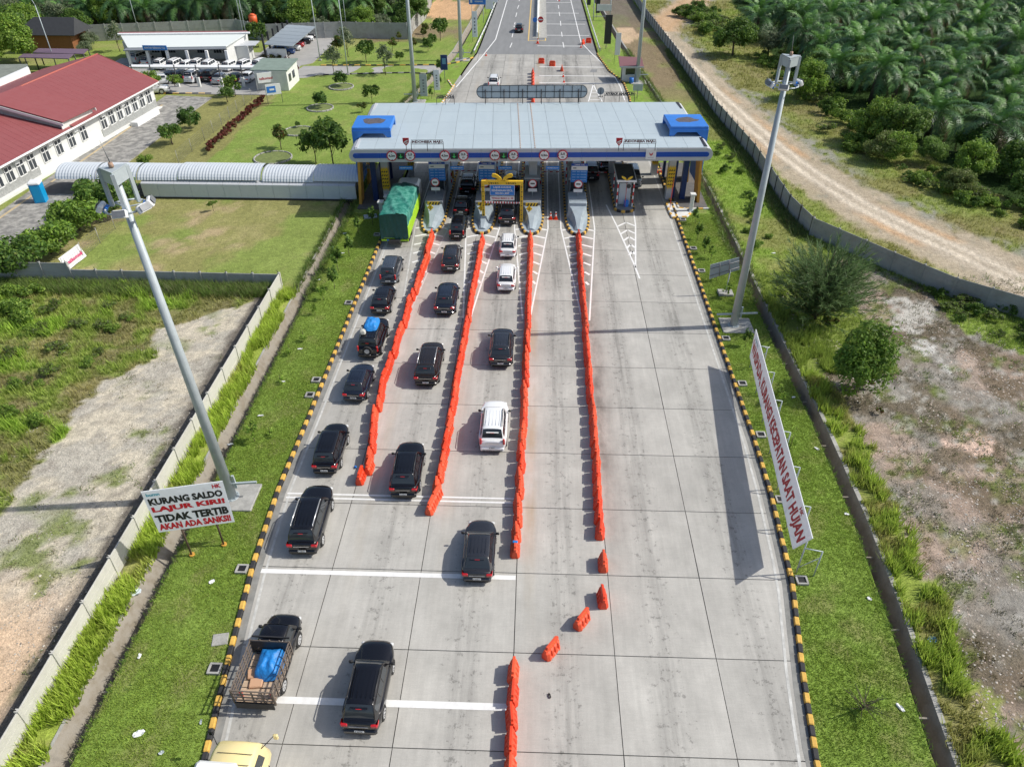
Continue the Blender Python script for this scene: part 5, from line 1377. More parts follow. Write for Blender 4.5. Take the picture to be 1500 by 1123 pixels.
p = at(227, 69, 3.5); sb = MB().box((p.x, p.y-.15, 3.4), (4.2, .08, .75)).build('name_board', BLUES, wo_); text_obj('lettering', 'KANTOR GERBANG TOL', 3.6, .3, face_south(p.x, p.y-.21, 3.4), WHITE, sb, .02)
MB().box((XO1+1.3, YO+.5, 1.3), (2.6, 2.5, 2.6)).build('side_wing', WHITED, wo_)
MB().slab((XO1, YO-1.2, 2.6), (XO1+3.8, YO-.4, 2.6), (XO1+3.8, YO+2.4, 2.75), (XO1, YO+2.4, 2.75), .12).build('side_roof', GREY, wo_)
# pergola in front of the parking row
pg = empty('pergola', 'white beam pergola on dark posts along the car yard', 'pergola', (0, 0, 0))
a, b = at(189, 98, 2.6), at(372, 99, 2.6)
MB().slab(a, b, b+Vector((0, 1.0, .1)), a+Vector((0, 1.0, .1)), .25).build('beam', WHITE, pg)
for px in (195, 222, 257, 288, 321, 353):
    p = at(px+5, 128); q = MB(); q.box((p.x, p.y, .75), (.42, .42, 1.5), 0); q.build('post_base', WHITED, pg); top = Vector((a.x+(b.x-a.x)*((px-192)/180), a.y+(b.y-a.y)*((px-192)/180), 2.9))
    MB().tube((p.x, p.y, 1.5), tuple(top), .09, .09, 6).build('post', BLACKM, pg)
# carport with sloping sheet
cp = empty('carport', 'open carport with one long sloping grey sheet roof', 'carport', (0, 0, 0))
q4 = [at(386, 65, 3.0), at(428, 68, 3.0), at(463, 39, 3.0), at(421, 36, 3.9)]
q4[0].z = 3.0
A_, B_, C_, D__ = q4
for i in range(6):
    u, v = i/6, (i+1)/6-.006
    MB().slab(A_.lerp(D__, u), B_.lerp(C_, u), B_.lerp(C_, v), A_.lerp(D__, v), .1).build('roof_panel', mat('carport_sheet', (.26, .30, .33), .5, noise=.08, scale=1), cp)
for i in range(6):
    p = A_.lerp(D__, i/5); MB().box((p.x, p.y, 2.3), (.3, .3, 4.6)).build('post', BLACKM, cp)
MB().box((A_.x+2.2, A_.y-.2, 1.2), (3.4, .3, 2.2)).build('end_wall', WHITED, cp)
# small white building
sw = empty('pump_house', 'small white building with greenish flat roof beside the red hedge', 'building', (0, 0, 0))
b0, b1 = at(386, 133), at(424, 131)
MB().box(((b0.x+b1.x)/2-.4, b0.y+3.2, 1.5), (b1.x-b0.x+1.2, 6.2, 3.0)).build('wall', WHITED, sw)
MB().slab((b0.x-1.6, b0.y+.1, 3.1), (b1.x+.4, b0.y+.1, 3.1), (b1.x+.4, b0.y+6.8, 3.3), (b0.x-1.6, b0.y+6.8, 3.3), .14).build('roof', mat('green_grey_roof', (.20, .26, .22), .8, noise=.2, scale=1), sw)
MB().bbox((b0.x+.6, b0.y-.05, 2.0), (.8, .3, .6), .03).build('air_conditioner', WHITE, sw)
for dy in (1.5, 3.6): MB().box((b1.x+.23, b0.y+dy, 1.7), (.06, 1.2, 1.1)).build('window', GLASSG, sw)
# timber house with black roof, purple sheds, water tank
th = empty('timber_house', 'brown timber house with hipped black roof behind the purple sheds', 'building', (0, 0, 0))
MB().box((-91.0, 146.5, 1.6), (9.5, 5.5, 3.2)).build('wall', WOOD, th)
r0, r1 = (-96.6, 143.0, 3.2), (-85.0, 143.0, 3.2); r2, r3 = (-85.0, 150, 3.2), (-96.6, 150, 3.2); k0, k1 = (-93.6, 146.5, 5.6), (-86.0, 146.5, 5.6)
BR = mat('black_tile_roof', (.035, .037, .04), .7, noise=.2, scale=2)
for f in ((r0, r1, k1, k0), (r2, r3, k0, k1)): MB().slab(*f, .12).build('roof_slope', BR, th)
MB().add([r3, r0, k0, r1, r2, k1], [(0, 1, 2), (3, 4, 5)]).build('hip_end', BR, th)
for (pts, lb) in ((((27, 84), (100, 86), (108, 79), (34, 79)), 'long purple-brown shed roof nearer the camera'), (((48, 77), (122, 79), (129, 72), (56, 71)), 'long purple-brown shed roof farther from the camera')):
    t = empty('shed', lb, 'shed', (0, 0, 0)); q4 = [at(x, y, 2.8) for x, y in pts]
    MB().slab(*q4, .12).build('roof', MAROON, t)
    for p in q4: MB().tube((p.x, p.y, 0), (p.x, p.y, 2.7), .1, .1, 6).build('post', BLACKM, t)
p = at(375, 52); t = empty('water_tank', 'orange water tank on a steel stand near the back wall', 'water tank', (p.x, p.y, 0))
MB().tube((0, 0, 2.2), (0, 0, 3.7), .8, .8, 18).tube((0, 0, 3.7), (0, 0, 4.0), .8, .3, 18).build('tank', mat('tank_orange', (.7, .12, .03), .5), t)
q = MB(); 
for sx in (-.8, .8):
    for sy in (-.8, .8): q.tube((sx, sy, 0), (sx, sy, 2.2), .07, .07, 6)
q.build('stand', GALVD, t)
p = at(62, 296); t = empty('portable_toilet', 'bright blue portable toilet with white roof at the left lane side', 'portable toilet', (p.x, p.y, .1), .25)
MB().bbox((0, 0, 1.05), (1.15, 1.15, 2.1), .05).build('cabin', mat('toilet_blue', (.0, .30, .62), .45), t)
MB().bbox((0, 0, 2.22), (1.25, 1.25, .26), .18).build('roof', WHITE, t); MB().box((0, -.59, 1.05), (.8, .03, 1.9)).build('door', mat('toilet_door', (.0, .34, .66), .45), t)
# guard hut right
p = at(903, 121); t = empty('guard_hut', 'small white guard hut with maroon pent roof on the right roadside', 'guard hut', (p.x+2.0, p.y+1.6, 0))
MB().box((0, 0, 1.25), (2.2, 2.4, 2.5)).build('wall', WHITED, t); MB().box((.15, -1.22, 1.6), (1.5, .05, .95)).build('window', GLASSD, t); MB().box((-1.12, -.1, 1.3), (.05, 1.0, 2.0)).build('door', BLACKM, t)
MB().slab((-1.7, -1.9, 2.5), (2.2, -1.9, 2.9-.3), (2.2, 1.8, 3.1), (-1.7, 1.8, 3.3), .14).build('roof', mat('hut_roof', (.2, .09, .1), .7), t)
q = MB(); q.box((.25, -1.93, 2.5), (3.9, .06, .2)); q.build('fascia', GREY, t)
p = at(924, 121); tag(MB().tube((0, 0, 0), (0, 0, .9), .35, .35, 14).build('drum', BLUEL, None, (p.x, p.y-.6, 0)), 'blue drum standing beside the guard hut', 'drum')
# ------------------------------------------------------------------ vehicles
def car_proto(kind, L=4.5, Wd=1.82, H=1.75, belt=1.0, hood=.98, wb=(1.05, .95), ws=(1.15, 1.85), tail=(.12, .55), sill=.30, roofw=.72, R=.36,
              rails=None, spare=False, paint='black_car_paint', plate=True, lamp='side', detail=True, pickup=False, glass_roof=False, deck=None):
    """origin on the ground under the REAR bumper centre, car points to +Y.
    ws = distance from the nose of the windscreen base and of its top; tail = distance from the rear of the tail glass base and top"""
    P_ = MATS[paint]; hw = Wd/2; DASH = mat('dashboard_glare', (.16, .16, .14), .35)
    yf = L; ywr = wb[1]; ywf = L-wb[0]+.0
    t = empty(kind, None, None, (0, 0, -50))
    def halfw(y):
        r = 1.0
        if y < .8: r -= .19*((.8-y)/.8)**2.0
        if y > L-1.0: r -= (.24 if H > 1.7 else .32)*((y-(L-1.0))/1.0)**2.2
        return hw*r
    def deckz(y):
        yb = L-ws[0]
        if y > yb:
            u = (y-yb)/(L-yb); return belt + (hood-belt)*min(1, u*1.5) - .30*max(0, u-.72)**1.3*2.2
        if deck is not None and y < tail[0]: return deck
        if y < .12: return belt-.10*(1-y/.12)
        return belt
    ys = sorted(set([round(v, 3) for v in np.linspace(0, L, 34)] + [round(yw+d, 3) for yw in (ywr, ywf) for d in (-R-.04, -R*.97, -R*.8, -R*.5, 0, R*.5, R*.8, R*.97, R+.04)]))
    ys = [y for y in ys if 0 <= y <= L]
    V = []; ns = 13
    for y in ys:
        w = halfw(y); zb = sill + (.12 if y < .1 or y > L-.1 else 0)
        for yw in (ywr, ywf):
            d = abs(y-yw)
            if d < R+.03: zb = max(zb, R*.98 + math.sqrt(max(0, (R+.03)**2-d*d)))
        zt = deckz(y); inset = .0
        endr = .10*max(0, 1-y/.10) + .10*max(0, 1-(L-y)/.10)
        prof = [(w-.16, zb), (w-.035-endr*.3, zb), (w-.0-endr*.3, zb+(zt-zb)*.18), (w+.012-endr*.3, zb+(zt-zb)*.52), (w-.015-endr*.3, zb+(zt-zb)*.80), (w-.06-endr*.3, zt-.07), (w-.17-endr*.3, zt-.01), (w*.45, zt+.035), (0, zt+.045)]
        row_ = [(-a, y, b) for a, b in prof] + [(a, y, b) for a, b in reversed(prof[:-1])]
        V += row_
    ns = 17; F = []
    for i in range(len(ys)-1):
        for j in range(ns-1):
            a = i*ns+j; F.append((a, a+1, a+1+ns, a+ns))
    F.append(tuple(range(ns-1, -1, -1))); F.append(tuple((len(ys)-1)*ns+j for j in range(ns)))
    b = MB(); b.add(V, F, 0, True); b.sm[-1] = False; b.sm[-2] = False
    # dark underside and wheel-house liners
    b.box((0, L/2, .36), (Wd-.36, L-.5, .22), 1)
    for yw in (ywr, ywf): b.tube((-hw+.06, yw, R), (hw-.06, yw, R), R+.05, R+.05, 14, 1)
    b.build('body', [P_, TRIM], t)
    # rear and front bumpers
    q = MB(); q.bbox((0, .02, .47), (Wd*.86, .20, .26), .08, 0); q.box((0, -.02, .36), (Wd*.7, .12, .10), 1); q.build('rear_bumper', [P_, TRIM], t)
    q = MB(); q.bbox((0, L-.04, .46), (Wd*.80, .20, .26), .08, 0); q.box((0, L+.03, .60), (Wd*.42, .06, .14), 1); q.build('front_bumper', [P_, TRIM], t)
    # cabin
    yb, yt = L-ws[0], L-ws[1]; ra, rb = tail[0], tail[1]
    wbelt = hw-.09; wroof = hw*roofw*.97
    def ztop(y):
        if y >= yt: u = (yb-y)/(yb-yt); return belt+(H-belt)*(1-(1-max(0, u))**1.35)*.985
        if y <= rb: u = (y-ra)/(rb-ra); return belt+(H-belt)*(1-(1-max(0, u))**1.5)*.985
        u = (y-rb)/(yt-rb); return H-.015+.0*u - .05*(abs(u-.6))**2*4.0
    def sect(y, off=0.0):
        z = ztop(y); wb_ = min(wbelt, halfw(y)-.07); uu = (y-(rb+yt)/2)/((yb-ra)/2); wr_ = wroof*(1-.13*abs(uu)**2.4)
        def X_(zz): return wb_+(min(wr_, wb_-.06)-wb_)*((zz-belt)/(H-belt))**1.15
        out = []
        for fr_ in (0, .28, .58, .84, .95): zz = belt+(z-belt)*fr_; out.append((X_(max(zz, belt))+off*.9, zz+off*.25))
        xe = X_(belt+(z-belt)*.95); out.append((xe-.05*min(1, (z-belt)/.2)+off*.4, z-.004+off)); out.append((xe*.55, z+.028*min(1, (z-belt)/.3)+off)); out.append((0, z+.038*min(1, (z-belt)/.3)+off))
        return out
    cy = sorted(set([round(v, 3) for v in list(np.linspace(ra, rb, 6))+list(np.linspace(rb, yt, 9))+list(np.linspace(yt, yb, 7))]))
    V = []; F = []
    for y in cy:
        s_ = sect(y); V += [(-a, y, z) for a, z in s_]+[(a, y, z) for a, z in reversed(s_[:-1])]
    n = 15
    for i in range(len(cy)-1):
        for j in range(n-1): a = i*n+j; F.append((a, a+1, a+1+n, a+n))
    F.append(tuple(range(n-1, -1, -1))); F.append(tuple((len(cy)-1)*n+j for j in range(n)))
    b = MB(); b.add(V, F, 0, True); b.build('roof' if not pickup else 'cab', P_, t)
    # glass laid 8 mm proud of the cabin skin
    def patch(name, y0, y1, j0, j1, m, ny=5, side=None, shrink=(0, 0), off=.010):
        yy = np.linspace(y0, y1, ny); V = []; F = []
        for y in yy:
            s_ = sect(y, off); full = [(-a, z) for a, z in s_]+[(a, z) for a, z in reversed(s_[:-1])]
            V += [(full[j][0], y, full[j][1]) for j in range(j0, j1+1)]
        k = j1-j0+1
        for i in range(ny-1):
            for j in range(k-1): a = i*k+j; F.append((a, a+1, a+1+k, a+k))
        b = MB(); b.add(V, F, 0, True); return b.build(name, m, t)
    dz = (rb-ra); patch('rear_window', ra+dz*.16, ra+dz*.86, 5, 9, GLASSD)
    patch('windscreen', yt+(yb-yt)*.12, yt+(yb-yt)*.93, 5, 9, GLASSD)
    # side glass between the pillars
    n_s = 3 if (L > 4.0 and not pickup) else (1 if pickup else 2)
    a0 = rb-(.12 if not pickup else -.02); a1 = yt+.12; pil = .07; wd = (a1-a0-pil*(n_s-1))/n_s
    for i in range(n_s):
        p0 = a0+i*(wd+pil); p1 = p0+wd
        patch('side_window', p0, p1, 1, 3, GLASSD, 4); patch('side_window', p0, p1, 11, 13, GLASSD, 4)
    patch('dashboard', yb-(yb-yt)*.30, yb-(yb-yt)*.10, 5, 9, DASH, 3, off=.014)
    for k in range(5):
        if not pickup: MB().box(((k-2)*wroof*.34, (rb+yt)/2, H+.022), (.028, (yt-rb)*.72, .012)).build('roof_rib', P_, t)
    if glass_roof:
        patch('sunroof', rb+.4, yt-.15, 5, 9, GLASSD, 4)
    # wheels
    wm = MB(); wm.tube((-.11, 0, 0), (.11, 0, 0), R, R, 18)
    wm = wm.mesh('tyre', TYRE); rm = MB(); rm.tube((-.115, 0, 0), (.115, 0, 0), R*.66, R*.66, 14)
    for i in range(5):
        a = i*1.2566
        for s in (-1, 1): rm.box((s*.118, math.cos(a)*R*.36, math.sin(a)*R*.36), (.02, .05, .05), 1, M=Matrix.Rotation(a, 3, 'X'))
    rm = rm.mesh('rim', [RIM, BLACKM])
    for yw in (ywr, ywf):
        for s in (-1, 1):
            w_ = obj('wheel', wm, t, (s*(hw-.095), yw, R)); obj('rim', rm, w_)
    # lamps
    if lamp == 'side':
        for s in (-1, 1):
            q = MB(); q.bbox((s*(hw-.24), .035, belt-.14), (.34, .12, .16), .04); q.bbox((s*(hw-.085), .16, belt-.13), (.06, .30, .13), .03); q.build('tail_lamp', TAIL, t)
    elif lamp == 'tall':
        for s in (-1, 1): MB().bbox((s*(hw-.17), .05, belt-.02), (.15, .14, .44), .04).build('tail_lamp', TAIL, t)
    for s in (-1, 1):
        MB().bbox((s*(hw-.30), L-.10, hood-.22), (.36, .16, .14), .05).build('head_lamp', HEADL, t)
        q = MB(); q.bbox((s*(hw+.10), L-ws[0]-.18, belt+.10), (.20, .12, .14), .04); q.tube((s*(hw-.08), L-ws[0]-.18, belt+.02), (s*(hw+.05), L-ws[0]-.18, belt+.08), .025, .025, 6); q.build('mirror', TRIM if paint != 'white_car_paint' or rails else P_, t)
    MB().bbox((0, rb-.16, ztop(rb-.16)+.035), (Wd*.44, .16, .03), .01).build('spoiler', P_, t)
    MB().box((0, rb-.245, ztop(rb-.16)+.03), (.26, .02, .03)).build('brake_light', TAIL, t)
    if plate:
        q = MB(); q.box((0, -.10, .60), (.44, .02, .13), 0)
        for i, x in enumerate((-.16, -.07, -.01, .05, .12)): q.box((x, -.112, .60), (.035, .006, .07), 1)
        q.build('number_plate', [WHITE, BLACK], t)
    MB().box((0, -.07, belt-.13), (Wd*.48, .02, .035)).build('trim_strip', CHROME, t)
    if rails:
        for s in (-1, 1):
            q = MB(); q.path([(s*(wroof-.03), rb+.18, H), (s*(wroof-.03), rb+.3, H+.07), (s*(wroof-.03), yt-.25, H+.06), (s*(wroof-.03), yt-.1, H-.01)], .03, 6); q.build('roof_rail', rails, t)
    if spare:
        q = MB(); q.tube((0, -.22, .95), (0, -.02, .95), .36, .36, 18, 0); q.tube((0, -.24, .95), (0, -.2, .95), .2, .2, 14, 1); q.build('spare_wheel', [TYRE, RIM], t)
    t['L'] = L
    return t
PR = {}
PR['suv'] = car_proto('parked_car', 4.75, 1.86, 1.80, 1.06, 1.05, rails=CARRAIL, tail=(.10, .50), lamp='side')
PR['suvb'] = car_proto('parked_car', 4.35, 1.84, 1.74, 1.04, 1.04, rails=BLACKM, tail=(.12, .62), lamp='side')
PR['mpv'] = car_proto('parked_car', 4.25, 1.73, 1.70, .98, .98, tail=(.08, .45), ws=(.95, 1.75), R=.33, lamp='side')
PR['mpvt'] = car_proto('parked_car', 4.3, 1.68, 1.74, .98, .98, tail=(.06, .36), ws=(.9, 1.65), R=.32, lamp='tall', paint='blue_grey_car_paint')
PR['hatch'] = car_proto('parked_car', 3.85, 1.72, 1.52, .92, .90, tail=(.12, .62), ws=(1.0, 1.75), wb=(.85, .75), R=.32, sill=.26, roofw=.70)
PR['hatchg'] = car_proto('parked_car', 3.98, 1.78, 1.52, .94, .92, tail=(.14, .75), ws=(1.0, 1.8), wb=(.9, .8), R=.33, sill=.26, roofw=.70, paint='dark_grey_car_paint')
PR['offroad'] = car_proto('parked_car', 4.6, 1.84, 1.82, 1.08, 1.10, tail=(.08, .34), ws=(1.35, 1.9), spare=True, lamp='tall', rails=BLACKM, R=.39, sill=.4)
PR['whitesuv'] = car_proto('parked_car', 4.45, 1.86, 1.86, 1.08, 1.08, tail=(.10, .45), rails=BLACKM, lamp='tall', paint='white_car_paint', R=.39)
PR['whitehatch'] = car_proto('parked_car', 4.1, 1.70, 1.55, .94, .92, tail=(.12, .55), ws=(1.0, 1.75), R=.32, paint='white_car_paint')
PR['whitecompact'] = car_proto('parked_car', 4.0, 1.70, 1.66, .98, .98, tail=(.10, .48), ws=(1.0, 1.7), R=.34, paint='white_car_paint', rails=BLACKM)
PR['sedan'] = car_proto('parked_car', 4.5, 1.76, 1.46, .95, .90, tail=(.75, 1.35), ws=(1.15, 1.95), R=.33, paint='silver_car_paint')
PR['pickup'] = car_proto('pickup_truck', 4.5, 1.80, 1.80, 1.05, 1.05, tail=(2.25, 2.40), ws=(.72, 1.22), pickup=True, deck=.72, R=.38, lamp='tall', sill=.42)
USED = set()
def car(kind, x, y, rz, label, group='cars queueing for the toll booths', paint=None, name='car', cat='car', extra=None, sx=1.0):
    src = PR[kind]
    swap = None
    if paint:
        base = {'mpvt': 'blue_grey_car_paint', 'hatchg': 'dark_grey_car_paint', 'whitesuv': 'white_car_paint', 'whitehatch': 'white_car_paint', 'whitecompact': 'white_car_paint', 'sedan': 'silver_car_paint'}.get(kind, 'black_car_paint')
        swap = {base: paint}
    o = copy_tree(src, None, swap); o.name = name
    o.location = (x, y, .004); o.rotation_euler = (0, 0, rz); o.scale = (sx, sx, sx)
    for k in ('L',):
        if k in o: del o[k]
    tag(o, label, cat, group); return o
D = RAD
c_ = car('suvb', -7.45, 16.9, D(-1), 'black SUV in the foreground, nearest car in the queue area, on the lowest white line')
tag(c_, None, None)
car('hatchg', -2.75, 25.5, D(0), 'dark grey hatchback alone on the second white line, beside the third barrier row')
car('suv', -12.75, 27.1, D(1.5), 'large black SUV with bright roof rails in the leftmost lane behind the double line')
car('mpv', -13.05, 33.6, D(1), 'black people carrier in the leftmost lane with a white sticker on its rear window')
car('suvb', -7.72, 31.7, D(1), 'black SUV standing on the white double line in the second lane')
car('whitesuv', -2.5, 36.1, D(0), 'white SUV with roof bars in the third lane')
car('hatch', -12.75, 41.1, D(-1), 'black hatchback in the leftmost lane, ahead of the people carrier with the sticker', paint='dark_navy_car_paint')
c_ = car('offroad', -12.75, 46.6, D(-1), 'black off-roader with rear spare wheel and blue bundle on its roof')
car('hatch', -13.0, 53.1, D(0), 'small black hatchback in the leftmost lane directly ahead of the car with the blue bundle')
car('mpvt', -13.15, 58.2, D(0), 'blue-grey people carrier directly behind the tarpaulined lorry')
car('suv', -7.8, 43.1, D(0), 'black SUV with chrome rails in the second lane, second from the near end', paint='brown_black_car_paint')
car('suvb', -7.5, 53.1, D(0), 'black SUV in the second lane, third from the near end', paint='dark_navy_car_paint')
car('suvb', -2.4, 45.7, D(0), 'dark SUV in the third lane beyond the white SUV with roof bars', paint='dark_grey_car_paint')
car('mpv', -7.8, 60.8, D(1), 'black car in the second lane just before the barrier row bends', paint='dark_grey_car_paint')
car('mpvt', -7.8, 67.6, D(0), 'black upright car entering the second toll lane beside the island tip', paint='black_car_paint')
car('hatch', -7.9, 73.4, D(0), 'black hatchback with glowing red lamps between the first two islands')
car('suvb', -7.7, 79.0, D(0), 'dark SUV at the second lane booth under the canopy')
car('whitehatch', -2.45, 57.3, D(0), 'white hatchback with dark rear window in the third lane')
car('whitecompact', -2.55, 63.8, D(0), 'white compact SUV entering the third toll lane behind the yellow gantry')
car('suvb', -2.9, 71.2, D(0), 'black SUV passing under the yellow height gantry')
car('mpv', -2.8, 80.0, D(0), 'dark car at the third lane booth behind the yellow gantry')
car('suvb', 6.6, 83.6, D(0), 'dark SUV waiting at the raised boom right of the fourth island', paint='dark_navy_car_paint')
car('mpv', 11.45, 85.9, D(180), 'silver people carrier facing the camera in the rightmost lane', paint='silver_car_paint')
car('pickup', 8.6, 86.6, D(0), 'dark pickup half hidden behind the striped booth')
car('whitesuv', -7.0, 121.6, D(0), 'white pickup-like car driving away beyond the canopy', group='cars beyond the canopy')
car('hatch', -4.0, 163.4, D(0), 'small black car far up the left carriageway', group='cars beyond the canopy')
# roof bars of the white SUV and the blue bundle on the off-roader
def lumpy(name, cx, cy, z, sx, sy, h, m, label, cat, seed=1, rz=0, parent=None):
    n = 18; u, v = np.meshgrid(np.linspace(-1, 1, n), np.linspace(-1, 1, n))
    r = np.clip(1-np.maximum(np.abs(u), np.abs(v))**3, 0, 1)
    z_ = r*(h*(.6+.8*fbm(u*3+seed, v*3, 1.2, seed)))
    d = np.hypot(u, v); k = 1/np.maximum(1, d**.5)
    X = u*k*sx/2; Y = v*k*sy/2
    V = np.stack([X, Y, z_], -1).reshape(-1, 3)
    i = np.arange(n-1)[:, None]*n+np.arange(n-1)[None, :]; F = np.stack([i, i+1, i+1+n, i+n], -1).reshape(-1, 4)
    o = obj(name, npmesh(name, V, F, m, smooth=True), parent, (cx, cy, z), rz)
    if label: tag(o, label, cat)
    return o
lumpy('roof_bundle', -12.72, 48.8, 1.86, 1.2, 1.9, .45, TARPB, 'bright blue tarpaulin bundle tied on the roof of the black off-roader', 'bundle')
lumpy('sack', -13.2, 47.6, 1.86, .5, .5, .35, mat('pale_sack', (.5, .5, .45), .8), 'pale sack at the rear corner of the black off-roader roof', 'sack')
for dy in (1.6, 2.6): pass

# caged pickup with load
pk = car('pickup', -12.45, 18.1, D(-1.5), 'black pickup with a barred wooden cargo cage and a load under blue tarpaulin', name='pickup_truck', cat='pickup', group='')
if 'group' in pk: del pk['group']
cg = MB(); x0, x1, y0, y1 = -.95, .95, -.25, 2.35
for z in (1.05, 1.30, 1.55, 1.80):
    for x in (x0, x1): cg.box((x, (y0+y1)/2, z), (.05, y1-y0, .05))
    for y in (y0, y1): cg.box((0, y, z), (x1-x0, .05, .05))
for x in (x0, x1):
    for y in np.linspace(y0, y1, 7): cg.box((x+(.03 if x > 0 else -.03), y, 1.33), (.05, .07, 1.05))
for x in np.linspace(x0, x1, 5): cg.box((x, y0-.03, 1.33), (.06, .05, 1.05)); cg.box((x, y1+.03, 1.33), (.06, .05, 1.05))
cg.build('cargo_cage', mat('worn_cage_timber', (.16, .13, .105), .8, noise=.3, scale=5), pk)
q = MB()
for i in range(7): q.box((0, y0+.2+i*.36, .83), (x1-x0-.08, .32, .04))
q.build('cargo_floor', mat('pale_planks', (.48, .36, .25), .8, noise=.25, scale=4), pk)
MB().box((0, y0-.08, .75), (1.8, .06, .45)).build('tailgate', TRIM, pk)
q = MB(); q.box((0, y1-.03, 1.35), (1.86, .05, .95)); q.box((0, y1+.2, 1.86), (1.86, .06, .08)); q.build('headboard', BLACKM, pk)
lumpy('cargo_tarpaulin', -12.3, 19.75, .9, 1.35, 1.7, .65, TARPB, 'blue tarpaulin heaped in the bed of the caged pickup', 'tarpaulin', 5)
for (dx, dy, lb) in ((-12.95, 19.3, 'torn brown carton on the left of the caged pickup bed'), (-12.7, 18.8, 'flat brown carton near the tailgate of the caged pickup')):
    tag(MB().bbox((0, 0, .08), (.62, .5, .14), .04).build('carton', mat('cardboard', (.55, .33, .2), .8), None, (dx, dy, .85), random.uniform(-.4, .4)), lb, 'carton')

# cream lorry cab at the bottom edge
lr = empty('lorry', 'cream yellow lorry cab with a white box body, cut by the bottom edge', 'lorry', (-12.22, 10.95, 0), D(-2))
q = MB()
secs = [(2.55, 1.02, .60, 2.28), (3.0, 1.03, .55, 2.42), (3.9, 1.02, .50, 2.42), (4.35, .98, .50, 2.30), (4.62, .95, .5, 1.85), (4.80, .92, .5, 1.25), (4.85, .90, .5, .8)]
V = []
for y, w, zb, zt in secs: V += [(-w, y, zb), (-w, y, zb+(zt-zb)*.55), (-w+.10, y, zt-.12), (-w+.25, y, zt), (0, y, zt+.04), (w-.25, y, zt), (w-.10, y, zt-.12), (w, y, zb+(zt-zb)*.55), (w, y, zb)]
F = []
for i in range(len(secs)-1):
    for j in range(8): a = i*9+j; F.append((a, a+1, a+10, a+9))
F.append(tuple(range(8, -1, -1))); F.append(tuple((len(secs)-1)*9+j for j in range(9)))
q.add(V, F, 0, True); q.build('cab', CREAM, lr)
for s in (-1, 1):
    w_ = MB(); w_.slab(*[(s*(1.03-.045*k), y, z) for (y, z, k) in ((3.1, 1.45, 0), (4.2, 1.45, 0), (4.0, 2.1, 1.2), (3.15, 2.1, 1.2))][::s], .01); w_.build('side_window', GLASSD, lr)
    m_ = MB(); m_.path([(s*.95, 4.3, 2.0), (s*1.35, 4.75, 2.2)], .02, 6); m_.bbox((s*1.42, 4.8, 2.1), (.22, .12, .3), .04, 1); m_.build('mirror', [BLACKM, TRIM if s < 0 else CREAM], lr)
MB().bbox((-.35, .75, 1.78), (1.75, 5.1, 2.2), .12).build('cargo_box', WHITE, lr)
q = MB()
for y in (2.9, 3.35, 3.8): q.box((.1, y, 2.475), (1.5, .02, .015))
q.build('roof_seam', TRIM, lr)
MB().box((0, 2.0, .45), (1.2, 5, .25)).build('chassis', BLACKM, lr)
for y in (-1.2, 3.9):
    for s in (-1, 1): MB().tube((s*.85-.14, y, .42), (s*.85+.14, y, .42), .42, .42, 16).build('wheel', TYRE, lr)

# green tarpaulined lorry
lg = empty('lorry', 'long lorry loaded high under a green tarpaulin, entering the leftmost toll lane', 'lorry', (-13.75, 66.1, 0), D(0))
HB = 3.35
ny, nx = 60, 40
yy = np.linspace(-.05, 8.4, ny); prof = []
def tarp(u_, y):
    pass
P2 = []
for a in np.linspace(0, 1, nx):
    if a < .3: x = -1.36; z = 1.25+(HB-1.25)*a/.3
    elif a > .7: x = 1.36; z = 1.25+(HB-1.25)*(1-a)/.3
    else: x = -1.36+2.72*(a-.3)/.4; z = HB+.22*math.sin(math.pi*(a-.3)/.4)
    P2.append((x, z))
P2 = np.array(P2)
X = np.repeat(P2[None, :, 0], ny, 0); Zz = np.repeat(P2[None, :, 1], ny, 0); Y = np.repeat(yy[:, None], nx, 1)
n = fbm(Y*1.0+X*2, Zz*2+X, 1.0, 4)-.5; n2 = fbm(Y*4, X*1.5+Zz*1.5, 1.0, 9)-.5
top = np.clip((Zz-2.4), 0, 1)
cx = np.sign(X)*(np.abs(X) > 1.3)
X = X+cx*(n*.16+n2*.10); Zz = Zz+(top*(n*.45+n2*.14)); Zz -= top*.25*np.clip((Y-6.5)/2, 0, 1)
V = np.stack([X, Y, Zz], -1).reshape(-1, 3); i = np.arange(ny-1)[:, None]*nx+np.arange(nx-1)[None, :]
F = np.stack([i, i+1, i+1+nx, i+nx], -1).reshape(-1, 4)
me = npmesh('tarpaulin', V, F, [TARPG, TARPD], smooth=True)
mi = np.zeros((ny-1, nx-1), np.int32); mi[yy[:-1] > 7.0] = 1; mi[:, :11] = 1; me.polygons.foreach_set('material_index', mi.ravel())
obj('tarpaulin', me, lg)
u, v = np.meshgrid(np.linspace(-1.36, 1.36, 34), np.linspace(0, 1, 24))
zz = .95+v*(HB+.2*np.cos(u*1.1)-.95); f_ = (fbm(u*5+v*2, v*1.2, 1.0, 3)-.5)*.26*(1.1-v*.6)
V = np.stack([u, -.06+f_*.8-.05*(1-v), zz], -1).reshape(-1, 3); i = np.arange(23)[:, None]*34+np.arange(33)[None, :]
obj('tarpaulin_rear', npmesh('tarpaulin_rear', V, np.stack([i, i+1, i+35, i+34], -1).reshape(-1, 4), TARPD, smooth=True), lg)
q = MB()
for s in (-1, 1):
    for k in range(26): q.bbox((s*1.34, .17+k*.33, 1.55), (.12, .28, 1.2), .03)
q.bbox((0, 4.2, .95), (2.6, 8.6, .14), .03); q.bbox((0, -.05, .85), (2.7, .1, .3), .03)
q.build('side_boards', LIME, lg)
q = MB(); q.box((0, 4, .75), (1.1, 9, .3))
q.build('chassis', BLACKM, lg)
MB().box((-.3, -.12, .82), (1.0, .03, .16)).build('tail_board_marks', BLUES, lg)
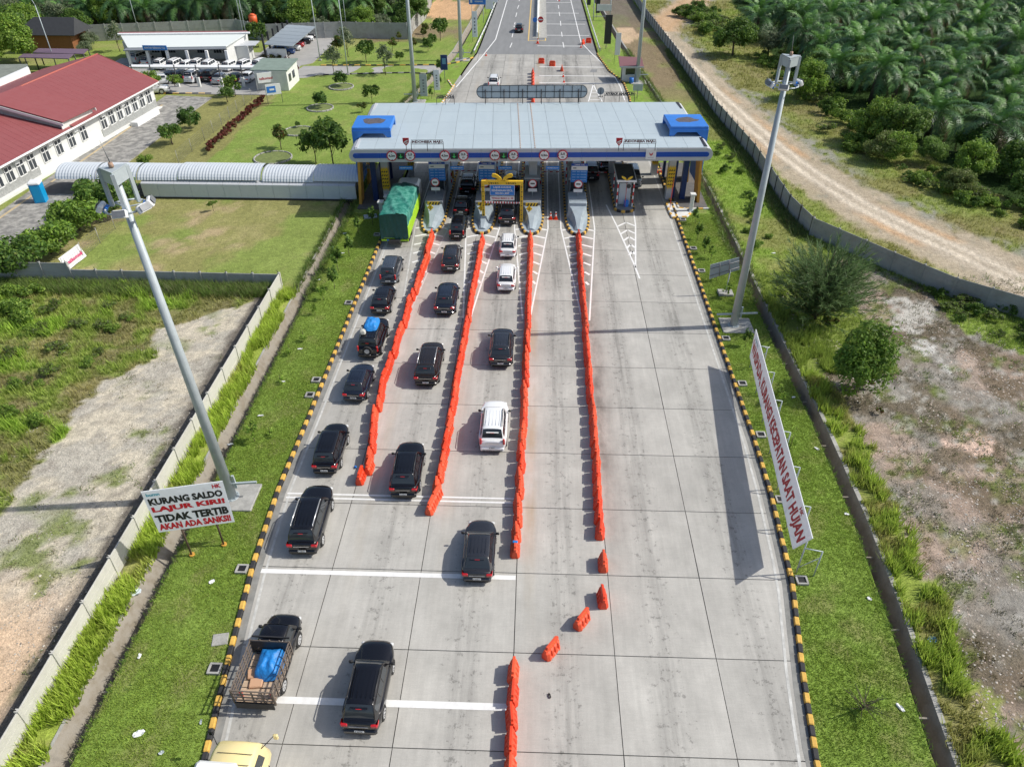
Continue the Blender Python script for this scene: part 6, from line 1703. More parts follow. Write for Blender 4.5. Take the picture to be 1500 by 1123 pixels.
for y in (1.6, 2.9, 8.9):
    for s in (-1, 1): MB().tube((s*1.0-.2, y, .5), (s*1.0+.2, y, .5), .5, .5, 18).build('wheel', TYRE, lg)
q = MB(); q.bbox((.1, 9.9, 1.75), (2.35, 2.2, 2.4), .22); q.build('cab', CARW, lg)
for s in (-1, 1): MB().box((s*1.155, 9.9, 2.0), (.02, 1.1, .75)).build('side_window', GLASSD, lg)
MB().box((0, 10.71, 2.0), (1.9, .02, .8)).build('windscreen', GLASSD, lg)
# cars in the yards on the left
YG = 'cars parked in the office yard'
rw = [(208, 88), (224, 92), (243, 97), (262, 99), (279, 98), (296, 97), (312, 101), (340, 99), (361, 98), (384, 99)]
for i, (px, py) in enumerate(rw):
    p = at(px, py); car(('whitesuv', 'whitehatch', 'whitecompact')[i % 3], p.x, p.y-3.4, D(random.uniform(-12, 6)+(-8)), 'white car parked before the white office, %s from the left in its row' % ORD(i+1), YG, paint='white_car_paint' if i % 3 == 0 and False else None)
for i, (px, py, k, pa, lb) in enumerate(((243, 123, 'hatch', None, 'dark car parked under the pergola, leftmost'), (256, 124, 'suvb', None, 'black car parked under the pergola between dark neighbours'),
    (277, 124, 'whitesuv', None, 'white van-like car under the pergola'), (290, 121, 'hatch', 'dark_grey_car_paint', 'grey car under the pergola, right of the white one'), (303, 122, 'suvb', None, 'black car under the pergola near its middle'),
    (316, 126, 'sedan', None, 'silver car nearest the lawn under the pergola'), (340, 125, 'hatch', None, 'black car at the right end of the pergola'), (357, 124, 'sedan', 'white_car_paint', 'pale saloon at the right end of the pergola'))):
    p = at(px, py); car(k, p.x, p.y, D(-6), lb, YG, paint=pa)
for i, (px, py, k, pa, lb) in enumerate(((424, 81, 'whitehatch', 'blue_car_paint', 'blue and white car at the near end of the sloping carport'), (433, 76, 'whitehatch', None, 'white car under the sloping carport beside the blue one'),
    (440, 71, 'hatch', 'red_car_paint', 'red car under the sloping carport'), (446, 66, 'suvb', None, 'black car under the sloping carport, nearer of two'), (452, 62, 'whitehatch', None, 'white car under the sloping carport between black ones'), (457, 58, 'hatch', None, 'black car at the far end of the sloping carport'))):
    p = at(px, py); car(k, p.x-3.2, p.y+.2, D(-80), lb, 'cars under the sloping carport', paint=pa)
p = at(231, 141); car('whitesuv', p.x-3.2, p.y+1.0, D(-75), 'white car parked at the end of the red-roofed building, farther one', YG)
p = at(240, 134); car('whitehatch', p.x-3.6, p.y+3.6, D(-70), 'white car parked at the end of the red-roofed building, nearer one', YG)
# prototypes were only sources for the copies
def wipe(o):
    for c in list(CH.get(o.name, [])): wipe(c)
    bpy.data.objects.remove(o)
for o in list(PR.values()): wipe(o)
# ------------------------------------------------------------------ banner signs
def frame_matrix(o, xdir, ydir):
    x = xdir.normalized(); y = (ydir-x*ydir.dot(x)).normalized(); z = x.cross(y)
    return Matrix(((x.x, y.x, z.x, o.x), (x.y, y.y, z.y, o.y), (x.z, y.z, z.z, o.z), (0, 0, 0, 1)))
BAN = mat('banner_white', (.84, .87, .90), .55, trans=.38, noise=.03, scale=2, bump=.25, bscale=1.5)
LRED = mat('banner_red', (.42, .008, .02), .5); LBLK = mat('banner_black', (.01, .01, .012), .5); LTEAL = mat('banner_teal', (.08, .33, .42), .5)
# small banner on the left: bottom-left, bottom-right, top-right, top-left seen at these places
b0 = at(281, 815); b1 = at(328, 800)
mid = Vector(((b0.x+b1.x)/2, (b0.y+b1.y)/2, 0)); ax = (b1-b0).normalized()
t = empty('banner_sign', 'white banner board with KURANG SALDO lettering on two posts left of the road', 'banner', tuple(mid), 0)
def raise_to(base, py_target):
    lo, hi = 0, 12
    def proj_y(z):
        cy, sy = math.cos(CAM_YAW), math.sin(CAM_YAW); cp, sp = math.cos(CAM_PITCH), math.sin(CAM_PITCH)
        v = Vector((base.x, base.y, z-CAM_H)); f = Vector((-sy*cp, cy*cp, -sp)); u = Vector((-sy*sp, cy*sp, cp))
        return 561.5-CAM_F*v.dot(u)/v.dot(f)
    for _ in range(40):
        m = (lo+hi)/2
        if proj_y(m) > py_target: lo = m
        else: hi = m
    return lo
# corners of the sheet: solved on a vertical plane through the posts
def on_plane(px, py, p0, d):
    """point of the vertical plane through p0 along d that was seen at the pixel"""
    a = at(px, py, 0); o = Vector((0, 0, CAM_H)); r = (a-o); n = Vector((-d.y, d.x, 0)); k = (Vector((p0.x, p0.y, 0))-o).dot(n)/r.dot(n); return o+r*k
c = [on_plane(px, py, b0, ax) for px, py in ((233, 779.5), (344, 764), (326, 704.5), (206, 720.5))]
c = [p-mid for p in c]
n_ = ax.cross(Vector((0, 0, 1)))
MB().slab(c[0], c[1], c[2], c[3], .05).build('banner_sheet', BAN, t)
sheet_o = [o for o in CH[t.name]][-1]
for p in (b0, b1):
    q = p-mid; q_ = MB(); q_.tube((q.x, q.y+.05, 0), (q.x, q.y+.08, c[2].z-.1), .055, .055, 6); q_.tube((q.x, q.y+.08, 0), (q.x, q.y+.08, .15), .16, .16, 8, 1); q_.build('post', [mat('rusty_post', (.14, .09, .07), .8), OCHRE], t)
def quad_text(name, s, m, cs, u0, u1, v0, v1, parent, bold=.035, off=.035):
    """lettering mapped bilinearly inside the quadrilateral cs (bl, br, tr, tl)"""
    o = text_obj(name, s, 1, 1, Matrix.Identity(4), m, parent, bold)
    me = o.data; n = len(me.vertices); co = np.zeros(n*3); me.vertices.foreach_get('co', co); co = co.reshape(-1, 3)
    u = u0+(co[:, 0]+.5)*(u1-u0); v = v0+(co[:, 1]+.5)*(v1-v0)
    C = [np.array(x) for x in cs]; P4 = (C[0][None]*((1-u)*(1-v))[:, None]+C[1][None]*(u*(1-v))[:, None]+C[2][None]*(u*v)[:, None]+C[3][None]*((1-u)*v)[:, None])
    nn = np.cross(C[1]-C[0], C[3]-C[0]); nn /= np.linalg.norm(nn)
    P4 += nn*off; me.vertices.foreach_set('co', P4.ravel()); me.update(); return o
for s, m, u0, u1, v0, v1 in (('KURANG SALDO', LBLK, .035, .955, .66, .82), ('LAJUR KIRI!', LRED, .035, .955, .46, .62), ('TIDAK TERTIB', LBLK, .03, .965, .235, .415), ('AKAN ADA SANKSI!', LRED, .03, .965, .045, .205)):
    quad_text('lettering', s, m, c, u0, u1, v0, v1, sheet_o, .05, .008)
quad_text('logo', 'bumn', LTEAL, c, .04, .20, .875, .945, sheet_o, .04, .008); quad_text('logo', 'HK', LRED, c, .85, .96, .87, .96, sheet_o, .04, .008)
# long banner on the right: raised on a low steel frame close to the kerb; heights found from its shadow
def lift(px, py, xs):
    lo, hi = 0, 6
    for _ in range(40):
        m = (lo+hi)/2
        if at(px, py, m).x-m*(SUN_DIR.x/SUN_DIR.z) > xs: lo = m
        else: hi = m
    return at(px, py, lo)
nearP, farP = Vector((15.35, 27.3, 0)), Vector((17.2, 46.8, 0))
m0 = (nearP+farP)/2
t = empty('banner_sign', 'very long white banner board with red WASPADA lettering on the right verge', 'banner', (m0.x, m0.y, 0))
bl, br, tr, tl = lift(1098, 522, 14.95), lift(1161, 804, 13.2), lift(1190, 788, 11.4), lift(1107, 482, 13.6)
cs = [bl, br, tr, tl]
cc = [p-m0 for p in cs]
MB().slab(*cc, .05).build('banner_sheet', BAN, t); so = CH[t.name][-1]
quad_text('lettering', 'WASPADA, KURANGI KECEPATAN SAAT HUJAN', LRED, cc, .012, .988, .12, .72, so, .045, .01)
quad_text('logo', 'bumn', LTEAL, cc, .03, .09, .78, .9, so, .03, .01); quad_text('logo', 'HK', LRED, cc, .885, .915, .76, .92, so, .04, .01)
for k in range(7):
    p = nearP.lerp(farP, k/6)-m0; tt = cc[2].lerp(cc[3], k/6); bb = cc[1].lerp(cc[0], k/6); p = Vector(((tt.x+bb.x)/2+.12, (tt.y+bb.y)/2, 0)); zh = (tt.z+bb.z)/2+.35
    q = MB(); q.tube((p.x+.10, p.y, 0), (p.x+.10, p.y, zh-.05), .04, .04, 6); q.tube((p.x+1.0, p.y-.2, 0), (p.x+1.0, p.y-.2, min(2.1, zh)), .04, .04, 6); q.tube((p.x+.1, p.y, min(2.1, zh)), (p.x+1.0, p.y-.2, min(2.1, zh)), .035, .035, 6); q.tube((p.x+.1, p.y, .5), (p.x+1.0, p.y-.2, 1.6), .025, .025, 5)
    q.build('frame_leg', GALV, t)
# tilted sign seen from behind
p = at(1062, 431); t = empty('road_sign', 'grey sign board seen from behind on a concrete foot, beside the right mast', 'road sign', (p.x, p.y, 0))
cq = [q-Vector((p.x, p.y, 0)) for q in (on_plane(1039, 409, p, Vector((1, .12, 0)).normalized()), on_plane(1083, 395, p, Vector((1, .12, 0)).normalized()), on_plane(1083, 377, p, Vector((1, .12, 0)).normalized()), on_plane(1041, 388, p, Vector((1, .12, 0)).normalized()))]
MB().slab(*cq, .05).build('panel', GALV, t)
q = MB(); 
for v in (.25, .75): 
    a = cq[0].lerp(cq[3], v); b = cq[1].lerp(cq[2], v); q.tube(a+Vector((0, -.07, 0)), b+Vector((0, -.07, 0)), .03, .03, 5)
for u in (.33, .66):
    a = cq[0].lerp(cq[1], u); b = cq[3].lerp(cq[2], u); q.tube(a+Vector((0, -.08, 0)), b+Vector((0, -.08, 0)), .03, .03, 5)
q.build('stiffener', GALVD, t); MB().tube((0, -.05, 0), (.05, -.05, 2.4), .05, .05, 6).build('post', GALV, t); MB().bbox((0, 0, .12), (1.3, 1.0, .3), .04).build('concrete_foot', OLDC, t)
# signs and banners beyond the canopy
def flagsign(px, py, h, w, label, m=BAN, marks=True, z0=.9):
    p = at(px, py); t = empty('banner_sign', label, 'banner', (p.x, p.y, 0)); MB().bbox((0, 0, z0+h/2), (w, .05, h), .02).build('banner_sheet', m, t)
    MB().tube((-w/2, .05, 0), (-w/2, .05, z0+h), .03, .03, 6).build('post', GALVD, t)
    if marks:
        q = MB(); 
        for i in range(5): q.box((0, -.035, z0+h*.2+i*h*.13), (w*.25, .012, h*.07))
        q.build('print_marks', GREYD, t)
flagsign(641, 141, 3.0, .9, 'white vertical banner beside the left kerb beyond the canopy')
flagsign(622, 150, 3.2, 1.1, 'grey vertical board against the mast behind the canopy', GALV)
p = at(652, 122); t = empty('info_board', 'dark blue upright board on a post beyond the access road junction', 'sign', (p.x, p.y, 0)); MB().bbox((0, 0, 3.2), (1.1, .1, 2.3), .03).build('panel', BLUED, t); MB().box((0, -.06, 3.4), (.6, .02, .9)).build('pale_print', mat('print_pale_blue', (.12, .3, .45), .5), t); MB().tube((0, .05, 0), (0, .05, 3.0), .05, .05, 6).build('post', GALVD, t)
flagsign(696, 62, 4.6, 1.0, 'white vertical banner beside the left guard rail', BAN)
p = at(700, 34); t = empty('direction_sign', 'blue direction sign on posts beside the far road', 'road sign', (p.x, p.y, 0)); MB().bbox((0, 0, 4.4), (3.6, .1, 1.6), .03).build('panel', BLUEL, t); MB().box((-1.3, -.06, 4.4), (.4, .02, .9)).build('white_symbol', WHITE, t); text_obj('lettering', 'LUBUK', 1.3, .3, face_south(.2, -.07, 4.7), WHITE, t, .02); text_obj('lettering', 'GERBANG', 1.8, .3, face_south(.3, -.07, 4.2), WHITE, t, .02)
q = MB(); q.tube((-1.2, .1, 0), (-1.2, .1, 5), .07, .07, 6); q.tube((1.2, .1, 0), (1.2, .1, 5), .07, .07, 6); q.build('post', GALV, t)
for px, py, lb in ((717, 20, 'pale board beside the far left road edge, nearer one'), (724, 10, 'pale board beside the far left road edge, farther one')): flagsign(px, py, 2.6, 1.8, lb, BAN, False)
for px, py, w, h, lb, m in ((889, 72, 1.3, 5.0, 'tall black board seen from behind on the right of the far road, nearest', BLACKM), (875, 26, .9, 3.2, 'black board seen from behind on the right of the far road, middle', BLACKM), (862, 14, .9, 3.0, 'black board seen from behind on the right of the far road, farthest', BLACKM)):
    p = at(px, py); t = empty('sign_board', lb, 'sign board', (p.x, p.y, 0)); MB().bbox((0, 0, .9+h/2), (w, .12, h), .03).build('panel', m, t); MB().tube((-.2, 0, 0), (-.2, 0, 1.2), .06, .06, 6).build('post', GALVD, t)
p = at(877, 30); t = empty('sign_gantry', 'black and white back of a road sign frame beside the far right road edge', 'sign frame', (p.x, p.y, 0)); MB().box((0, 0, 5.2), (2.8, .15, 1.5)).build('dark_panel', BLACKM, t); MB().box((1.0, -.5, 2.6), (3.2, .12, 1.3)).build('pale_panel', WHITED, t)
q = MB()
for x in (-1.2, 2.4): q.tube((x, 0, 0), (x, 0, 6), .1, .1, 6)
q.box((.6, 0, .8), (3.7, .1, .1)); q.build('frame', GALV, t)
flagsign(903, 95, 3.6, .9, 'narrow white board on two posts just above the guard hut', WHITE, False, 1.6)
p = at(933, 144); t = empty('road_sign', 'small grey sign plate seen from behind at the right kerb behind the roof', 'road sign', (p.x, p.y, 0)); MB().bbox((0, 0, 1.6), (1.5, .06, 1.0), .02).build('panel', GALV, t); MB().tube((0, 0, 0), (0, 0, 1.3), .05, .05, 6).build('post', GALVD, t)
for px, py, ww, hh, m1, lb in ((393, 124, 2.6, 1.5, REDS, 'white board with red lettering on posts at the fence corner'), (404, 142, 2.2, 1.5, BLUEL, 'white and blue board on posts below the red lettered board')):
    p = at(px, py+10); t = empty('notice_board', lb, 'notice board', (p.x, p.y, 0), RAD(28)); MB().bbox((0, 0, 2.1), (ww, .08, hh), .02).build('panel', WHITE, t)
    if m1 is REDS: text_obj('lettering', 'telkomsel', ww*.8, .4, face_south(0, -.06, 2.0), m1, t, .02)
    else: q = MB(); q.box((-.3, -.05, 2.1), (1.3, .03, .9)); q.build('blue_print', BLUEL, t); MB().box((-.2, -.075, 2.1), (.7, .02, .25)).build('white_print', WHITE, t)
    q = MB(); 
    for x in (-ww/2, ww/2): q.tube((x, .06, 0), (x, .06, 2.7), .04, .04, 6)
    q.build('post', GALVD, t)
p0_ = at(96, 398); p1_ = at(124, 376); dd = (p1_-p0_); a_ = math.atan2(dd.y, dd.x)
t = empty('notice_board', 'white board with pink lettering leaning on the wire fence at the left', 'notice board', tuple((p0_+p1_)/2), a_)
MB().slab((-dd.length/2, -.25, .1), (dd.length/2, -.25, .1), (dd.length/2, .2, 1.35), (-dd.length/2, .2, 1.35), .05).build('panel', WHITE, t)
M_ = frame_matrix(Vector((.1, -.13, .66)), Vector((1, 0, 0)), Vector((0, .45, 1.25)))
text_obj('lettering', 'telkomsel', dd.length*.7, .34, M_ @ Matrix.Translation((0, 0, .03)), mat('pink_print', (.7, .02, .16), .5), t, .03)
# wire fences
def wirefence(pts, label, h=1.7, sp=3.0):
    t = empty('wire_fence', label, 'fence', (0, 0, 0)); pm = MB().tube((0, 0, 0), (0, 0, h), .035, .03, 6).mesh('post', OLDC)
    w = MB()
    for (xa, ya), (xb, yb) in zip(pts[:-1], pts[1:]):
        L = math.hypot(xb-xa, yb-ya); n = max(1, int(L/sp))
        for i in range(n+1): obj('post', pm, t, (xa+(xb-xa)*i/n, ya+(yb-ya)*i/n, 0))
        for z in np.linspace(.15, h-.05, 7): w.tube((xa, ya, z), (xb, yb, z), .008, .008, 3)
        m = int(L/.35)
        for i in range(m): x, y = xa+(xb-xa)*i/m, ya+(yb-ya)*i/m; w.tube((x, y, .1), (x, y, h-.05), .006, .006, 3, cap=False)
    w.build('mesh_wire', GALVD, t)
wirefence(W((98, 402), (190, 317)), 'wire fence running beside the dark fruit trees on the left')
wirefence(W((262, 240), (300, 206), (388, 130), (428, 112)), 'wire fence between the two lawns behind the walkway')
# guard rails of the far road
def rail(pts, label):
    t = empty('guard_rail', label, 'guard rail', (0, 0, 0)); q = MB(); pm = MB().box((0, 0, .35), (.12, .12, .7)).mesh('post', GALV)
    for (a, b) in zip(pts[:-1], pts[1:]):
        a, b = Vector((*a, 0)), Vector((*b, 0)); u = Vector((0, 0, 1))
        for z in (.45, .62): q.tube(a+u*z, b+u*z, .09, .09, 6)
        n = int((b-a).length/3)
        for i in range(n): p = a.lerp(b, i/n); obj('post', pm, t, (p.x+.1, p.y, 0))
    q.build('beam', WHITED, t)
rail(W((694, 80), (712, 42), (727, 5), (735, -20)), 'white guard rail along the left side of the far road')
rail(W((878, 76), (866, 38), (858, 10), (850, -15)), 'steel guard rail along the right side of the far road')
# median on the far road
a, b = W((787, 58), (787, -30))
md = MB(); md.prism([(a[0]-1.0, a[1]+1), (a[0]+1.9, a[1]+1), (a[0]+1.9, 420), (a[0]-1.0, 420)], 0, .06); md.build('median', OLDC, kind='structure')
t = empty('concrete_divider', 'long pale concrete divider on the far road median', 'concrete barrier', (a[0]+.0, a[1]+2, .06)); pm = MB().add([(-.3, 0, 0), (.3, 0, 0), (.12, 0, .85), (-.12, 0, .85), (-.3, 2.9, 0), (.3, 2.9, 0), (.12, 2.9, .85), (-.12, 2.9, .85)], [(0, 1, 2, 3), (7, 6, 5, 4), (1, 5, 6, 2), (3, 2, 6, 7), (4, 0, 3, 7)]).mesh('segment', WHITED)
for i in range(40): obj('segment', pm, t, (0, i*2.95, 0))
p = at(788, 58); t = empty('keep_left_sign', 'round red no entry sign with small blue disc on the far median tip', 'road sign', (p.x+.1, p.y, 0)); MB().tube((0, 0, 0), (0, 0, 3.6), .05, .05, 6).build('post', YEL, t)
MB().tube((.35, -.05, 3.6), (.35, 0, 3.6), .55, .55, 20).build('red_disc', RED, t); MB().box((.35, -.07, 3.6), (.8, .02, .2)).build('white_bar', WHITE, t); MB().tube((-.75, -.05, 3.55), (-.75, 0, 3.55), .45, .45, 20).build('blue_disc', BLUEL, t)

# ------------------------------------------------------------------ vegetation
def leafcloud(n, rx, ry, rz, size, cols, seed=1, lumps=14, zc=None, shell=.55, lw=.45, low=.0, droop=.2):
    """leaf-shaped faces gathered into uneven clumps; returns vertices, quads, tint"""
    R = np.random.RandomState(seed); zc = rz if zc is None else zc
    th_ = R.uniform(0, 2*math.pi, lumps); ph = np.arccos(R.uniform(-.55, 1, lumps)); rr = R.uniform(.45, .85, lumps)
    C = np.stack([np.cos(th_)*np.sin(ph)*rr, np.sin(th_)*np.sin(ph)*rr, np.cos(ph)*rr], 1); LR = R.uniform(.20, .46, lumps)*(1 if lumps < 30 else .72)
    k = R.randint(0, lumps, n); v = R.normal(size=(n, 3)); v /= np.linalg.norm(v, axis=1, keepdims=True)
    rad = LR[k]*(shell+(1-shell)*R.uniform(0, 1, n)**.4)*np.where(R.uniform(0, 1, n) < .16, R.uniform(1.1, 1.6, n), 1)
    P = C[k]+v*rad[:, None]
    P = P*np.array([rx, ry, rz]); P[:, 2] += zc
    out = v*.7+R.normal(size=(n, 3))*.55; out[:, 2] = out[:, 2]*.6+.35; out /= np.linalg.norm(out, axis=1, keepdims=True)
    a = np.cross(out, R.normal(size=(n, 3))); a /= np.linalg.norm(a, axis=1, keepdims=True)+1e-9; b = np.cross(out, a)
    s = size*R.uniform(.6, 1.35, n)[:, None]
    q0 = P-a*s; q1 = P+b*s*lw; q2 = P+a*s-np.array([0, 0, 1])*s*droop; q3 = P-b*s*lw
    V = np.stack([q0, q1, q2, q3], 1).reshape(-1, 3); F = np.arange(4*n).reshape(-1, 4)
    cols = np.array(cols); ci = R.randint(0, len(cols), n); cl = R.uniform(.78, 1.22, lumps)
    T = cols[ci]*cl[k][:, None]*R.uniform(.8, 1.2, n)[:, None]
    return V, F, np.repeat(T, 4, 0)
G_DARK = [(.06, .13, .025), (.08, .165, .03), (.10, .19, .035)]; G_MID = [(.12, .22, .04), (.16, .27, .045), (.20, .31, .055)]; G_BRIGHT = [(.20, .34, .045), (.26, .40, .055), (.32, .44, .08)]
G_OLIVE = [(.15, .18, .07), (.19, .21, .08), (.15, .19, .09)]; G_GREY = [(.19, .24, .13), (.25, .28, .17), (.15, .21, .11)]; G_RED = [(.16, .04, .035), (.22, .05, .04), (.10, .05, .02)]; G_RUST = [(.12, .09, .02), (.06, .11, .02), (.15, .07, .02)]
def treemesh(n, rx, ry, rz, size, cols, seed, lumps=14, zc=None, lw=.45, extra=None):
    V, F, T = leafcloud(n, rx, ry, rz, size, cols, seed, lumps, zc, lw=lw)
    if extra:
        V2, F2, T2 = leafcloud(extra[0], rx*1.02, ry*1.02, rz*1.02, size, extra[1], seed+5, 3, zc, lw=lw); F2 = F2+len(V); V = np.vstack([V, V2]); F = np.vstack([F, F2]); T = np.vstack([T, T2])
    return npmesh('crown', V, F, LEAF, T)
def trunkmesh(h, r, spread, nb, seed, m=BARK):
    R = random.Random(seed); q = MB(); pts = [(0, 0, 0), (R.uniform(-.05, .05)*h, R.uniform(-.05, .05)*h, h*.5), (R.uniform(-.05, .05)*h, R.uniform(-.05, .05)*h, h)]
    q.path(pts, r, 7, 0, r*.5)
    for i in range(nb):
        a = i*2.4+R.uniform(-.4, .4); s = R.uniform(.35, .75); z = h*s; e = (math.cos(a)*spread*R.uniform(.5, .9), math.sin(a)*spread*R.uniform(.5, .9), z+h*R.uniform(.25, .5))
        q.path([(0, 0, z), ((e[0])*.5, e[1]*.5, z+(e[2]-z)*.6), e], r*.4, 5, 0, r*.12)
    return q.mesh('trunk', m)
def tree(name, label, cat, px, py, crown, trunk, s=1.0, rz=None, group=None, z=0, dx=0, dy=0):
    p = at(px, py) if px is not None else Vector((dx, dy, 0)); t = empty(name, label, cat, (p.x, p.y, z), rz if rz is not None else random.uniform(0, 6), group)
    t.scale = (s, s, s); obj('crown', crown, t)
    if trunk: obj('trunk', trunk, t)
    return t
# mango-like tree at the right
tree('broadleaf_tree', 'bushy dark green tree with a rusty shoot standing on the bare ground at the right', 'tree', 1252, 576, treemesh(8500, 2.1, 2.0, 3.1, .15, G_MID+G_MID+G_BRIGHT[:1], 11, 29, 3.0), trunkmesh(2.6, .12, 1.6, 7, 3), .98)
tree('shrub', 'small shrub with orange-red young leaves at the foot of the bushy tree', 'shrub', 1268, 566, treemesh(320, .6, .6, .6, .13, G_RUST+G_RED, 12, 6, .7), None, .9)
tree('shrub', 'small orange-tipped shrub left of the bushy tree', 'shrub', 1215, 478, treemesh(420, .8, .8, .6, .13, G_RUST+G_MID, 13, 6, .6), None, .9)
tree('shrub', 'tiny red leaved sprout on the pale ground below the bushy tree', 'shrub', 1287, 606, treemesh(120, .35, .35, .4, .1, G_RED+G_MID, 14, 4, .4), None, .9)
# casuarina: needle plumes
def plume_mesh(n, h, spread, seed, cols, m=LEAF):
    R = np.random.RandomState(seed); V = []; T = []; br = MB()
    for i in range(n):
        a = R.uniform(0, 2*math.pi); z0 = R.uniform(.02, .55)*h; el = R.uniform(.3, 1.1); L = spread*R.uniform(.6, 1.15)*(1-.25*z0/h)
        o = np.array([0, 0, z0]); d = np.array([math.cos(a)*math.cos(el), math.sin(a)*math.cos(el), math.sin(el)])
        br.tube(o, o+d*L, .025, .006, 4, cap=False)
        m_ = 60
        t_ = R.uniform(.15, 1.0, m_); P = o+d*(L*t_)[:, None]
        nd = d+R.normal(size=(m_, 3))*.42; nd /= np.linalg.norm(nd, axis=1, keepdims=True); ln = R.uniform(.28, .6, m_)[:, None]*(h/5)
        w = np.cross(nd, R.normal(size=(m_, 3))); w /= np.linalg.norm(w, axis=1, keepdims=True); w *= .022*(h/5)
        V.append(np.stack([P-w, P+w, P+nd*ln+w*.2, P+nd*ln-w*.2], 1).reshape(-1, 3)); c = np.array(cols)[R.randint(0, len(cols), m_)]*R.uniform(.7, 1.25, m_)[:, None]; T.append(np.repeat(c, 4, 0))
    V = np.vstack(V); T = np.vstack(T); return npmesh('crown', V, np.arange(len(V)).reshape(-1, 4), m, T), br.mesh('branches', BARK)
cm, cb = plume_mesh(300, 6.0, 5.0, 4, [(.15, .25, .09), (.20, .29, .13), (.12, .20, .07)])
p = at(1190, 468); t = empty('casuarina_tree', 'wide feathery grey-green tree rising by the right drain', 'tree', (p.x+.2, p.y, 0)); obj('crown', cm, t); obj('branches', cb, t); MB().tube((0, 0, 0), (0, 0, 2.8), .12, .06, 7).build('trunk', BARK, t)
# shrubs and small trees beyond the track
big = [treemesh(9000, 3.2, 3.0, 2.6, .17, [(.13, .24, .05), (.18, .29, .06), (.22, .32, .09)], 21, 44, 3.0), treemesh(8000, 3.0, 3.2, 2.3, .17, [(.2, .24, .09), (.16, .24, .06), (.22, .26, .08)], 22, 40, 2.6), treemesh(9000, 3.0, 2.8, 2.7, .16, G_BRIGHT+G_MID, 23, 44, 2.8), treemesh(8000, 2.8, 2.8, 2.2, .17, G_DARK+G_MID, 24, 36, 2.5), treemesh(6000, 2.6, 2.6, 2.0, .14, G_GREY, 25, 36, 2.4)]
tk = [trunkmesh(3.2, .14, 2.0, 6, k) for k in (1, 2)]
tree('broadleaf_tree', 'rounded dark green tree beside the far part of the dirt track', 'tree', 1073, 82, big[3], tk[0], 1.45)
tree('broadleaf_tree', 'brownish thin tree right of the rounded tree by the track', 'tree', 1125, 84, big[4], tk[1], 1.15)
tree('broadleaf_tree', 'green bushy tree just right of the head of the right mast', 'tree', 1180, 146, big[2], tk[0], 1.1)
tree('broadleaf_tree', 'bright leaved tree at the edge of the palms, behind the right mast head', 'tree', 1200, 118, big[0], tk[0], .95)
tree('broadleaf_tree', 'light green tree left of the large clump before the palms', 'tree', 1278, 212, big[2], tk[1], 1.1)
tree('broadleaf_tree', 'large grey-green tree in the middle of the clump before the palms', 'tree', 1312, 218, big[0], tk[0], 1.1)
tree('broadleaf_tree', 'olive tree at the front foot of the clump before the palms', 'tree', 1290, 236, big[1], None, .8)
tree('broadleaf_tree', 'bright low tree at the front right of the clump before the palms', 'tree', 1308, 240, big[2], None, .75)
tree('broadleaf_tree', 'greyish shrub right of the clump before the palms', 'tree', 1360, 240, big[0], None, .6)
tree('broadleaf_tree', 'dark bushy tree near the right picture edge, farther one', 'tree', 1425, 232, big[3], tk[1], .95)
tree('broadleaf_tree', 'yellowish-green rounded tree near the right picture edge', 'tree', 1418, 262, big[2], tk[0], .85)
tree('broadleaf_tree', 'dark tree touching the right picture edge above the grass', 'tree', 1480, 262, big[3], tk[0], .95)
tree('broadleaf_tree', 'dark green tree at the right picture edge, nearest the track', 'tree', 1497, 296, big[3], None, .75)
tree('broadleaf_tree', 'olive shrub at the palm edge low on the right', 'tree', 1400, 285, big[1], None, .6)
tree('broadleaf_tree', 'bright shrub among the palms above the clump', 'tree', 1260, 130, big[0], None, 1.0)
bush = [treemesh(1500, 1.1, 1.1, .8, .11, G_BRIGHT+G_MID, 31, 9, .8), treemesh(1500, 1.2, 1.1, .7, .11, G_BRIGHT[:2]+G_OLIVE, 32, 9, .7), treemesh(1500, 1.0, 1.1, .8, .11, G_DARK+G_MID, 33, 9, .8)]
R = random.Random(5)
def scatter_bush(n, poly, label, group, smin=.5, smax=1.3, kinds=bush, name='shrub'):
    P4 = W(*poly) if not isinstance(poly[0][0], float) else poly
    xs = [p[0] for p in P4]; ys = [p[1] for p in P4]; k = 0; it = 0
    while k < n and it < n*60:
        it += 1; x, y = R.uniform(min(xs), max(xs)), R.uniform(min(ys), max(ys))
        if not inpoly(np.array([x]), np.array([y]), P4)[0]: continue
        s = R.uniform(smin, smax); t = empty(name, label, 'shrub', (x, y, -.05), R.uniform(0, 6), group); t.scale = (s, s, s*R.uniform(.7, 1.1)); obj('foliage', R.choice(kinds), t); k += 1
scatter_bush(46, ((1020, 10), (1060, 30), (1050, 60), (985, 22)), 'low green bush on the slope above the start of the dirt track', 'bushes above the track', .9, 1.8)
scatter_bush(62, ((1090, 85), (1180, 80), (1270, 190), (1330, 235), (1250, 225), (1190, 180), (1150, 130)), 'low bush between the dirt track and the palms', 'bushes before the palms', .6, 1.7)
scatter_bush(40, ((1310, 245), (1400, 255), (1520, 310), (1520, 350), (1420, 305), (1340, 275)), 'low bush in the grass below the dark trees at the right', 'bushes at the right edge', .5, 1.1)
scatter_bush(18, ((1040, 200), (1075, 230), (1120, 300), (1130, 380), (1105, 380), (1060, 270)), 'green weed clump between the right drain and the boundary wall', 'weed clumps by the right drain', .35, .7)
scatter_bush(24, ((1345, 412), (1500, 455), (1560, 500), (1500, 505), (1400, 470)), 'dark creeping clump below the right boundary wall', 'creepers by the right wall', .4, .8, [bush[2], bush[1]])
scatter_bush(30, ((20, 430), (140, 440), (220, 440), (120, 560), (40, 640), (0, 600), (0, 450)), 'weed clump on the waste ground at the left', 'weed clumps on the waste ground', .35, .8, [bush[0], bush[1]])
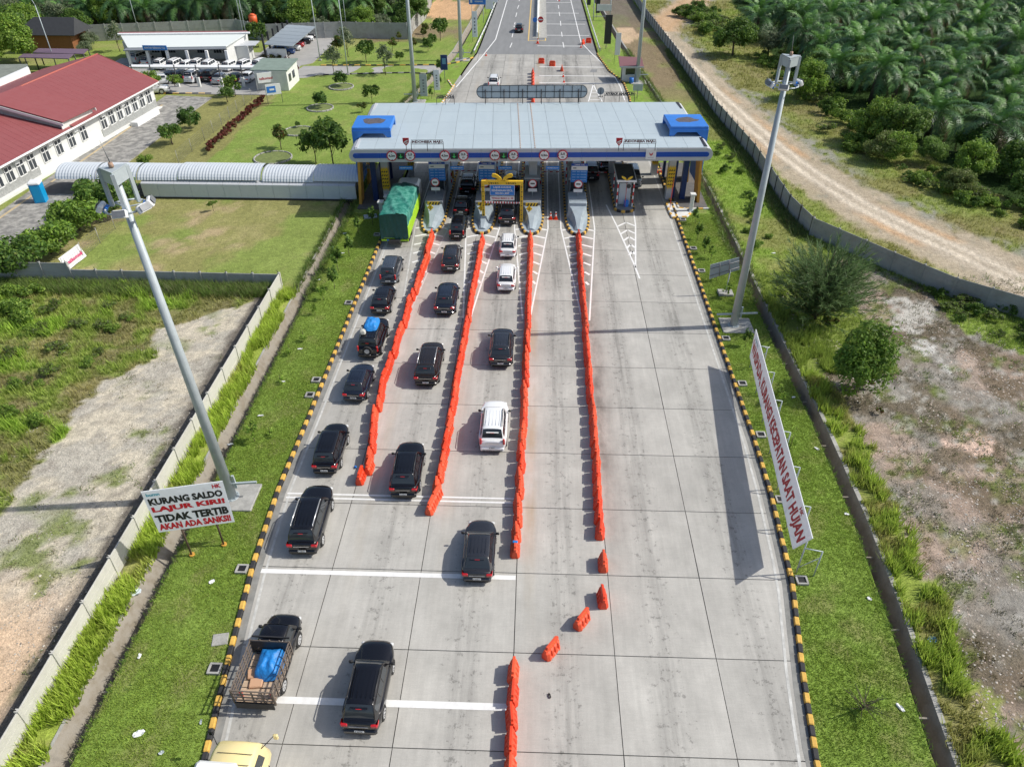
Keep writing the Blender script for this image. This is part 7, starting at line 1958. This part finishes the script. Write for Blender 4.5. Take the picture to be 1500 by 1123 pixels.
scatter_bush(8, ((0, 430), (60, 430), (50, 480), (0, 470)), 'bright grass mound at the left picture edge', 'grass mounds', .8, 1.3, [bush[0]])
# fruit trees at the left
ft = [treemesh(3600, 2.1, 2.1, 1.6, .17, G_DARK+G_MID, 41, 14, 1.7), treemesh(3600, 2.1, 2.0, 1.5, .17, G_MID+G_BRIGHT[:2], 42, 14, 1.6)]
for px, py, k, s, lb in ((34, 398, 0, 1.1, 'dark leafy fruit tree at the wall, leftmost of the row'), (76, 372, 1, 1.05, 'bright leafy fruit tree second in the row from the wall'), (118, 338, 1, 1.15, 'green fruit tree third in the row from the wall'), (160, 312, 0, 1.3, 'dark fruit tree under the covered walkway, last of the row'), (98, 318, 1, .6, 'small grey-green tree beside the blue toilet')):
    tree('fruit_tree', lb, 'tree', px, py, ft[k], trunkmesh(1.4, .09, 1.0, 5, px), s*1.12)
ball = treemesh(1500, 1.35, 1.35, 1.15, .14, G_DARK, 51, 30, 1.3); ball2 = treemesh(1300, 1.3, 1.3, 1.0, .14, G_DARK+G_MID, 52, 20, 1.5)
tree('round_bush', 'clipped round dark bush between the path and the hedge, farther one', 'shrub', 281, 190, ball, None, 1.35)
tree('round_bush', 'dark rounded tree nearer the covered walkway than the clipped bush', 'shrub', 253, 212, ball2, trunkmesh(1.0, .08, .6, 4, 2), 1.15)
tree('shrub', 'yellow-green small bush near the covered walkway', 'shrub', 215, 240, bush[0], None, .95)
tree('small_tree', 'small olive tree on a pale base near the pergola', 'tree', 334, 152, ball2, trunkmesh(1.6, .07, .8, 4, 5), .95, z=.2)
tree('small_tree', 'bright leafy small tree behind the pergola corner', 'tree', 345, 141, treemesh(1000, 1.3, 1.2, 1.4, .18, G_BRIGHT+G_DARK, 53, 10, 1.8), trunkmesh(1.4, .06, .7, 4, 6), 1.1)
tree('small_tree', 'light leafy tree in front of the car yard pergola, left', 'tree', 224, 134, bush[0], trunkmesh(1.2, .06, .7, 4, 6), 1.5, z=1.0)
tree('small_tree', 'light leafy tree in front of the car yard pergola, right', 'tree', 259, 136, bush[0], trunkmesh(1.2, .06, .7, 4, 6), 1.2, z=1.0)
for (px, py, s, lb) in ((500, 127, .95, 'round dark bush in a stone ring on the lawn, farther one'), (471, 158, .95, 'round dark bush in a stone ring on the lawn, nearer one')):
    tree('round_bush', lb, 'shrub', px, py, ball, None, s, z=.2)
def ring(px, py, r, label):
    p = at(px, py); t = empty('stone_ring', label, 'garden ring', (p.x, p.y, 0)); n = 18; sm = MB().bbox((0, 0, .1), (.2, r*2*math.pi/n*.93, .2), .05).mesh('stone', OLDC)
    for i in range(n): a = 2*math.pi*i/n; obj('stone', sm, t, (math.cos(a)*r, math.sin(a)*r, 0), a)
    MB().tube((0, 0, 0), (0, 0, .1), r-.1, r-.1, 20).build('planted_bed', mat('planted_bed', (.16, .20, .06), .9, noise=.4, scale=3), t)
ring(500, 128, 1.9, 'stone ring round the farther clipped bush'); ring(469, 159, 1.9, 'stone ring round the nearer clipped bush'); ring(438, 193, 2.0, 'stone ring with a tiny sapling in the middle of the lawn'); ring(400, 232, 2.3, 'stone ring half hidden behind the covered walkway')
airy = [treemesh(1500, 1.7, 1.7, 1.5, .2, G_MID+G_DARK, 61, 14, 2.6), treemesh(700, 1.5, 1.5, 1.5, .17, G_GREY, 62, 12, 2.7), treemesh(900, 1.3, 1.3, 1.1, .17, G_RUST+G_MID, 63, 9, 2.0)]
for px, py, k, s, lb in ((412, 219, 2, 1.0, 'small reddish-green tree on the lawn above the walkway'), (489, 246, 0, 1.55, 'large airy green tree beside the left end of the canopy'), (463, 240, 0, 1.1, 'leafy tree left of the airy tree by the canopy'),
    (545, 152, 0, .75, 'small airy tree on the lawn behind the canopy'), (531, 165, 2, .5, 'tiny tree just left of the canopy roof corner'), (490, 110, 1, 1.1, 'pale grey-green tree before the access road'), (565, 110, 1, 1.15, 'thin pale tree at the edge of the access road'),
    (510, 84, 1, 1.2, 'grey-green tree behind the access road'), (494, 82, 2, 1.1, 'dark rusty tree behind the access road, leftmost'), (537, 92, 0, 1.0, 'dark leaning tree behind the access road'), (575, 76, 2, .8, 'small rusty tree behind the access road near the pole'),
    (584, 62, 2, .6, 'tiny rusty tree near the back wall, left of two'), (620, 58, 2, .7, 'tiny dark tree behind the mast, lower'), (624, 50, 2, .7, 'tiny dark tree behind the mast, upper'), (606, 74, 2, .7, 'small tree just left of the behind-canopy mast'), (627, 76, 0, .65, 'low bushy tree right of the behind-canopy mast'), (634, 68, 0, .6, 'small bright tree on the far lawn'),
    (645, 60, 0, 1.1, 'dark airy tree on the far lawn'), (586, 92, 0, .5, 'small sapling behind the access road by the pole'), (646, 108, 0, .6, 'slim dark tree near the dark blue board'), (379, 70, 0, 1.2, 'green tree beside the white office'), (176, 76, 1, 1.2, 'thin pale tree at the left end of the white office'), (437, 188, 0, .25, 'tiny sapling inside the stone ring on the lawn')):
    tree('small_tree', lb, 'tree', px, py, airy[k], trunkmesh(2.4, .06, .9, 5, px), s)
tree('leaning_shrub', 'wispy shrub leaning from the grey wall base below the walkway', 'shrub', 313, 309, treemesh(200, .9, .5, .5, .12, G_MID, 71, 5, .9), trunkmesh(.9, .03, .4, 3, 2), .9)
# saplings on the verges
sap = [treemesh(260, .38, .38, 1.0, .13, G_MID+G_DARK, 81, 9, 1.3), treemesh(190, .45, .45, .8, .12, G_MID+G_BRIGHT, 82, 8, 1.0), treemesh(120, .4, .4, .4, .1, G_BRIGHT, 83, 6, .5)]
st_ = trunkmesh(1.2, .025, .2, 2, 1); SN = {}
for px, py, k, s in ((546, 330, 0, 1.0), (525, 342, 0, .9), (512, 376, 0, 1.1), (496, 397, 0, 1.2), (490, 424, 0, 1.1), (474, 440, 1, .9), (462, 462, 1, .7), (446, 500, 2, .9), (425, 520, 2, .9), (412, 562, 2, .7), (397, 640, 2, .7), (374, 647, 1, 1.1), (345, 690, 2, .5), (1018, 328, 0, .9), (1022, 352, 0, .9), (1032, 372, 0, .9), (1041, 380, 1, .9), (1049, 412, 1, .9), (1063, 436, 1, .9), (1092, 508, 0, .8), (1139, 592, 1, 1.0), (1158, 655, 2, .9), (644, 128, 0, .9), (632, 146, 0, .9)):
    side_ = 'left' if px < 700 else 'right'; SN[side_] = SN.get(side_, 0)+1
    tree('sapling', 'slim sapling, %s counted from the canopy in the %s verge row' % (ORD(SN[side_]), side_), 'sapling', px, py, sap[k], st_, s, group='saplings on the verges')
# foreground shrub low right, flowers
wm, wbk = plume_mesh(26, 1.3, 1.3, 9, G_GREY+G_MID); p = at(1262, 1040); t = empty('shrub', 'wispy pale shrub on the right lawn near the bottom of the picture', 'shrub', (p.x, p.y, 0)); obj('foliage', wm, t); obj('branches', wbk, t)
# red hedge
hp = W((303, 226), (345, 186), (386, 150)); nH = 0
V, F, T = [], [], []; b_ = 0
for k in range(26):
    u = k/25*2; i = min(1, int(u)); f = u-i; x = hp[i][0]+(hp[i+1][0]-hp[i][0])*f; y = hp[i][1]+(hp[i+1][1]-hp[i][1])*f
    v_, f_, t_ = leafcloud(150, .6, .7, .55, .16, G_RED, 90+k, 4, .65); v_ = v_+np.array([x, y, 0]); V.append(v_); F.append(f_+b_); T.append(t_); b_ += len(v_)
o = obj('red_hedge', npmesh('red_hedge', np.vstack(V), np.vstack(F), LEAF, np.vstack(T))); tag(o, 'dark red leaved hedge row along the wire fence on the lawn', 'hedge')
V, F, T = [], [], []; b_ = 0
for (px, py) in ((416, 124), (422, 118), (427, 112), (431, 106), (395, 92), (402, 93), (410, 92), (418, 92), (388, 90)):
    p = at(px, py); v_, f_, t_ = leafcloud(200, .9, .9, .7, .18, G_RED if px > 412 else G_RUST, px, 5, .7); v_ = v_+np.array([p.x, p.y, 0]); V.append(v_); F.append(f_+b_); T.append(t_); b_ += len(v_)
o = obj('red_hedge', npmesh('red_hedge', np.vstack(V), np.vstack(F), LEAF, np.vstack(T))); tag(o, 'red and rusty hedge beside the small white building', 'hedge')
# oil palms
def palm_mesh(seed, nf=34, L=4.6, hue=1.0):
    R = np.random.RandomState(seed); V = []; F = []; T = []; b = 0; up_ = np.array([0, 0, 1.])
    for i in range(nf):
        a = i*2.399+R.uniform(-.25, .25); lev = i/nf
        el = RAD(80-100*lev+R.uniform(-8, 8)); Lf = L*R.uniform(.85, 1.1)*(.75+.35*min(1, lev*2)); hd = np.array([math.cos(a), math.sin(a), 0])
        n = 22; P = np.zeros((n+1, 3)); pos = np.array([hd[0]*.25, hd[1]*.25, 0.]); e = el; st = Lf/n; P[0] = pos
        tw = R.uniform(-.02, .02)
        for k in range(n):
            e -= (.055+.05*(k/n))*(1.1 if lev > .3 else .75); a2 = a+tw*k; hd2 = np.array([math.cos(a2), math.sin(a2), 0]); pos = pos+(hd2*math.cos(e)+up_*math.sin(e))*st; P[k+1] = pos
        base = np.array([(.085, .185, .05), (.06, .14, .045), (.10, .205, .055), (.05, .115, .045)][R.randint(4)])*R.uniform(.8, 1.2)*hue
        if lev > .88: base = np.array([.13, .10, .05])*R.uniform(.7, 1.1)
        if lev < .16: base = np.array([.13, .28, .05])
        side = np.array([-math.sin(a), math.cos(a), 0])
        # rachis
        for k in range(0, n, 3):
            k2 = min(n, k+3); w = side*.04*(1-k/n*.7); V += [P[k]-w, P[k]+w, P[k2]+w*.7, P[k2]-w*.7]; F.append((b, b+1, b+2, b+3)); T += [base*1.25]*4; b += 4
        for k in range(2, n+1):
            t_ = k/n; ll = .95*math.sin(math.pi*min(.97, .12+t_*.85))**.6*R.uniform(.85, 1.1); tan = P[k]-P[k-1]; tan /= np.linalg.norm(tan)
            for sgn in (-1, 1):
                for rep in (0, 1):
                    q0 = P[k]-tan*st*.5*rep; dr = side*sgn*.85+tan*.55+up_*(.15-.35*rep)+R.normal(size=3)*.12; dr /= np.linalg.norm(dr); w = tan*.04
                    m1 = q0+dr*ll*.55; m2 = q0+dr*ll+np.array([0, 0, -.28*ll]); V += [q0-w, q0+w, m1+w*1.1, m1-w*1.1, m2, m2]; c = base*R.uniform(.8, 1.25)
                    F.append((b, b+1, b+2, b+3)); F.append((b+3, b+2, b+4, b+4)); T += [c]*6; b += 6
    V = np.array(V); F = np.array(F); return npmesh('crown', V, F, PALML, np.array(T))
PM_ = [palm_mesh(s, 30, 4.8 if s % 2 else 5.3, h) for s, h in ((1, 1.15), (2, 1.0), (3, 1.3), (4, 1.15))]
pt_ = []
for h in (2.6, 3.6): q = MB(); pass
pt_ = [MB().tube((0, 0, 0), (0, 0, h), .42, .33, 10).mesh('trunk', PBARK) for h in (3.4, 4.6)]
def oil_palm(x, y, label, group, s=1.0):
    k = R.randint(0, 1); t = empty('oil_palm', label, 'palm tree', (x, y, 0), R.uniform(0, 6), group); t.scale = (s, s, s*R.uniform(.9, 1.1))
    obj('crown', R.choice(PM_), t, (0, 0, (3.4, 4.6)[k])); obj('trunk', pt_[k], t)
pe = [(52, 230), (46.5, 172), (45.5, 135), (48.5, 108), (53, 92), (56, 82), (66, 68), (95, 56), (190, 120), (235, 235)]
cnt = 0; yy_ = 52; rowi = 0
while yy_ < 250:
    xx_ = 44+(3.6 if rowi % 2 else 0)
    while xx_ < 230:
        x = xx_+R.uniform(-.9, .9); y = yy_+R.uniform(-.9, .9)
        vis = x < 12+y*.66+14     # only what the frame can show
        if vis and inpoly(np.array([x]), np.array([y]), pe)[0]:
            oil_palm(x, y, 'dark green oil palm in the plantation at the upper right', 'oil palms of the right plantation', R.uniform(.78, 1.15)); cnt += 1
        xx_ += 9.2
    yy_ += 8.2; rowi += 1
for (px, py) in ((1275, 150), (1105, 60), (1165, 62), (1195, 100)): p = at(px, py); oil_palm(p.x, p.y, 'oil palm standing at the front edge of the plantation', 'oil palms at the plantation edge', 1.0)
cnt2 = 0
for j in range(7):
    for i in range(22):
        x = -150+i*6.2+R.uniform(-1, 1)+(3 if j % 2 else 0); y = 172+j*6.5+R.uniform(-1, 1)-(6 if x < -60 else 0)
        if x > -33 or x < -(y*.72+8) : continue
        if x < -118 and y < 200: continue
        oil_palm(x, y, 'oil palm behind the back wall at the upper left', 'oil palms behind the back wall', R.uniform(.85, 1.1)); cnt2 += 1
bigd = [big[3], big[0], big[4], big[2]]
for i, (px, py) in enumerate(((408, 36), (420, 20), (375, 30), (395, 8), (590, 45), (605, 40), (560, 48), (535, 50), (505, 48), (545, 30), (575, 20), (160, 40), (138, 28), (185, 22), (350, 25), (300, 30), (600, 20), (608, 0), (470, 52), (445, 48))):
    tree('broadleaf_tree', 'leafy tree growing among the palms behind the back wall', 'tree', px, py, bigd[i % 4], None, R.uniform(.8, 1.25), group='trees behind the back wall')
for i, (px, py, k, s, lb) in enumerate(((12, 70, 0, 1.6, 'bright green tree at the upper left corner, above the annex'), (30, 92, 3, 1.5, 'dark spreading tree left of the purple sheds'), (8, 96, 3, 1.5, 'dark tree at the left picture edge behind the annex'), (44, 62, 3, 1.3, 'dark tree left of the timber house'), (18, 45, 2, 1.5, 'light green tree mass at the upper left picture edge'),
    (70, 40, 2, 1.2, 'bright bush above the timber house roof'), (98, 44, 2, 1.3, 'feathery green tree right of the timber house roof'), (118, 52, 0, 1.1, 'green tree beside the parked red machines'), (88, 30, 4, 1.3, 'pale shrub mass above the timber house'), (55, 25, 0, 1.4, 'leafy tree by the small road at the upper left'), (136, 72, 2, .7, 'small bright tree between the sheds and the white office'), (128, 82, 2, .6, 'small tree at the right end of the purple sheds'))):
    tree('broadleaf_tree', lb, 'tree', px, py, bigd[k % 4] if k < 4 else big[4], None, s)
pxsheet('far_lane', ((-20, 30), (28, 0), (38, 0), (30, 18), (16, 25), (-10, 32)), YARD, .1)

# ------------------------------------------------------------------ grass blades and weeds (nobody could count them)
def blades(name, x0, x1, y0, y1, dens, cond, scale=1.0, label=None, nb=5, seed=3, hmul=1.0, wid=.022):
    Rr = np.random.RandomState(seed); n = int((x1-x0)*(y1-y0)*dens); x = Rr.uniform(x0, x1, n); y = Rr.uniform(y0, y1, n)
    k = cond(x, y); x, y = x[k], y[k]; c, h, d = ground_layers(x[None], y[None]); c, h, d = c[0], h[0], d[0]
    k = (Rr.uniform(0, 1, len(x)) < d) & (h > .05); x, y, c, h = x[k], y[k], c[k], h[k]
    n = len(x); x = np.repeat(x, nb)+Rr.normal(size=n*nb)*.07*scale; y = np.repeat(y, nb)+Rr.normal(size=n*nb)*.07*scale; c = np.repeat(c, nb, 0); h = np.repeat(h, nb)*hmul*Rr.uniform(.4, 1.25, n*nb)
    a = Rr.uniform(0, 2*math.pi, n*nb); ln = Rr.uniform(.15, .75, n*nb)*h; wx_ = -np.sin(a)*wid*scale*(.6+h); wy_ = np.cos(a)*wid*scale*(.6+h)
    z0 = np.zeros(n*nb)-.02
    P0 = np.stack([x-wx_, y-wy_, z0], 1); P1 = np.stack([x+wx_, y+wy_, z0], 1); P2_ = np.stack([x+np.cos(a)*ln, y+np.sin(a)*ln, h], 1)
    V = np.stack([P0, P1, P2_], 1).reshape(-1, 3); F = np.arange(len(V)).reshape(-1, 3)
    t = c*Rr.uniform(.85, 1.6, n*nb)[:, None]*np.array([1.05, 1.08, .9]); T = np.repeat(t, 3, 0); T[2::3] *= 1.25
    o = obj(name, npmesh(name, V, F, GRASSB, T)); o['kind'] = 'stuff'; return len(F)
tot = 0
tot += blades('tall_grass', -22.6, -21.1, 12, 57, 60, lambda x, y: (x < xdl(y)-1.22) & (fbm(x, y, 1.2, 15) > .40), 1.25, nb=7, seed=1, hmul=1.15, wid=.026)
tot += blades('weeds', -60, -22.9, 14, 57.5, 22, lambda x, y: np.abs(x) < 12+y*.75, 1.2, nb=5, seed=2, hmul=.9, wid=.026)
tot += blades('tall_grass', 18.8, 23.5, 12, 58, 46, lambda x, y: (x > xdr(y)+1.0) & (fbm(x, y, 1.1, 5) > .42+.05*(x-xdr(y)-1.5)), 1.3, nb=7, seed=3, hmul=1.25, wid=.028)
tot += blades('weeds', 23.5, 45, 12, 62, 26, lambda x, y: np.abs(x) < 12+y*.78, 1.0, nb=4, seed=4, hmul=1.0)
tot += blades('grass', 20, 29, 58, 112, 26, lambda x, y: x > xdr(y)+1.4, 1.3, nb=4, seed=5, hmul=.9)
tot += blades('grass', 27, 60, 55, 125, 9, lambda x, y: np.abs(x) < 14+y*.75, 1.9, nb=4, seed=6, hmul=1.0)
tot += blades('grass', 22, 55, 125, 200, 3.5, lambda x, y: np.abs(x) < 14+y*.75, 3.2, nb=4, seed=7, hmul=1.4)
def turf(name, fa, fb, y0, y1, n, seed):
    Rr = np.random.RandomState(seed); y = Rr.uniform(y0, y1, n); u = Rr.uniform(0, 1, n); x = fa(y)*(1-u)+fb(y)*u; nb = 3
    x = np.repeat(x, nb)+Rr.normal(size=n*nb)*.05; y = np.repeat(y, nb)+Rr.normal(size=n*nb)*.05; h = Rr.uniform(.03, .10, n*nb); a = Rr.uniform(0, 6.28, n*nb)
    w = .028; P0 = np.stack([x-np.sin(a)*w, y+np.cos(a)*w, h*0], 1); P1 = np.stack([x+np.sin(a)*w, y-np.cos(a)*w, h*0], 1); P2_ = np.stack([x+np.cos(a)*h*.7, y+np.sin(a)*h*.7, h+.03], 1)
    V = np.stack([P0, P1, P2_], 1).reshape(-1, 3); n1 = fbm(x, y, 5, 8); t_ = np.clip((n1-.5)/.15, 0, 1)[:, None]*.55
    c = C_LUSH*(1-t_)+C_LAWN*t_; c = c*Rr.uniform(.95, 1.75, n*nb)[:, None]*np.array([1.1, 1.05, 1]); T = np.repeat(c, 3, 0)
    o = obj(name, npmesh(name, V, np.arange(len(V)).reshape(-1, 3), GRASSB, T)); o['kind'] = 'stuff'; return n*nb
tot += turf('lawn_grass', lambda y: xdl(y)+.05, lambda y: xl(y)-.35, 12, 74, 60000, 1)
tot += turf('lawn_grass', lambda y: xr(y)+.35, lambda y: xdr(y)-.05, 12, 75, 60000, 2)
print('blades', tot, 'palms', cnt, cnt2)

def rubble(name, x0, x1, y0, y1, n, cond, cols, smin, smax, seed, flat=.5):
    Rr = np.random.RandomState(seed); x = Rr.uniform(x0, x1, n); y = Rr.uniform(y0, y1, n); k = cond(x, y); x, y = x[k], y[k]; n = len(x)
    s = Rr.uniform(smin, smax, n)*Rr.uniform(.5, 1, n); base = np.array([(1, 0, 0), (-.2, .9, 0), (-.9, -.3, 0), (.1, -.9, 0), (0, .1, .8)])
    V = base[None]*s[:, None, None]*Rr.uniform(.6, 1.4, (n, 5, 3)); V[:, :, 2] *= flat; a = Rr.uniform(0, 6.28, n); ca, sa = np.cos(a)[:, None], np.sin(a)[:, None]
    X_ = V[:, :, 0]*ca-V[:, :, 1]*sa+x[:, None]; Y_ = V[:, :, 0]*sa+V[:, :, 1]*ca+y[:, None]; V = np.stack([X_, Y_, V[:, :, 2]+.0], -1).reshape(-1, 3)
    f = np.array([(0, 1, 4), (1, 2, 4), (2, 3, 4), (3, 0, 4)]); F = (np.arange(n)[:, None, None]*5+f[None]).reshape(-1, 3)
    cc_ = np.array(cols)[Rr.randint(0, len(cols), n)]*Rr.uniform(.7, 1.2, n)[:, None]
    o = obj(name, npmesh(name, V, F, mat('rubble', (.3, .3, .3), .9, attr='tint'), np.repeat(cc_, 5, 0))); o['kind'] = 'stuff'
clump = lambda x, y, a, s: fbm(x, y, a, s, 4)
rubble('gravel', 21, 45, 14, 62, 26000, lambda x, y: (x > xdr(y)+2.6) & (clump(x, y, 1.5, 61) > .42) & (x < 13+y*.78), [(.42, .40, .36), (.5, .47, .42), (.2, .18, .15), (.33, .27, .22), (.55, .45, .38)], .03, .10, 5)
rubble('gravel', -44, -23, 14, 50, 12000, lambda x, y: (clump(x, y, 1.5, 62) > .48) & (x > -(12+y*.7)), [(.5, .47, .42), (.4, .36, .3), (.3, .27, .22), (.62, .58, .5)], .02, .08, 6)
# dry clumps, creeping weeds and twigs on the bare ground
def tufts(name, x0, x1, y0, y1, n, cond, cols, h0, h1, seed, nb=9, spread=.16, wid=.02):
    Rr = np.random.RandomState(seed); x = Rr.uniform(x0, x1, n); y = Rr.uniform(y0, y1, n); k = cond(x, y); x, y = x[k], y[k]; n = len(x)
    cc_ = np.array(cols)[Rr.randint(0, len(cols), n)]; s = Rr.uniform(.5, 1.3, n)
    x = np.repeat(x, nb)+Rr.normal(size=n*nb)*spread*np.repeat(s, nb); y = np.repeat(y, nb)+Rr.normal(size=n*nb)*spread*np.repeat(s, nb); h = Rr.uniform(h0, h1, n*nb)*np.repeat(s, nb); a = Rr.uniform(0, 6.28, n*nb); ln = h*Rr.uniform(.3, 1.3, n*nb)
    P0 = np.stack([x-np.sin(a)*wid, y+np.cos(a)*wid, h*0], 1); P1 = np.stack([x+np.sin(a)*wid, y-np.cos(a)*wid, h*0], 1); P2_ = np.stack([x+np.cos(a)*ln, y+np.sin(a)*ln, h], 1)
    V = np.stack([P0, P1, P2_], 1).reshape(-1, 3); T = np.repeat(np.repeat(cc_, nb, 0)*Rr.uniform(.7, 1.3, n*nb)[:, None], 3, 0)
    o = obj(name, npmesh(name, V, np.arange(len(V)).reshape(-1, 3), GRASSB, T)); o['kind'] = 'stuff'
tufts('dry_tufts', 21.5, 46, 14, 62, 9000, lambda x, y: (x > xdr(y)+2.4) & (clump(x, y, 2.4, 71) > .50) & (x < 13+y*.78), [(.16, .14, .09), (.22, .20, .12), (.13, .16, .06), (.10, .10, .07)], .05, .18, 7, 8, .15)
tufts('green_tufts', 21.5, 46, 14, 62, 1500, lambda x, y: (x > xdr(y)+2.4) & (clump(x, y, 2.0, 51) > .52) & (x < 13+y*.78), [(.2, .32, .06), (.15, .25, .05), (.24, .3, .09)], .08, .28, 8, 12, .16)
tufts('dry_tufts', -46, -23.2, 14, 50, 1600, lambda x, y: (clump(x, y, 2.2, 41) > .55) & (x > -(12+y*.7)), [(.2, .22, .09), (.24, .2, .12), (.15, .22, .06)], .05, .2, 9, 9, .15)
tufts('lawn_weeds', -20, -15.7, 12, 74, 1500, lambda x, y: (x > xdl(y)+.1) & (clump(x, y, 2.2, 41) > .5) & (x < xl(y)-.4), [(.22, .33, .05), (.30, .33, .10), (.12, .22, .04)], .05, .16, 10, 8, .12)
tufts('lawn_weeds', 14.5, 20, 12, 74, 1500, lambda x, y: (x > xr(y)+.4) & (clump(x, y, 2.2, 41) > .5) & (x < xdr(y)-.05), [(.22, .33, .05), (.30, .33, .10), (.12, .22, .04)], .05, .16, 11, 8, .12)
tufts('drain_edge_grass', 17, 20, 12, 72, 9000, lambda x, y: np.abs(x-xdr(y)+.02) < .13, [(.2, .33, .05), (.14, .25, .04)], .08, .22, 12, 5, .05)
tufts('drain_edge_grass', -20.4, -19.6, 12, 72, 5000, lambda x, y: np.abs(x-xdl(y)-.02) < .13, [(.2, .33, .05), (.14, .25, .04), (.2, .2, .1)], .08, .2, 13, 5, .05)

for nm_, f_, sg in (('drain_edge_grass', xdr, 1), ('drain_edge_grass', xdl, -1)):
    for off_ in (0.0, 1.1 if sg > 0 else 1.4):
        tufts(nm_, -22 if sg < 0 else 16, -18 if sg < 0 else 22, 56, 150, 16000, lambda x, y: np.abs(x-f_(y)-sg*off_) < .22, [(.17, .27, .05), (.12, .20, .04), (.22, .26, .08)], .15, .5, 21+sg, 8, .12, .03)
tufts('wall_foot_weeds', 24, 29, 70, 150, 14000, lambda x, y: np.abs(x-lerp_poly(y, [(28.1, 70), (27.3, 76), (27.2, 92), (25.9, 110), (25.2, 136), (24.6, 150)])+.7) < .7, [(.12, .20, .05), (.17, .24, .06), (.2, .22, .09)], .15, .6, 25, 8, .15, .03)
tufts('wall_foot_weeds', 28, 46, 50, 72, 2600, lambda x, y: (np.abs(dist_poly(x, y, [(28.2, 70.4), (33.4, 62.8), (37, 58), (46.5, 50.5)])-.8) < .7), [(.12, .20, .05), (.17, .24, .06), (.2, .22, .09)], .12, .45, 26, 8, .15, .025)
tufts('wall_foot_weeds', -49, -23, 55, 58, 5200, lambda x, y: y > 55.8, [(.17, .27, .05), (.2, .22, .09), (.13, .22, .04)], .2, .8, 27, 9, .15, .025)
